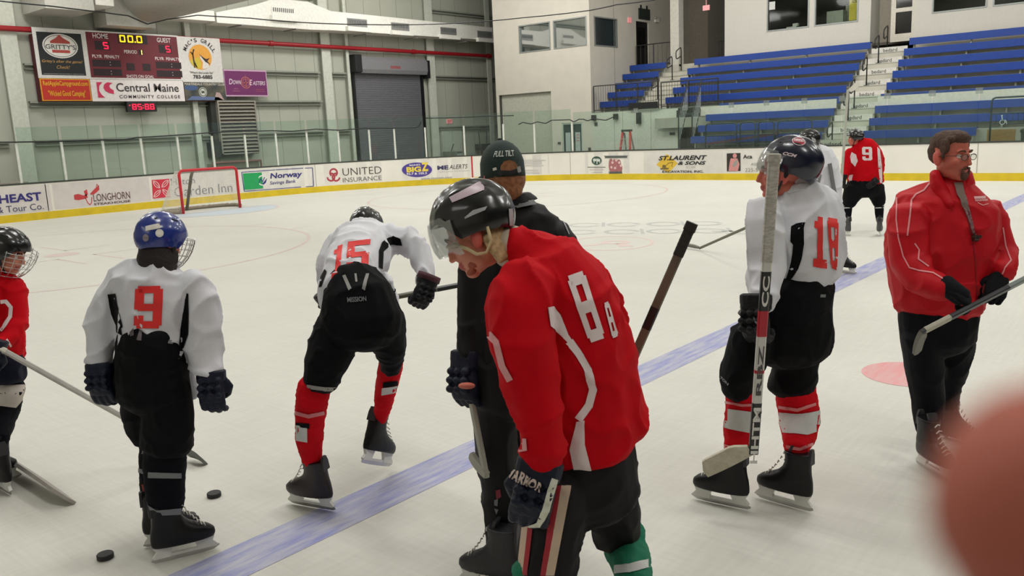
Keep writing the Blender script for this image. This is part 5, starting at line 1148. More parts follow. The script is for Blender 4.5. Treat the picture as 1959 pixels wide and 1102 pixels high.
def skate(p, C_, D, pitch=0., k=1., lean=0., boot=SKB, lace=LACE):
    """C_: point on the ice under the middle of the blade; D: toe direction"""
    D = Vector(D).normalized(); Zt = UZ.copy(); X = (Vector((D.x, D.y, 0)).normalized()*math.cos(pitch)+UZ*math.sin(pitch)); S_ = UZ.cross(X).normalized(); Z = X.cross(S_)
    Z = (Z+S_*lean).normalized(); S_ = Z.cross(X).normalized(); C_ = Vector(C_)
    def L(x, y, z): return C_+(X*x+S_*y+Z*z)*k
    rows = [(.078, .005, .14, .040), (.095, .006, .148, .046), (.12, .004, .146, .049), (.142, -.008, .132, .047), (.16, -.028, .108, .044), (.18, -.045, .086, .042), (.205, -.056, .072, .041), (.235, -.062, .064, .042), (.265, -.064, .064, .045), (.29, -.064, .066, .047)]
    mb = MB(); n = 24; R = []
    for z, cx, hl, hw in rows:
        ring = []
        for i in range(n):
            a = 2*math.pi*i/n; ca, sa = math.cos(a), math.sin(a); ww = hw*(1-.18*(ca < 0)*abs(ca)) if z < .16 else hw
            ring.append(L(cx+hl*math.copysign(abs(ca)**.85, ca)+.02*(ca > 0)*max(0, (z-.2))*4, ww*math.copysign(abs(sa)**.8, sa), z))
        R.append(ring)
    mb.loft(R); b_ = remesh(mb, .006, 2, .5) if k > .5 else mb
    sk = O('skate', b_, boot, p.root, smooth=True)
    b = MB(); b.loft([[L(-.134+x_, y_*w_, z) for x_, y_ in ((0, -1), (.014, -1), (.014, 1), (0, 1))] for z, w_ in ((.24, .026), (.29, .022), (.318, .012))]); b.loft([[L(-.012+x_-.4*(z-.24), y_*.026, z) for x_, y_ in ((0, -1), (.014, -1), (.014, 1), (0, 1))] for z in (.24, .29, .325)]); O('tongue', b, mat('skate_grey', (40, 40, 44), .5), sk)
    prof = [(-.135, .078), (.145, .078), (.15, .066), (.135, .05), (.155, .028), (.14, .022), (-.13, .022), (-.145, .03), (-.12, .05)]
    b = MB(); b.prism([L(x, -.009, z) for x, z in ((-.135, .08), (-.04, .08), (-.055, .045), (-.06, .022), (-.135, .022), (-.14, .03), (-.12, .055))], S_*.018*k); b.prism([L(x, -.009, z) for x, z in ((.045, .08), (.145, .08), (.135, .055), (.158, .03), (.15, .022), (.06, .022), (.062, .045))], S_*.018*k); b.prism([L(x, -.006, z) for x, z in ((-.07, .036), (.07, .036), (.07, .022), (-.07, .022))], S_*.012*k); O('blade_holder', b, SKH, sk)
    b = MB(); b.prism([L(x, -.002, z) for x, z in ((-.142, .022), (-.148, .012), (-.13, .003), (-.06, .0005), (.07, .0005), (.135, .004), (.165, .02), (.16, .028))], S_*.004*k); O('steel_runner', b, STEEL, sk)
    b = MB()
    for i in range(7):
        t = i/6; x = .085-.09*t; z = .135+.125*t*(.55+.45*t); w = .024-.006*t; x2 = x-.008
        b.tube([L(x+.022, -w, z+.006), L(x2+.026, 0, z+.018), L(x2+.02, w, z+.012)], .0032*k, 5)
    O('laces', b, lace, sk, smooth=True); return sk
def stick(label, A, H, tip, m_shaft, m_blade, w=.032, t=.022, tape=.18, tapem=None, marks=(), bladeh=.07, cat='hockey stick', knob=True, facing=None):
    A, H, tip = Vector(A), Vector(H), Vector(tip); d = (H-A).normalized(); r = E('hockey_stick', H, label, cat)
    bl = (tip-H); bd = bl.normalized(); nrm = d.cross(bd).normalized(); wd = nrm.cross(d).normalized()
    if facing is not None: nrm = Vector(facing); nrm = (nrm-d*nrm.dot(d)).normalized(); wd = nrm.cross(d)
    def sec(c, a=1.): return [c+wd*x*w/2*a+nrm*y*t/2*a for x, y in ((-1, -.6), (-.75, -1), (.75, -1), (1, -.6), (1, .6), (.75, 1), (-.75, 1), (-1, .6))]
    b = MB(); b.loft([sec(A), sec(H-d*.1), sec(H+d*.0, .9)]); O('shaft', b, m_shaft, r)
    n2 = d.cross(bd).normalized(); up = n2.cross(bd).normalized();
    if up.dot(d) > 0: up = -up
    b = MB(); rings = []; L_ = bl.length
    for i in range(11):
        u = i/10; c = H+bl*u+n2*.035*u*u; hh = bladeh*(.55+.45*min(1, u*4))*(1 if u < .85 else math.sqrt(max(.1, 1-((u-.85)/.17)**2))); th = .009*(1-.5*u)+.004
        rings.append([c+n2*th, c+n2*th+up*hh, c-n2*th+up*hh, c-n2*th])
    b.loft(rings); O('blade', b, m_blade, r, smooth=False)
    if tape:
        b = MB(); pts = [A+d*(tape*i/14) for i in range(15)]; b.loft([sec(q, 1.1+.03*(i % 2)) for i, q in enumerate(pts)]); O('grip_tape', b, tapem or mat('tape_white', (206, 202, 190), .8), r)
    if knob: b = MB(); b.loft([sec(A-d*.012, 1.25), sec(A+d*.02, 1.3)]); O('end_knob', b, tapem or mat('tape_white', (206, 202, 190)), r)
    for (u0, u1, m) in marks:
        LL = (H-A).length; u0, u1 = (LL+u0, LL+u1) if u0 < 0 else (min(u0, LL-.05), min(u1, LL)); b = MB(); q0 = A+d*u0; q1 = A+d*u1; b.loft([sec(q0, 1.03), sec(q1, 1.03)]); O('marking', b, m, r)
    return r, d, wd, nrm
JW = mat('jersey_white', (218, 218, 224), .8, spec=.2, var=.02, scale=8, bump=.15, bscale=240); JR = mat('jersey_red', (190, 4, 20), .8, spec=.12, var=.05, scale=8, bump=.15, bscale=240); JB = mat('jersey_black', (10, 10, 12), .8, spec=.15, bump=.15, bscale=240)
PB_ = mat('pants_black', (10, 11, 14), .8, spec=.15, var=.1, scale=9, bump=.2, bscale=90); PN = mat('pants_navy', (14, 18, 36), .7, spec=.15, bump=.2, bscale=90); NR = mat('number_red', (226, 42, 40), .6, var=.02); NW = mat('number_white', (222, 206, 206), .6, var=.02)
SR = mat('sock_red', (204, 16, 30), .85, spec=.12, bump=.3, bscale=120); SW = mat('sock_white', (206, 206, 204), .85, bump=.2, bscale=120); SB = mat('sock_black', (10, 11, 18), .85, spec=.15, bump=.3, bscale=120); SG = mat('sock_green', (10, 112, 82), .85, bump=.3, bscale=120); SGR = mat('sock_grey', (120, 122, 124), .85)
def ground_skate(p, hx, hy, tx, ty, **k):
    a, b = on(hx, hy, 2, 0), on(tx, ty, 2, 0); return skate(p, (a+b)/2, b-a, **k)

def skate_at(p, ax, ay, D, pitch=0., k=1., lean=0., z=None, o=None, **kw):
    """the boot collar sits where the ankle shows in the photo; z: height of the collar over the ice"""
    D = Vector(D); D = Vector((D.x, D.y, 0)).normalized(); X = D*math.cos(pitch)+UZ*math.sin(pitch); S_ = UZ.cross(X).normalized(); Z = (X.cross(S_)+S_*lean).normalized()
    off = (X*-.062+Z*.272)*k
    A = on(ax, ay, 2, (off.z+.004) if z is None else z) if o is None else p.P(ax, ay, o)
    return skate(p, A-off, D, pitch=pitch, k=k, lean=lean, **kw), A
def oz(p, ax, ay, z): return (on(ax, ay, 2, z)-p.B).dot(GH)
# ------------------------------------------------------------------ player: white 9 with the blue helmet
p = Pers(335, 1066, 'player seen from behind in white jersey with red 9 and blue helmet')
tor = [(308, 500, 0, 28, .06), (304, 514, 0, 58, .09), (302, 530, 0, 84, .125), (299, 560, 0, 84, .15), (294, 600, 0, 72, .15), (290, 640, 0, 64, .15), (290, 672, 0, 60, .15)]
aL = [(240, 535, 0, 30, .08), (217, 568, 0, 33, .085), (200, 605, 0, 34, .085), (192, 640, 0, 32, .08), (188, 672, -.02, 29, .07), (190, 700, -.04, 26, .06)]
aR = [(364, 535, 0, 30, .08), (382, 568, 0, 34, .085), (389, 605, 0, 35, .085), (389, 645, 0, 34, .08), (394, 685, -.02, 31, .07), (403, 716, -.04, 27, .06)]
hips = [(284, 630, -.015, 54, .17), (287, 648, -.015, 62, .18), (289, 680, 0, 65, .175), (291, 720, 0, 69, .185), (296, 755, 0, 69, .18)]
lR = [(314, 730, 0, 48, .15), (321, 790, 0, 49, .13), (319, 830, 0, 49, .12), (318, 852, 0, 49, .115)]
lL = [(264, 730, .08, 34, .13), (262, 785, .1, 29, .12), (266, 815, .12, 24, .10), (270, 832, .14, 20, .09)]
kR = [(316, 845, 0, 39, .09), (315, 885, 0, 40, .085), (315, 930, 0, 37, .08), (316, 960, 0, 36, .075), (320, 985, .0, 27, .06), (324, 1005, .0, 20, .05)]
kL = [(281, 825, .2, 15, .075), (281, 870, .2, 15, .07), (282, 920, .2, 15, .07), (286, 965, .2, 14, .06), (290, 992, .2, 12, .05)]
hf = fr(img(.5, -.12, .85), UZ+RT*.05); hO = p.P(309, 464, .02); hk = .85
body(p, [tor, aL, aR, hips, lR, lL, kR, kL, [(310, 480, .02, 24, .06), (306, 505, 0, 30, .06)]], (hO, *hf, hk))
jer, jt = p.cloth('jersey', [tor, aL, aR, [(352, 660, .03, 16, .05), (358, 700, .04, 16, .03), (364, 735, .04, 14, .025), (367, 758, .04, 9, .02)]], JW)
b = MB(); p.chain(b, [(306, 494, 0, 33, .07), (305, 503, 0, 40, .08)], cap=False); O('collar', remesh(b, .008, 3), JW, jer, smooth=True)
drape('number', numeral('9', 259, 547, 312, 628, 256, 309), jt, NR, jer)
drape('side_panel', [[(206, 563), (222, 562), (227, 595), (236, 625), (228, 632), (212, 600)], [(357, 560), (361, 562), (362, 600), (361, 640), (350, 672), (341, 672), (344, 630), (352, 590)]], jt, JB, jer)
drape('side_panel', [[(222, 610), (232, 622), (234, 642), (224, 636)]], jt, JB, jer)
pan, pt = p.cloth('hockey_pants', [hips, lR, lL, [(262, 617, -.06, 24, .09), (276, 632, -.05, 34, .12), (300, 652, -.03, 36, .13)]], PB_, fold=(.009, 6, .8))
drape('pants_logo', [[(322, 650), (331, 652), (329, 658), (320, 657)]], pt, SGR, pan)
drape('spine_pad', [[(246, 622), (256, 622), (257, 642), (250, 644)], [(266, 632), (272, 634), (270, 652), (262, 650)]], pt, mat('pad_grey', (92, 84, 88), .6), pan)
s1, st1 = p.cloth('sock', [kR], SB, vox=.009, fold=(.004, 14, 1)); drape('sock_stripe', [[(284, 903), (346, 905), (346, 915), (284, 914)], [(284, 966), (300, 976), (346, 972), (346, 984), (300, 986), (284, 974)]], st1, SGR, s1)
s2, st2 = p.cloth('sock', [kL], SB, vox=.009, fold=(.004, 14, 1)); drape('sock_stripe', [[(264, 860), (297, 860), (297, 868), (264, 868)], [(264, 895), (297, 905), (297, 914), (264, 903)]], st2, SGR, s2); drape('sock_mark', [[(272, 926), (281, 928), (281, 940), (274, 940)]], st2, mat('sock_orange', (150, 66, 50), .8), s2)
ground_skate(p, 300, 1078, 405, 1052, k=.98); ground_skate(p, 288, 1046, 372, 1030, k=.9)
glove(p, p.P(193, 706, -.05), img(.05, -1, .05), img(-.1, 0, -1), t=-1, curl=.6, k=1.15, cl=.25, m=GLN)
glove(p, p.P(404, 720, -.05), img(.02, -1, .05), img(.1, 0, -1), t=1, curl=.6, k=1.15, cl=.25, m=GLN)
HBL = mat('helmet_blue', (26, 48, 128), .25, coat=.5)
h, hb = helmet(p, hO, *hf, HBL, k=hk, cage=True)
drape('helmet_sticker', [[(278, 433), (305, 427), (308, 436), (279, 442)]], hb, WHITE, h, off=.002); drape('helmet_sticker', [[(305+8*math.cos(a), 446+8*math.sin(a)) for a in [i*.5236 for i in range(12)]]], hb, WHITE, h, off=.002); drape('helmet_sticker', [[(279+6*math.cos(a), 455+7*math.sin(a)) for a in [i*.5236 for i in range(12)]]], hb, mat('sticker_grey', (140, 132, 140), .5), h, off=.002)
b = MB(); f, u, s = hf
for i in range(26):
    a = math.pi*.35+math.pi*1.3*i/25; c = hO+(f*math.cos(a)*.075+s*math.sin(a)*.075-u*.03)*hk
    b.tube([c, c-u*.05+(c-hO)*.12, c-u*.1+(c-hO)*.22+Vector((noise.noise(c*30)*.02, noise.noise(c*31)*.02, 0))], [.02, .021, .010], 6)
b.ell(hO-u*.04-f*.02, (f*.07, s*.085, u*.06), 12, 8)
O('hair', remesh(b, .007, 2), mat('hair_dark', (34, 24, 22), .7, var=.3, scale=60, bump=.5, bscale=120), p.root, smooth=True)
# ------------------------------------------------------------------ player: white 15, bent forward skating away
p = Pers(600, 985, 'player bending far forward, seen from behind, in white jersey with red 15')
tor = [(703, 447, .72, 42, .10), (700, 462, .62, 62, .13), (690, 485, .45, 60, .15), (676, 515, .28, 56, .16), (668, 545, .14, 56, .17), (668, 570, .06, 56, .17)]
aR = [(745, 458, .62, 26, .08), (778, 462, .60, 27, .075), (802, 482, .55, 25, .07), (812, 512, .48, 21, .06), (814, 540, .42, 17, .055)]
aL = [(655, 468, .6, 28, .08), (632, 500, .5, 22, .07), (617, 535, .5, 13, .055), (622, 570, .52, 11, .05)]
hips = [(674, 540, .10, 54, .15), (684, 570, .03, 70, .18), (690, 600, .02, 78, .20), (690, 630, .02, 80, .20)]
lL = [(650, 630, .02, 46, .16), (632, 670, .0, 46, .15), (618, 710, -.02, 38, .12), (611, 735, -.03, 34, .11)]
lR = [(726, 615, .08, 48, .16), (742, 650, .15, 34, .14), (748, 685, .22, 25, .11), (748, 695, .24, 23, .1)]
oa = oz(p, 602, 885, .27); kL = [(603, 735, -.02, 33, .09), (597, 765, -.03+oa*.1, 31, .09), (593, 800, oa*.3, 29, .085), (592, 835, oa*.7, 27, .075), (594, 865, oa, 22, .06), (600, 890, oa, 15, .05)]
kR = [(748, 690, .28, 24, .08), (744, 715, .32, 23, .08), (738, 745, .38, 21, .07), (732, 780, .44, 17, .06), (728, 800, .48, 13, .05)]
hf = fr(img(.12, -.35, .95), UZ+GH*.5); hO = p.P(702, 443, .86); hk = .9
body(p, [tor, aL, aR, hips, lR, lL, kR, kL], (hO, *hf, hk), vox=.009)
jer, jt = p.cloth('jersey', [tor, aL, aR, [(735, 520, .15, 11, .04), (748, 555, .12, 12, .03), (757, 590, .1, 10, .025), (760, 602, .1, 6, .02)]], JW)
drape('number', numeral('1', 638, 474, 662, 534, 632, 656, 466, 531)+numeral('5', 666, 463, 708, 520, 661, 703, 458, 516), jt, NR, jer)
drape('side_panel', [[(742, 455), (752, 452), (766, 457), (770, 470), (748, 468), (733, 482), (731, 515), (724, 512), (724, 480), (730, 464)], [(622, 515), (614, 530), (611, 550), (616, 548), (626, 520)], [(752, 540), (763, 552), (752, 562), (746, 556)]], jt, JB, jer)
pan, pt = p.cloth('hockey_pants', [hips, lR, lL, [(668, 523, .13, 36, .1), (676, 515, .17, 20, .08)]], PB_, fold=(.010, 6, .8))
drape('spine_pad', [[(655, 528), (661, 526), (673, 552), (667, 556)], [(706, 524), (700, 524), (692, 552), (698, 556)], [(678, 524), (682, 524), (684, 540), (680, 540)]], pt, mat('pad_light', (140, 140, 136), .6), pan); drape('pants_logo', [], pt, SGR, pan, texts=[('MISSION', [(665, 579), (701, 576), (700, 567), (664, 569)], .02, 0)])
drape('pants_trim', [strips([(578, 737), (600, 741), (622, 744), (640, 744)], 7)[i] for i in range(3)], pt, mat('trim_grey', (150, 148, 144), .7), pan); 
s1, st1 = p.cloth('sock', [kL], SR, vox=.009, fold=(.006, 12, .9)); drape('sock_stripe', [[(562, 812), (588, 816), (588, 846), (562, 842)]], st1, SW, s1); drape('sock_tape', [strips([(566, 790), (590, 796), (618, 790)], 7)[i] for i in range(2)], st1, mat('tape_clear', (216, 120, 122), .3), s1); drape('knee_patch', [[(564, 808), (592, 810), (592, 820), (564, 816)]], st1, SB, s1)
s2, st2 = p.cloth('sock', [kR], SR, vox=.009, fold=(.005, 12, .9)); drape('sock_stripe', [[(731, 742), (760, 738), (760, 750), (730, 756)]], st2, SW, s2); drape('knee_patch', [[(733, 731), (760, 728), (760, 737), (733, 741)]], st2, SB, s2)
skate_at(p, 602, 885, img(-.9, 0, .42), lean=.12, boot=mat('skate_maroon', (26, 12, 16), .45))
skate_at(p, 724, 796, img(.4, 0, .8), pitch=-.45, o=.48)
g1, _ = glove(p, p.P(815, 545, .40), img(-.35, -1, -.1), img(.6, 0, -1), t=1, curl=1.15, k=1.08, cuffm=mat('cuff_maroon', (70, 20, 34), .6))
glove(p, p.P(624, 575, .52), img(.5, -.8, .3), img(-.8, 0, -.6), t=-1, curl=1.1, k=1.)
h, hb = helmet(p, hO, *hf, mat('helmet_black', (16, 17, 19), .22, coat=.5), k=hk, strap=False)
drape('helmet_sticker', [[(712, 431), (728, 424), (731, 434), (716, 441)]], hb, mat('sticker_pinkish', (170, 160, 170), .5), h, off=.002)
stick('dark hockey stick with pale tape held across by the bending player in white 15', p.P(630, 592, .42), p.P(960, 530, .62), p.P(990, 556, .40), mat('shaft_grey', (106, 106, 90), .5), mat('blade_black', (26, 26, 28), .6), marks=((.76, .86, mat('shaft_yellow', (206, 190, 110), .5)), (.6, .72, mat('shaft_black', (28, 28, 28), .4))), tape=.2)
# ------------------------------------------------------------------ man in the backward cap
p = Pers(950, 1098, 'man seen from behind in black warm-up suit and dark green backward cap')
tor = [(985, 380, 0, 24, .06), (990, 396, 0, 44, .08), (992, 415, 0, 70, .11), (992, 445, 0, 88, .13), (990, 500, 0, 92, .15), (985, 560, 0, 88, .15), (978, 620, 0, 82, .16), (975, 680, 0, 80, .16)]
aL = [(920, 425, 0, 26, .08), (905, 480, -.0, 24, .075), (902, 540, -.02, 22, .07), (898, 600, -.04, 22, .065), (896, 650, -.06, 22, .06), (893, 680, -.08, 22, .06)]
aR = [(1062, 440, 0, 26, .08), (1082, 480, 0, 26, .08), (1090, 540, 0, 24, .075), (1092, 600, -.02, 22, .065), (1090, 660, -.04, 20, .06)]
hips = [(975, 640, 0, 78, .16), (972, 700, 0, 80, .17), (972, 760, 0, 76, .17)]
lL = [(950, 740, .0, 48, .14), (950, 840, .0, 40, .12), (960, 940, .0, 36, .10), (966, 1020, 0, 32, .09), (962, 1060, 0, 32, .09), (962, 1072, 0, 32, .09)]
lR = [(1000, 740, .15, 46, .14), (1010, 840, .2, 38, .12), (1015, 940, .25, 32, .10), (1018, 1020, .28, 26, .08)]
hf = fr(img(-.35, .05, .9), UZ); hO = p.P(962, 336, .0); hk = .95
body(p, [tor, aL, aR, hips, lL, lR, [(978, 352, 0, 24, .055), (984, 385, 0, 26, .06)]], (hO, *hf, hk))
p.root['label'] = p.label
jk, jkt = p.cloth('track_jacket', [tor, aL, aR], mat('suit_black', (14, 14, 17), .65, spec=.25), fold=(.014, 6, .5))
b = MB(); p.chain(b, [(984, 374, 0, 30, .07), (988, 390, 0, 44, .09)], cap=False); cl = O('collar', remesh(b, .008, 2), MATS['suit_black'], jk, smooth=True)
drape('collar_band', [[(965, 386), (1000, 389), (1018, 386), (1024, 394), (990, 399), (965, 396)]], jkt, SGR, jk, off=.012); drape('collar_lettering', [], jkt, MATS['suit_black'], jk, off=.016, texts=[('REEBOK', [(985, 392), (1010, 391), (1010, 386), (985, 387)], .02, 0)])
drape('piping', strips([(1062, 405), (1078, 425), (1088, 448)], 2), jkt, mat('piping_grey', (150, 150, 150), .6), jk, off=.003)
tp, tpt = p.cloth('track_pants', [hips, lL, lR], MATS['suit_black'], fold=(.016, 5, .5)); drape('pants_emblem', [[(948, 938), (957, 935), (959, 950), (950, 955)]], tpt, mat('emblem_red', (120, 26, 44), .6), tp); drape('pants_emblem', [[(946, 956), (953, 954), (952, 968), (946, 966)], [(946, 972), (954, 974), (950, 984)]], tpt, SGR, tp)
g, _ = glove(p, p.P(893, 704, -.08), img(-.05, -1, -.1), img(-.75, 0, -.8), t=-1, curl=1.15, k=1.3, m=GLN)
b = MB(); c = p.P(893, 738, -.20); b.ell(c, (RT*.035, UP*.014, FW*.02), 12, 8); O('bare_palm', b, SKINR, p.root, smooth=True)
glove(p, p.P(1088, 672, -.04), img(.0, -1, .0), img(.8, 0, -.5), t=1, curl=1.1, k=1.1, m=GLN)
ground_skate(p, 984, 1134, 902, 1118, boot=mat('skate_dark', (34, 34, 38), .5)); ground_skate(p, 1035, 1060, 970, 1040)
stick('slim grey hockey stick hanging from the capped man\'s left glove', p.P(903, 772, -.14), p.P(931, 914, -.2), p.P(887, 880, -.1), mat('shaft_silver', (168, 168, 156), .4), mat('blade_palegrey', (164, 162, 152), .6), w=.022, tape=0, knob=False, bladeh=.04)
f, u, s = hf
CG = mat('cap_green', (12, 38, 32), .75, bump=.3, bscale=150); b = MB(); n = 28; rows = []
cc = hO+u*.03; 
for th in [0.12, .35, .6, .85, 1.1, 1.35, 1.55, 1.65]: rows.append([cc+(f*math.cos(a)*.108+s*math.sin(a)*.088)*math.sin(min(th, 1.57))*(1.0)+u*(.112*math.cos(th) - (.03 if th > 1.5 else 0)) for a in [2*math.pi*i/n for i in range(n)]])
b.loft(rows, cap=True); 
cp, = [O('cap', b, CG, p.root, smooth=True)]; ct = bvh(b)
b = MB(); b.ell(cc+u*.114, (f*.01, s*.01, u*.006), 8, 5); O('cap_button', b, CG, cp)
b = MB(); b.loft([[cc+f*(.09+.075*t)+s*(.075*math.sin(a)*1.0)+u*(-.005-.02*math.cos(a*1.2)*0-.02*t-.02*abs(math.sin(a))) for a in (-1.2, -.6, 0, .6, 1.2)] for t in (0, .5, 1)], cap=False); O('cap_visor', b, CG, cp, smooth=True)
drape('cap_lettering', [], ct, mat('thread_white', (206, 212, 206), .8), cp, off=.003, step=4, texts=[('FULL TILT', [(944, 301), (984, 299), (982, 288), (948, 290)], .02, 0)])
drape('cap_opening', [[(957, 335), (958, 318), (964, 309), (975, 306), (985, 310), (990, 318), (991, 326), (975, 330)]], ct, mat('hair_ginger', (140, 94, 62), .8, var=.25, scale=70), cp, off=.002); drape('cap_strap', [[(955, 326), (975, 327), (995, 321), (996, 328), (975, 335), (955, 334)]], ct, BLACK, cp, off=.005); drape('buckle', [[(987, 320), (993, 318), (995, 329), (989, 331)]], ct, GREYM, cp, off=.007); drape('cap_emblem', [[(943, 322), (950, 320), (951, 325), (944, 327)]], ct, WHITE, cp, off=.003)
b = MB(); b.ell(hO-f*.018-u*.015, (f*.088, s*.084, u*.08), 20, 14); b.ell(hO-f*.045-u*.06, (f*.055, s*.06, u*.05), 16, 10); O('hair', remesh(b, .006, 2, fold=(.002, 60, .3)), mat('hair_ginger', (140, 94, 62)), p.root, smooth=True)
# ------------------------------------------------------------------ foreground player: red 8x, head bowed
p = Pers(1080, 1180, 'foreground player bowed forward in red jersey with white 8 and black helmet', base=(CAM.x, CAM.y, 0)); 
def setb(p, px, hd): d = ray(px, 551); t = hd/Vector((d.x, d.y, 0)).length; q = CAM+d*t; p.B = Vector((q.x, q.y, 0))
setb(p, 1080, 2.75); fo_ = p.B.copy()
tor = [(985, 468, .05, 34, .08), (1010, 480, .03, 48, .12), (1035, 505, .0, 82, .17), (1052, 550, .0, 106, .20), (1072, 610, 0, 112, .21), (1090, 680, 0, 108, .21), (1102, 750, 0, 108, .21), (1112, 810, 0, 112, .21), (1118, 850, 0, 104, .20)]
aN = [(1010, 530, -.14, 58, .11), (990, 590, -.2, 64, .12), (992, 660, -.24, 62, .12), (1012, 730, -.26, 56, .11), (1030, 800, -.27, 48, .10), (1036, 860, -.28, 44, .09), (1036, 885, -.28, 40, .08)]
aF = [(1120, 530, .18, 44, .11), (1150, 580, .2, 42, .10), (1165, 620, .15, 36, .09), (1160, 680, .1, 32, .08), (1140, 740, .1, 30, .07)]
hem = [(1140, 640, .05, 62, .16), (1160, 720, .05, 62, .17), (1175, 790, .05, 62, .17), (1190, 822, .05, 56, .15)]
hips = [(1100, 800, 0, 92, .18), (1110, 860, 0, 106, .2), (1118, 920, 0, 106, .2), (1120, 950, 0, 104, .19)]
lN = [(1072, 930, -.1, 62, .16), (1058, 1000, -.14, 62, .15), (1050, 1060, -.15, 60, .14), (1048, 1100, -.15, 56, .13)]
lF = [(1158, 900, .15, 58, .15), (1172, 960, .2, 52, .14), (1180, 1010, .25, 47, .12), (1182, 1030, .25, 46, .11)]
oa = oz(p, 1022, 1215, .27); kN = [(1030, 1090, -.15, 50, .11), (1026, 1140, (oa-.15)/2, 46, .1), (1024, 1190, oa, 36, .08), (1022, 1220, oa, 26, .06)]
kF = [(1190, 1020, .25, 44, .11), (1198, 1050, .27, 42, .1), (1208, 1085, (.3+oz(p, 1222, 1150, .27))/2, 38, .09), (1216, 1125, oz(p, 1222, 1150, .27), 30, .075), (1222, 1155, oz(p, 1222, 1150, .27), 24, .06)]
hf = fr(img(-.86, -.46, .18), img(-.42, .86, .0)); hO = p.P(912, 450, .06); hk = 1.04
body(p, [tor, aN, aF, hips, lN, lF, kN, kF, [(935, 462, .06, 34, .065), (985, 482, .05, 40, .08)]], (hO, *hf, hk), vox=.006, thin=.66)
p.root['label'] = p.label
jer, jt = p.cloth('jersey', [tor, aN, aF, hem], JR, vox=.011, fold=(.02, 5.0, .6))
drape('number', [[mpt for mpt in q] for q in numeral('8', 1082, 530, 1116, 656, 1127, 1157, 518, 646)], jt, NW, jer); drape('number', numeral('8', 1153, 580, 1162, 648, 1170, 1182, 576, 642), jt, NW, jer)
drape('side_stripe', [[(1047, 588), (1058, 586), (1072, 602), (1086, 640), (1096, 655), (1090, 662), (1072, 640), (1052, 624)]], jt, NW, jer); drape('side_stripe', strips([(1090, 655), (1108, 680), (1124, 708), (1134, 745), (1126, 775), (1108, 800)], 15), jt, NW, jer); drape('side_stripe', [[(1103, 806), (1118, 804), (1118, 850), (1134, 912), (1103, 924), (1090, 860)]], jt, NW, jer)
drape('sleeve_stripe', strips([(937, 640), (950, 655), (962, 700), (976, 726)], 12), jt, mat('stripe_pink', (214, 150, 152), .6), jer); drape('sleeve_stripe', [[(992, 838), (1008, 838), (1010, 862), (994, 866)]], jt, mat('stripe_pink', (214, 150, 152)), jer)
b = MB(); p.chain(b, [(955, 462, .06, 36, .075), (985, 474, .05, 44, .09), (1000, 486, .04, 42, .1)], cap=False); O('undershirt', remesh(b, .008, 3, fold=(.006, 14, 1)), mat('undershirt', (190, 176, 158), .8), p.root, smooth=True)
pan, pt = p.cloth('hockey_pants', [hips, lN, lF], mat('pants_charcoal', (26, 24, 26), .75, spec=.2), fold=(.012, 5, .7))
for c, x0, x1, x2, x3 in ((mat('stripe_cream', (196, 172, 150), .7), 1000, 1012, 990, 1001), (mat('stripe_dred', (158, 26, 40), .7), 1012, 1022, 1001, 1010), (mat('stripe_dred', (158, 26, 40)), 1052, 1066, 1034, 1044), (mat('stripe_cream', (196, 172, 150)), 1066, 1084, 1044, 1060)): drape('pants_stripe', [[(x0+8, 930), (x1+8, 930), (x3, 1100), (x2, 1100)]], pt, c, pan)
p.cloth('sock', [kN], SG, vox=.010, fold=(.008, 9, 1)); s2, st2 = p.cloth('sock', [kF], SG, vox=.010, fold=(.008, 9, 1)); drape('sock_stripe', [strips([(1170, 1090), (1205, 1088), (1250, 1075)], 16)[i] for i in range(2)], st2, SW, s2)
a = Vector((p.B.x, p.B.y, 0)); skate_at(p, 1022, 1215, img(-1, 0, .1)); skate_at(p, 1222, 1150, img(-1, 0, .2))
GW = mat('glove_trim', (206, 206, 190), .6)
g, gt = glove(p, p.P(1030, 905, -.30), img(-.22, -1, .0), img(-.15, .0, -1), t=-1, curl=.75, k=1.32, cl=.35, m=GLN)
drape('glove_trim', strips([(1060, 918), (1052, 945), (1044, 975), (1030, 1003), (1016, 1010)], 12), gt, GW, g); drape('glove_lettering', [], gt, mat('lettering_pinkish', (206, 186, 178), .6), g, off=.006, texts=[('WARRIOR', [(966, 908), (1030, 944), (1038, 926), (974, 890)], .04, 0)])
glove(p, p.P(1150, 740, .12), img(.1, -.8, -.3), img(.6, 0, -.6), t=1, curl=1.1, k=1.1, m=GLN)
stick('dark hockey stick with black butt end, rising behind the bowed red player', p.P(1322, 432, .30), p.P(1010, 1150, .42), p.P(900, 1168, .5), mat('shaft_olive', (120, 106, 88), .5, rgb2=(86, 78, 66), scale=6, stretch=(1, 1, .3)), mat('blade_black', (26, 26, 28)), w=.034, t=.024, tape=.12, tapem=mat('tape_dark', (40, 40, 36), .8), marks=((.33, .42, mat('shaft_black', (28, 28, 28))), (.55, .9, mat('shaft_black', (28, 28, 28)))))
h, hb = helmet(p, hO+hf[1]*.022-hf[0]*.004, *fr(hf[0]+hf[1]*.08, hf[1]), mat('helmet_black', (16, 17, 19)), k=1.03, visor=True, strap=False, earc=False)
drape('helmet_sticker', [[(860, 378), (918, 348), (926, 358), (926, 364), (866, 388)]], hb, mat('sticker_pale', (196, 176, 186), .35), h, off=.003); drape('helmet_logo', [[(889, 416), (905, 402), (932, 395), (928, 402), (905, 412), (890, 419)]], hb, mat('logo_silver', (170, 170, 172), .4), h, off=.003); drape('helmet_band', [[(972, 400), (988, 398), (988, 430), (974, 432)]], hb, mat('logo_silver', (170, 170, 172)), h, off=.003)
f, u, s = hf; b = MB(); HS = mat('strap_tan', (206, 188, 146), .6)
L8 = lambda x, y, z: hO+(f*x+u*y+s*z)*hk
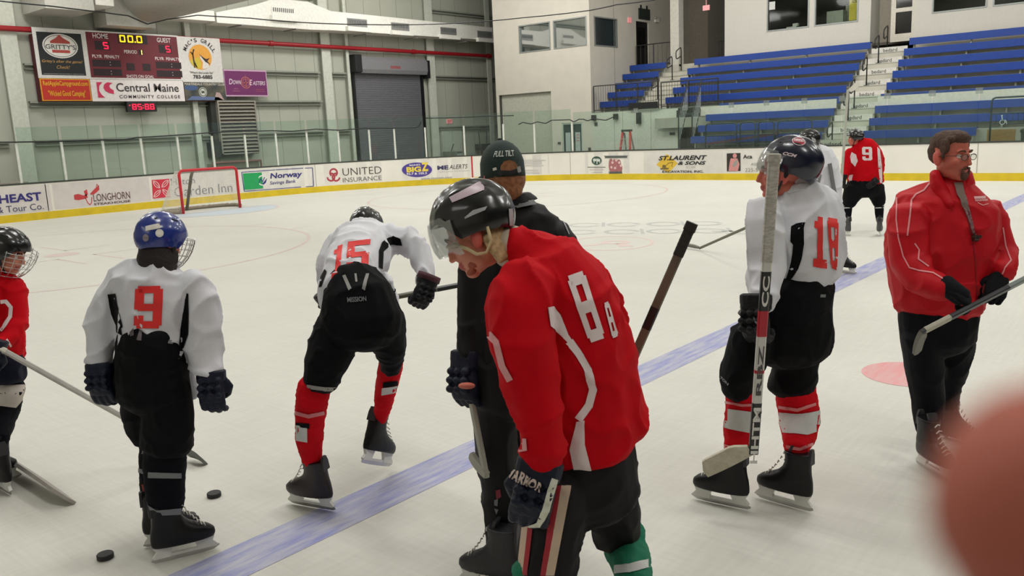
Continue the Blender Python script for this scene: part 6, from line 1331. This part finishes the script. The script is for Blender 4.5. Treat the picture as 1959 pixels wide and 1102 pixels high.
b.tube([L8(.095, .008, .045), L8(.06, .0, .078), L8(.03, -.03, .09), L8(.01, -.06, .092), L8(-.02, -.07, .092), L8(-.05, -.045, .092), L8(-.06, .0, .092)], .006, 6); b.tube([L8(.09, -.005, -.05), L8(.05, -.01, -.085), L8(.02, -.05, -.1), L8(-.04, -.04, -.096)], .006, 6); O('ear_strap', b, HS, h, smooth=True)
b = MB()
for i in range(16):
    a = math.pi*.66+math.pi*.68*i/15; c = hO+f*math.cos(a)*.078+s*math.sin(a)*.08-u*.02; b.tube([c, c-u*.05+(c-hO)*.1, c-u*.1+(c-hO)*.25], [.017, .017, .008], 6)
b.ell(hO-f*.06-u*.03, (f*.045, s*.072, u*.06), 14, 8); O('hair', remesh(b, .006, 1), mat('hair_blond', (186, 160, 118), .8, var=.25, scale=60), p.root, smooth=True)
b = MB()
for i in range(5): z = -.03+.015*i; b.ell(L8(.074-.3*abs(z), -.098, z), (f*.02, s*.014, u*.012), 8, 6)
b.ell(L8(.04, -.08, .045), (f*.03, s*.008, u*.016), 10, 6); O('stubble_beard', remesh(b, .005, 2), mat('beard_brown', (168, 96, 76), .9, bump=.5, bscale=200), p.root, smooth=True)
# ------------------------------------------------------------------ player: white 18 standing with a tall stick
p = Pers(1450, 950, 'standing player in white jersey with red 18, holding a stick upright')
tor = [(1520, 352, -.0, 36, .08), (1522, 368, 0, 56, .11), (1524, 390, 0, 74, .15), (1530, 430, 0, 80, .18), (1540, 470, 0, 74, .185), (1545, 505, 0, 66, .18), (1546, 530, 0, 58, .17)]
aL = [(1468, 398, -.08, 32, .09), (1460, 430, -.12, 33, .09), (1462, 475, -.15, 36, .09), (1463, 515, -.17, 37, .085), (1460, 550, -.22, 33, .075), (1452, 580, -.28, 26, .065)]
aR = [(1575, 400, .14, 28, .09), (1584, 450, .2, 26, .09), (1580, 500, .22, 22, .08), (1560, 540, .12, 20, .07), (1520, 570, .0, 18, .06)]
hips = [(1545, 508, 0, 44, .15), (1543, 535, 0, 54, .17), (1530, 565, 0, 66, .19), (1510, 600, 0, 84, .2), (1500, 640, 0, 88, .2), (1498, 665, 0, 84, .19)]
lL = [(1440, 640, -.12, 40, .15), (1428, 680, -.14, 40, .145), (1414, 720, -.14, 37, .13), (1409, 748, -.13, 31, .11)]
lR = [(1530, 650, .08, 46, .16), (1520, 700, .08, 43, .15), (1515, 735, .08, 45, .13), (1515, 742, .08, 45, .12)]
oL = oz(p, 1405, 872, .27); oR = oz(p, 1524, 868, .27)
kL = [(1422, 745, -.12, 33, .1), (1422, 790, -.12, 34, .1), (1415, 830, oL*.6-.05, 30, .085), (1409, 855, oL, 24, .07), (1405, 880, oL, 18, .055)]
kR = [(1520, 738, .08, 38, .11), (1526, 775, .08, 38, .11), (1530, 805, .06, 38, .105), (1528, 835, (oR+.05)/2, 31, .09), (1524, 858, oR, 24, .07), (1524, 878, oR, 18, .055)]
hf = fr(img(-.93, .02, .33), UZ); hO = p.P(1498, 331, -.02); hk = 1.03
body(p, [tor, aL, aR, hips, lL, lR, kL, kR, [(1514, 335, 0, 25, .06), (1518, 362, 0, 30, .07)]], (hO, *hf, hk), skin=SKINR, vox=.006)
jer, jt = p.cloth('jersey', [tor, aL, aR], JW)
b = MB(); p.chain(b, [(1514, 350, -.0, 34, .075), (1516, 364, 0, 44, .09)], cap=False); O('collar', remesh(b, .008, 3), JW, jer, smooth=True)
drape('number', numeral('1', 1556, 412, 1580, 510, 1553, 1582, 418, 514)+numeral('8', 1581, 416, 1603, 512, 1589, 1601, 420, 518), jt, NR, jer)
drape('side_panel', [[(1514, 433), (1524, 428), (1540, 425), (1537, 436), (1538, 465), (1535, 490), (1527, 515), (1516, 532), (1500, 545), (1508, 522), (1514, 500), (1517, 468), (1512, 462)]], jt, JB, jer)
pan, pt = p.cloth('hockey_pants', [hips, lL, lR], PB_, fold=(.012, 5.5, .7))
drape('pants_logo', [[(1569, 563), (1579, 563), (1578, 569), (1568, 569)]], pt, SGR, pan); drape('pants_lettering', [], pt, mat('lettering_grey', (150, 150, 154), .6), pan, texts=[('TON', [(1379, 724), (1394, 738), (1395, 733), (1380, 719)], .03, .2), ('N', [(1482, 578), (1490, 576), (1489, 568), (1481, 570)], .05, .2)])
b = MB(); b.ell(p.P(1576, 534, .04), (RT*.042, UP*.04, FW*.09), 14, 8); O('hip_pad', b, mat('pad_shiny', (22, 22, 26), .25, coat=.4), pan, smooth=True)
s1, st1 = p.cloth('sock', [kL], SR, vox=.008, fold=(.006, 10, .9)); s2, st2 = p.cloth('sock', [kR], SR, vox=.008, fold=(.006, 10, .9))
drape('sock_stripe', [[(1386, 781), (1440, 788), (1458, 786), (1458, 826), (1440, 829), (1386, 818)]], st1, SW, s1); drape('sock_stripe', [[(1485, 788), (1530, 792), (1572, 784), (1572, 822), (1545, 832), (1498, 828)]], st2, SW, s2)
TP = mat('tape_clear', (216, 120, 122), .3); drape('sock_tape', [[(1384, 849), (1410, 855), (1436, 852), (1436, 861), (1410, 864), (1384, 858)]], st1, TP, s1); drape('sock_tape', [[(1388, 767), (1420, 773), (1458, 771), (1458, 776), (1420, 778), (1388, 772)]], st1, TP, s1); drape('sock_tape', [[(1490, 776), (1525, 781), (1560, 770), (1560, 776), (1525, 787), (1490, 782)]], st2, TP, s2); drape('sock_tape', [[(1498, 850), (1530, 856), (1555, 846), (1555, 852), (1530, 862), (1498, 857)]], st2, TP, s2)
skate_at(p, 1403, 874, img(-.9, 0, .62), lean=.05); skate_at(p, 1528, 872, img(-.78, 0, .75), lean=-.05)
g, gt = glove(p, p.P(1446, 592, -.30), img(.0, -1, .0), img(-.75, 0, -.7), t=-1, curl=1.2, k=1.3, m=GLB)
drape('glove_mark', strips([(1407, 606), (1412, 590), (1415, 603), (1418, 588)], 3), gt, SGR, g, step=3); drape('glove_mark', strips([(1442, 608), (1452, 624)], 3), gt, SGR, g)
glove(p, p.P(1500, 590, -.05), img(-.8, -.5, -.3), img(0, -.3, -1), t=1, curl=1.1, k=1.1)
hf2 = fr(hf[0]+hf[1]*.30, hf[1]-hf[0]*.30); h, hb = helmet(p, hO+hf[1]*.022-hf[0]*.028, *hf2, mat('helmet_navy', (14, 20, 44), .25, coat=.5), k=.98, visor=True, strap=False)
b = MB(); f, u, s = hf; b.tube([hO+f*.0-u*.03+s*.088, hO+f*.02-u*.075+s*.075, hO+f*.045-u*.118+s*.03, hO+f*.05-u*.125, hO+f*.045-u*.118-s*.03, hO+f*.02-u*.075-s*.075, hO-u*.03-s*.088], .006, 6); O('chin_strap', b, BLACK, h, smooth=True)
drape('helmet_badge', [[(1528+13*math.cos(a), 271+8*math.sin(a)+.12*13*math.cos(a)) for a in [i*.3927 for i in range(16)]]], hb, mat('badge_red', (176, 40, 62), .4), h, off=.002, step=5); drape('badge_ring', [strips([(1528+12*math.cos(a), 271+7.4*math.sin(a)+.12*12*math.cos(a)) for a in (i*.3927, (i+1)*.3927)], 1.2)[0] for i in range(16)], hb, mat('badge_white', (216, 196, 200), .4), h, off=.003, step=5)
drape('badge_lettering', [], hb, mat('badge_white', (216, 196, 200)), h, off=.004, step=5, texts=[('mmmm', [(1519, 271), (1538, 273), (1538, 268), (1519, 266)], .03, 0)])
drape('helmet_lettering', [], hb, mat('badge_white', (216, 196, 200)), h, off=.003, step=4, texts=[('CCM', [(1497, 296), (1523, 302), (1525, 296), (1500, 290)], .04, .25)])
SG1 = mat('shaft_white', (206, 204, 198), .4); 
r, d, wd, nr = stick('tall taped hockey stick with red and black shaft held upright by white 18', p.P(1481, 300, -.46), p.P(1441, 868, -.36), p.P(1354, 918, -.30), SG1, mat('tape_cream', (190, 182, 158), .85, rgb2=(206, 200, 184), scale=30, bump=.4), w=.042, t=.026, tape=.46, tapem=mat('tape_worn', (192, 190, 182), .85, rgb2=(160, 156, 146), scale=40, stretch=(1, 1, 3)), marks=((.50, .68, mat('shaft_black', (28, 28, 28))), (.68, .8, mat('shaft_red', (176, 24, 44), .4)), (.96, .975, mat('shaft_red', (176, 24, 44))), (1.12, 1.44, mat('shaft_black', (28, 28, 28)))), bladeh=.085, facing=-FW)
A_ = p.P(1481, 300, -.46)
def onshaft(t, a0, a1, m, hgt, bold=.03):
    b = MB(); side = nr if nr.dot(FW) < 0 else -nr; rt = -d
    wv = side.cross(rt)   # across
    wv = wv if wv.dot(RT) > 0 else -wv
    put(b, t, lambda u, v: A_+d*(a0+(a1-a0)*(1-u))+side*.0145+(-wv)*(v-.5)*hgt, (0, 0, 1, 1), bold=bold); O('lettering', b, m, r)
onshaft('CC', .52, .66, mat('letter_white', (216, 214, 208), .4), .03); onshaft('RBZ', .84, 1.08, mat('letter_dark', (70, 66, 70), .4), .024); onshaft('HHTM', 1.14, 1.42, mat('letter_white', (216, 214, 208)), .034)
# ------------------------------------------------------------------ coach in the red jacket
p = Pers(1792, 868, 'coach with glasses and goatee in red zip jacket and black trousers')
tor = [(1822, 345, 0, 34, .07), (1820, 362, 0, 56, .1), (1812, 385, 0, 88, .14), (1805, 420, 0, 98, .17), (1798, 470, 0, 98, .19), (1795, 520, 0, 92, .2), (1794, 565, 0, 84, .2), (1792, 588, 0, 80, .19)]
aR = [(1742, 408, -.04, 38, .1), (1736, 450, -.08, 36, .1), (1740, 500, -.12, 36, .095), (1762, 538, -.22, 30, .085), (1796, 550, -.32, 24, .07), (1812, 552, -.36, 20, .06)]
aL = [(1880, 400, .0, 34, .09), (1900, 440, -.03, 30, .085), (1918, 480, -.08, 27, .08), (1922, 505, -.14, 26, .075), (1914, 522, -.2, 22, .06)]
hips = [(1794, 570, 0, 70, .17), (1794, 610, 0, 70, .18), (1794, 650, 0, 64, .175)]
lR = [(1764, 640, -.02, 38, .14), (1768, 700, -.02, 34, .12), (1776, 760, .0, 30, .1), (1776, 800, .0, 26, .09), (1776, 822, 0, 23, .08)]
lL = [(1826, 640, .1, 38, .14), (1828, 690, .14, 28, .12), (1818, 735, .2, 20, .1), (1812, 765, .25, 20, .09)]
hf = fr(img(.42, -.2, -.86), UZ+GH*.0); hO = p.P(1818, 298, -.02); hk = 1.06
body(p, [tor, aR, aL, hips, lR, lL, [(1818, 318, 0, 26, .065), (1822, 350, 0, 32, .075)]], (hO, *hf, hk), skin=SKINR, vox=.006, jaw=1.15)
JK = mat('jacket_red', (186, 6, 24), .6, var=.05, bump=.15, bscale=120, spec=.25)
jk, jt = p.cloth('warm_up_jacket', [tor, aR, aL], JK, fold=(.015, 4.6, .6))
b = MB()
for sg in (-1, 1): p.chain(b, [(1822+sg*34-(6 if sg > 0 else 0), 330, -.03, 9, .05), (1822+sg*30, 350, -.03, 13, .07), (1824+sg*20, 372, -.06, 14, .06), (1828+sg*8, 396, -.13, 8, .04)], cap=True)
O('collar', remesh(b, .007, 2), JK, jk, smooth=True)
drape('undershirt', [[(1824, 350), (1840, 350), (1845, 372), (1852, 400), (1849, 408), (1840, 392), (1830, 374)]], jt, mat('undershirt_grey', (116, 100, 92), .8), jk, off=.012)
PI = mat('piping_pink', (220, 140, 142), .6)
drape('piping', strips([(1781, 348), (1768, 364), (1752, 372), (1744, 382), (1741, 410), (1736, 450)], 3), jt, PI, jk, off=.003); drape('piping', strips([(1716, 378), (1715, 420), (1719, 455), (1728, 490), (1740, 512), (1760, 518), (1785, 522), (1808, 536)], 2.5), jt, PI, jk, off=.003); drape('piping', strips([(1750, 466), (1758, 478), (1757, 496), (1776, 510)], 2.5), jt, PI, jk, off=.003); drape('piping', strips([(1918, 436), (1924, 470), (1934, 498), (1922, 512), (1918, 524)], 2.5), jt, PI, jk, off=.003)
drape('chest_lettering', [[(1863, 376), (1889, 375), (1889, 380), (1864, 381)]], jt, mat('thread_pink', (226, 170, 172), .7), jk, off=.003, step=5, texts=[('mmmmmm', [(1866, 386), (1889, 385), (1889, 381), (1865, 382)], .02, 0)]); drape('chest_lettering', strips([(1870, 388), (1880, 393), (1890, 390)], 1.2), jt, MATS['thread_pink'], jk, off=.003)
drape('zip', strips([(1848, 406), (1858, 450), (1866, 500), (1868, 560), (1866, 592)], 1.5), jt, mat('zip_dark', (120, 12, 24), .4), jk, off=.003)
tp, tpt = p.cloth('track_trousers', [hips, lR, lL], mat('trouser_black', (12, 13, 19), .75, spec=.15), fold=(.011, 5, .4))
drape('piping', strips([(1774, 792), (1778, 815), (1774, 840), (1780, 846)], 1.5), tpt, mat('piping_brown', (120, 70, 62), .6), tp)
skate_at(p, 1776, 806, img(.15, 0, -.9), k=1.0); skate_at(p, 1812, 770, img(.5, 0, -.7), k=1.0, o=.24, pitch=.0)
GK = mat('knit_black', (12, 13, 20), .8, spec=.2, bump=.4, bscale=140)
glove(p, p.P(1818, 553, -.38), img(.8, -.6, -.15), img(.5, .55, -.6), t=1, curl=.95, k=1.12, m=GK, slim=True); glove(p, p.P(1912, 530, -.22), img(-.35, -.9, -.2), img(-.1, .1, -1), t=-1, curl=1.0, k=1.15, m=GK, slim=True)
b = MB(); p.chain(b, [(1806, 540, -.34, 17, .05), (1822, 556, -.38, 19, .05), (1842, 570, -.39, 18, .045)]); O('glove_cuff', b, GK, p.root, smooth=True)
stick('hockey stick carried slanting by the coach, white tape on its lower end', p.P(2120, 452, -.28), p.P(1762, 636, -.50), p.P(1738, 668, -.42), mat('shaft_dark', (40, 42, 46), .4), mat('blade_grey', (122, 120, 112)), w=.034, t=.024, tape=0, knob=False, marks=((.0, .62, mat('shaft_greygreen', (120, 130, 126), .4)), (-.17, -.02, mat('tape_grey', (176, 172, 156), .8))), bladeh=.05)
f, u, s = hf; Lc = lambda x, y, z: hO+(f*x+u*y+s*z)*hk
b = MB(); HC = mat('hair_brown', (74, 50, 36), .75, var=.3, scale=70, bump=.5, bscale=150)
b.ell(Lc(-.018, .06, 0), (f*.094, s*.084, u*.07), 20, 12); b.ell(Lc(-.05, .02, 0), (f*.062, s*.083, u*.075), 18, 12)
for i in range(9): z = -.06+.015*i; b.ell(Lc(.05-abs(z)*.25, .098-abs(z)*.2, z), (f*.032, s*.012, u*.018), 8, 6)
for z in (-1, 1): b.ell(Lc(.02, .05, z*.072), (f*.03, s*.012, u*.04), 10, 8); b.ell(Lc(.018, .01, z*.077), (f*.012, s*.006, u*.03), 8, 6)
b.ell(Lc(.022, .088, 0), (f*.07, s*.066, u*.042), 16, 10)
O('hair', remesh(b, .005, 2, fold=(.003, 50, .3)), HC, p.root, smooth=True)
b = MB(); b.ell(Lc(.088, -.094, 0), (f*.018, s*.024, u*.024), 12, 8)
for z in (-1, 1): b.ell(Lc(.094, -.072, z*.022), (f*.01, s*.007, u*.018), 8, 6); b.ell(Lc(.099, -.054, z*.013), (f*.009, s*.014, u*.006), 8, 6)
O('goatee', remesh(b, .004, 2, fold=(.002, 60, .5)), mat('goatee', (92, 66, 52), .9, bump=.5, bscale=200), p.root, smooth=True)
gl = MB()
for z in (-1, 1): c = Lc(.104, .0, z*.032); gl.tube([c+(s*.023*math.cos(a)+u*.016*math.sin(a)) for a in [2*math.pi*i/16 for i in range(16)]], .0016, 5, closed=True); gl.tube([Lc(.102, .008, z*.054), Lc(.07, .008, z*.078), Lc(.0, .0, z*.086)], .0016, 5)
gl.tube([Lc(.104, .004, -.01), Lc(.108, .006, 0), Lc(.104, .004, .01)], .0016, 5); ge = O('eyeglasses', gl, mat('spectacle_frame', (60, 52, 50), .3, .5), p.root, smooth=True)
for z in (-1, 1): b = MB(); c = Lc(.104, 0, z*.032); b.disc(c, s*.022, u*.015, 16); O('lens', b, glass('lens', (.9, .92, .9), .15, .03, .04), ge)
wh = E('whistle', p.P(1866, 455, -.24), 'whistle on a dark patterned lanyard hanging on the red jacket', 'whistle')
def onj(x, y, off=.008):
    d_ = ray(x, y).normalized(); l, n, i, _ = jt.ray_cast(CAM, d_); return l+(n if n.dot(d_) < 0 else -n)*off if l else p.P(x, y, -.2)
b = MB(); b.tube([onj(*q) for q in ((1838, 378), (1846, 398), (1852, 415), (1858, 435), (1862, 448))], .006, 6); b.tube([onj(*q) for q in ((1846, 376), (1852, 398), (1856, 415), (1860, 435), (1863, 448))], .005, 6); O('lanyard', b, mat('lanyard', (92, 50, 56), .8, rgb2=(150, 120, 120), scale=90), wh, smooth=True)
c = onj(1864, 456, .014); b = MB(); b.tube([c-RT*.012, c+RT*.012], .016, 12); b.box(tuple(c-Vector((.012, .012, -.004))), tuple(c+Vector((.03, .006, .018)))); O('whistle_body', b, mat('whistle_dark', (50, 36, 32), .3), wh); b = MB(); b.tube([onj(1866, 448, .014), c+UP*.016], .004, 6); O('clip_ring', b, STEEL, wh)
# ------------------------------------------------------------------ far player red 9
p = Pers(1655, 442, 'distant player in red jersey with white 9 seen from behind by the aisle')
tor = [(1640, 272, 0, 12, .07), (1648, 280, 0, 24, .12), (1654, 295, 0, 32, .16), (1654, 320, 0, 32, .17), (1655, 345, 0, 33, .18), (1656, 352, 0, 33, .18)]
aL = [(1628, 288, 0, 9, .08), (1622, 305, -.02, 10, .08), (1618, 325, -.05, 9.5, .08), (1614, 342, -.12, 7, .06)]
aR = [(1676, 290, 0, 10, .08), (1684, 308, 0, 8, .08), (1684, 325, -.05, 8, .07), (1676, 345, -.15, 6, .06)]
hips = [(1654, 345, 0, 31, .17), (1653, 360, 0, 33, .18), (1653, 368, 0, 32, .18)]
lL = [(1636, 362, 0, 21, .15), (1627, 380, 0, 16, .13), (1623, 392, 0, 12, .11)]
lR = [(1672, 362, 0, 20, .15), (1680, 378, 0, 14, .13), (1682, 390, 0, 11, .11)]
kL = [(1622, 390, 0, 9, .07), (1621, 408, 0, 8, .06), (1621, 424, 0, 6, .05)]; kR = [(1682, 388, 0, 9, .07), (1682, 408, 0, 8, .06), (1683, 424, 0, 6, .05)]
hf = fr(img(-.9, -.05, .35), UZ); hO = p.P(1636, 265, 0); hk = 1.0
body(p, [tor, aL, aR, hips, lL, lR, kL, kR, [(1637, 270, 0, 6, .06), (1640, 276, 0, 8, .07)]], (hO, *hf, hk), skin=SKINR, vox=.012)
jer, jt = p.cloth('jersey', [tor, aL, aR], JR, vox=.016, fold=(.014, 5, .6))
drape('number', numeral('9', 1649, 281, 1668, 307, 1650, 1669), jt, NW, jer, step=4); drape('side_stripe', [[(1629, 291), (1638, 296), (1641, 308), (1636, 319), (1628, 311), (1626, 300)], [(1625, 335), (1632, 334), (1628, 352), (1620, 350)], [(1678, 281), (1683, 286), (1687, 320), (1688, 355), (1684, 355), (1680, 320)]], jt, NW, jer, step=5)
drape('jersey_logo', [[(1677, 345), (1686, 345), (1686, 348), (1677, 348)]], jt, NW, jer, step=4)
p.cloth('hockey_pants', [hips, lL, lR], PB_, vox=.016, fold=(.008, 6, 1))
for ch in (kL, kR):
    s1, st = p.cloth('sock', [ch], SB, vox=.012, fold=None); x = ch[0][0]; drape('sock_stripe', [[(x-12, 391), (x+12, 390), (x+12, 394), (x-12, 395)], [(x-12, 397), (x+12, 396), (x+12, 398), (x-12, 399)]], st, SW, s1, step=5); drape('sock_stripe', [[(x-12, 415), (x+12, 414), (x+12, 418), (x-12, 419)]], st, SGR, s1, step=5)
SKG = mat('skate_greyish', (70, 70, 70), .5); skate_at(p, 1621, 419, img(-.3, 0, .8), boot=SKG); skate_at(p, 1683, 419, img(.4, 0, .8), boot=SKG)
glove(p, p.P(1613, 342, -.12), img(-.1, -1, 0), img(-1, 0, -.3), t=-1, curl=.9, k=1.15); glove(p, p.P(1672, 348, -.2), img(-.7, -.6, 0), img(0, -.3, -1), t=1, curl=.9, k=1.1)
h, hb = helmet(p, hO, *hf, mat('helmet_black', (16, 17, 19)), k=.95); drape('helmet_band', [[(1640, 257), (1650, 258), (1650, 260), (1640, 259)]], hb, SGR, h, step=4)
stick('hockey stick pointing straight up over the shoulder of the distant red player', p.P(1610, 345, -.25), p.P(1622, 172, .1), p.P(1641, 153, .1), mat('shaft_silver', (128, 128, 118)), mat('tape_white', (206, 202, 190)), w=.04, t=.03, tape=0, knob=False, bladeh=.085)
bpy.context.view_layer.update()
# ------------------------------------------------------------------ far player in white, half hidden by white 18
p = Pers(1600, 520, 'far player in white jersey and black helmet, half hidden behind white 18')
tor = [(1556, 282, 0, 14, .07), (1562, 294, 0, 28, .12), (1568, 320, 0, 36, .17), (1572, 360, 0, 38, .19), (1574, 400, 0, 36, .19)]
aR = [(1590, 308, .0, 14, .09), (1598, 345, -.05, 13, .09), (1592, 385, -.12, 11, .07)]; aL = [(1540, 310, 0, 13, .09), (1530, 350, -.05, 12, .08), (1530, 390, -.15, 10, .07)]
hips = [(1574, 390, 0, 34, .18), (1578, 420, 0, 36, .19)]; lR = [(1592, 415, 0, 22, .14), (1600, 450, 0, 17, .12)]; lL = [(1560, 415, -.1, 22, .14), (1552, 452, -.15, 17, .12)]
oR = oz(p, 1606, 482, .27); kR = [(1602, 448, 0, 12, .08), (1608, 470, oR, 11, .07), (1610, 484, oR, 8, .05)]; kL = [(1552, 450, -.15, 12, .08), (1550, 475, -.1, 10, .07), (1550, 490, -.1, 8, .05)]
hf = fr(img(-.7, -.1, .6), UZ); hO = p.P(1548, 272, 0)
body(p, [tor, aR, aL, hips, lR, lL, kR, kL, [(1550, 278, 0, 9, .06), (1556, 288, 0, 11, .07)]], (hO, *hf, 1.), vox=.012)
jer, jt = p.cloth('jersey', [tor, aR, aL], JW, vox=.014, fold=(.014, 5, .6)); drape('number', numeral('1', 1549, 334, 1560, 366), jt, mat('number_pinkish', (226, 120, 118), .6), jer, step=5); drape('side_panel', [[(1562, 325), (1572, 335), (1568, 352), (1560, 345)]], jt, mat('panel_grey', (120, 120, 122), .7), jer)
p.cloth('hockey_pants', [hips, lR, lL], PB_, vox=.014, fold=(.01, 5, 1)); p.cloth('sock', [kR], SR, vox=.01, fold=None); p.cloth('sock', [kL], SR, vox=.01, fold=None)
skate_at(p, 1610, 480, img(.35, 0, -.6)); skate_at(p, 1550, 482, img(.2, 0, .8))
glove(p, p.P(1590, 390, -.14), img(-.3, -1, 0), img(.6, 0, -1), t=1, curl=.9, k=1.15)
h, hb = helmet(p, hO, *hf, mat('helmet_black', (16, 17, 19)), k=.97); drape('helmet_band', [[(1552, 262), (1560, 266), (1562, 276), (1556, 278)]], hb, mat('logo_silver', (170, 170, 172)), h, step=4)
stick('thin dark hockey stick reaching left along the ice behind white 18', p.P(1572, 372, -.25), on(1338, 475, 2, .03), on(1306, 472, 2, .02), mat('shaft_grey', (106, 106, 90)), mat('blade_grey', (122, 120, 112)), w=.036, t=.028, tape=.1, bladeh=.06)
stick('grey and black hockey stick hanging along the back of the half hidden white player', p.P(1587, 313, -.22), p.P(1606, 425, -.22), p.P(1612, 432, -.2), mat('shaft_grey2', (110, 110, 112), .5), mat('blade_black', (26, 26, 28)), w=.05, t=.03, tape=0, marks=((.42, .6, mat('shaft_black', (28, 28, 28))),), knob=False, bladeh=.05)
# ------------------------------------------------------------------ player entering at the left edge
p = Pers(-10, 905, 'player in red jersey and caged black helmet cut off by the left frame edge')
tor = [(-2, 512, -.0, 26, .08), (-8, 528, 0, 44, .12), (-12, 560, 0, 54, .16), (-14, 610, 0, 54, .18), (-12, 660, 0, 52, .18), (-10, 684, 0, 50, .17)]
aR = [(26, 545, -.02, 22, .08), (32, 580, -.05, 22, .08), (32, 620, -.1, 20, .075), (18, 648, -.2, 18, .07), (-10, 665, -.3, 16, .06)]
hips = [(-10, 670, 0, 44, .17), (-6, 700, 0, 46, .18)]; lR = [(14, 695, -.04, 32, .14), (20, 725, -.06, 28, .12)]; lL = [(-40, 700, .1, 32, .14), (-50, 740, .12, 26, .12)]
oR = oz(p, 0, 850, .27)
kR = [(20, 738, -.06, 26, .1), (14, 775, -.04, 24, .09), (6, 810, oR*.5, 20, .08), (0, 840, oR, 16, .06), (-1, 860, oR, 13, .05)]; kL = [(-50, 740, .12, 24, .1), (-54, 800, .12, 20, .08), (-56, 850, .12, 15, .06)]
hf = fr(img(.9, -.3, .15), UZ+RT*.2); hO = p.P(12, 484, 0); hk = .95
body(p, [tor, aR, hips, lR, lL, kR, kL, [(6, 492, 0, 17, .06), (-2, 512, 0, 22, .07)]], (hO, *hf, hk), vox=.008)
jer, jt = p.cloth('jersey', [tor, aR], JR, fold=(.018, 6, .6)); drape('number', strips([(2, 578), (12, 577), (21, 588), (20, 606), (10, 622), (2, 632)], 7), jt, NW, jer); drape('hem_stripe', strips([(2, 652), (8, 665), (14, 688)], 5), jt, NW, jer); drape('hem_stripe', strips([(12, 650), (20, 662)], 4), jt, NW, jer)
p.cloth('hockey_pants', [hips, lR, lL], PN); s1, st = p.cloth('sock', [kR], SB, vox=.009, fold=(.005, 10, 1)); drape('sock_stripe', [[(-5, 738), (48, 736), (42, 765), (30, 780), (-5, 776)]], st, mat('sock_cream', (190, 182, 174), .8), s1); p.cloth('sock', [kL], SB, vox=.01, fold=None)
skate_at(p, -2, 856, img(-.6, 0, .5)); skate_at(p, -56, 850, img(.6, 0, .5))
glove(p, p.P(-14, 668, -.32), img(-.3, -.9, -.1), img(.3, .3, -1), t=1, curl=1.1, k=1.15, m=GLN)
h, hb = helmet(p, hO, *hf, mat('helmet_black', (16, 17, 19)), k=hk, cage=True)
stick('pale grey hockey stick passing low behind the legs of blue helmeted white 9', p.P(-30, 650, -.36), on(368, 872, 2, .03), on(402, 880, 2, .02), mat('shaft_pale', (176, 172, 166), .5), mat('blade_dark', (88, 90, 84), .6), w=.034, t=.026, tape=.12, bladeh=.075)
stick('hockey stick with a broad pale blade on the ice at the left edge', on(-330, 700, 2, 1.05), on(-2, 868, 2, .03), on(152, 952, 2, .03), mat('shaft_pale', (176, 172, 166)), mat('blade_pale', (158, 152, 146), .6), w=.034, t=.026, tape=.12, bladeh=.11)
# ------------------------------------------------------------------ pucks
PK = mat('puck_rubber', (34, 32, 34), .6, bump=.3, bscale=200)
for (x, y, l) in ((410, 950, 'black puck on the ice farthest from the standing player in white 9'), (361, 993, 'black puck just behind the skate of the player in white 9'), (202, 1068, 'black puck near the bottom left corner of the ice')):
    c = on(x, y, 2, 0); b = MB(); R = lambda r, z: [(c.x+r*math.cos(t), c.y+r*math.sin(t), z) for t in [2*math.pi*i/28 for i in range(28)]]
    b.loft([R(.035, .0005), R(.038, .003), R(.038, .022), R(.035, .0254)]); O('puck', b, PK, label=l, cat='puck', group='pucks on the ice', smooth=True, sharp=40)
# ------------------------------------------------------------------ fingertip of the person taking the picture
def cc_(x, y, z): return CAM+RT*(x+.0004)+UP*(y+.0022)+FW*z
mb = MB(); tip = (.0262, -.0122, .042)
def tubec(P_, r, n=16): mb.tube([cc_(*q) for q in P_], r, n)
tubec([(.0225, -.0098, .042), (.0240, -.0108, .042), (.0268, -.0126, .042), (.034, -.0175, .042), (.046, -.026, .041), (.060, -.036, .038), (.078, -.049, .032), (.092, -.060, .024)], [.0030, .0056, .0074, .0082, .0084, .0092, .0096, .0105])
tubec([(.088, -.058, .026), (.112, -.082, .006), (.130, -.108, -.02), (.145, -.135, -.045), (.16, -.18, -.07), (.19, -.28, -.12)], [.013, .026, .036, .032, .027, .034])
for k, (dx, dy) in enumerate(((.012, -.014), (.018, -.032), (.018, -.05))):
    bx, by, bz = .092+dx, -.062+dy, .012-.008*k; tubec([(bx, by, bz-.01), (bx-.016, by+.004, bz+.016), (bx-.004, by+.010, bz+.036), (bx+.014, by+.004, bz+.03), (bx+.018, by-.004, bz+.012)], [.0105, .0098, .0092, .0086, .006])
tubec([(.135, -.1, -.02), (.11, -.075, -.034), (.09, -.055, -.04), (.075, -.04, -.038), (.068, -.034, -.036)], [.016, .014, .0115, .010, .006])
r_ = remesh(mb, .0022, 2, .4); hd = O('person', r_, mat('finger_skin', (178, 100, 84), .6, spec=.2, var=.06, scale=120), None, 'blurred bare fingertip and hand of the person holding the camera', 'person', smooth=True)
b = MB(); b.ell(cc_(.0285, -.0135, .0350), (RT*.0042+UP*-.0028, (RT*.0025+UP*.0038), FW*.0016), 12, 6); O('fingernail', b, mat('nail', (222, 160, 146), .3), hd, smooth=True)
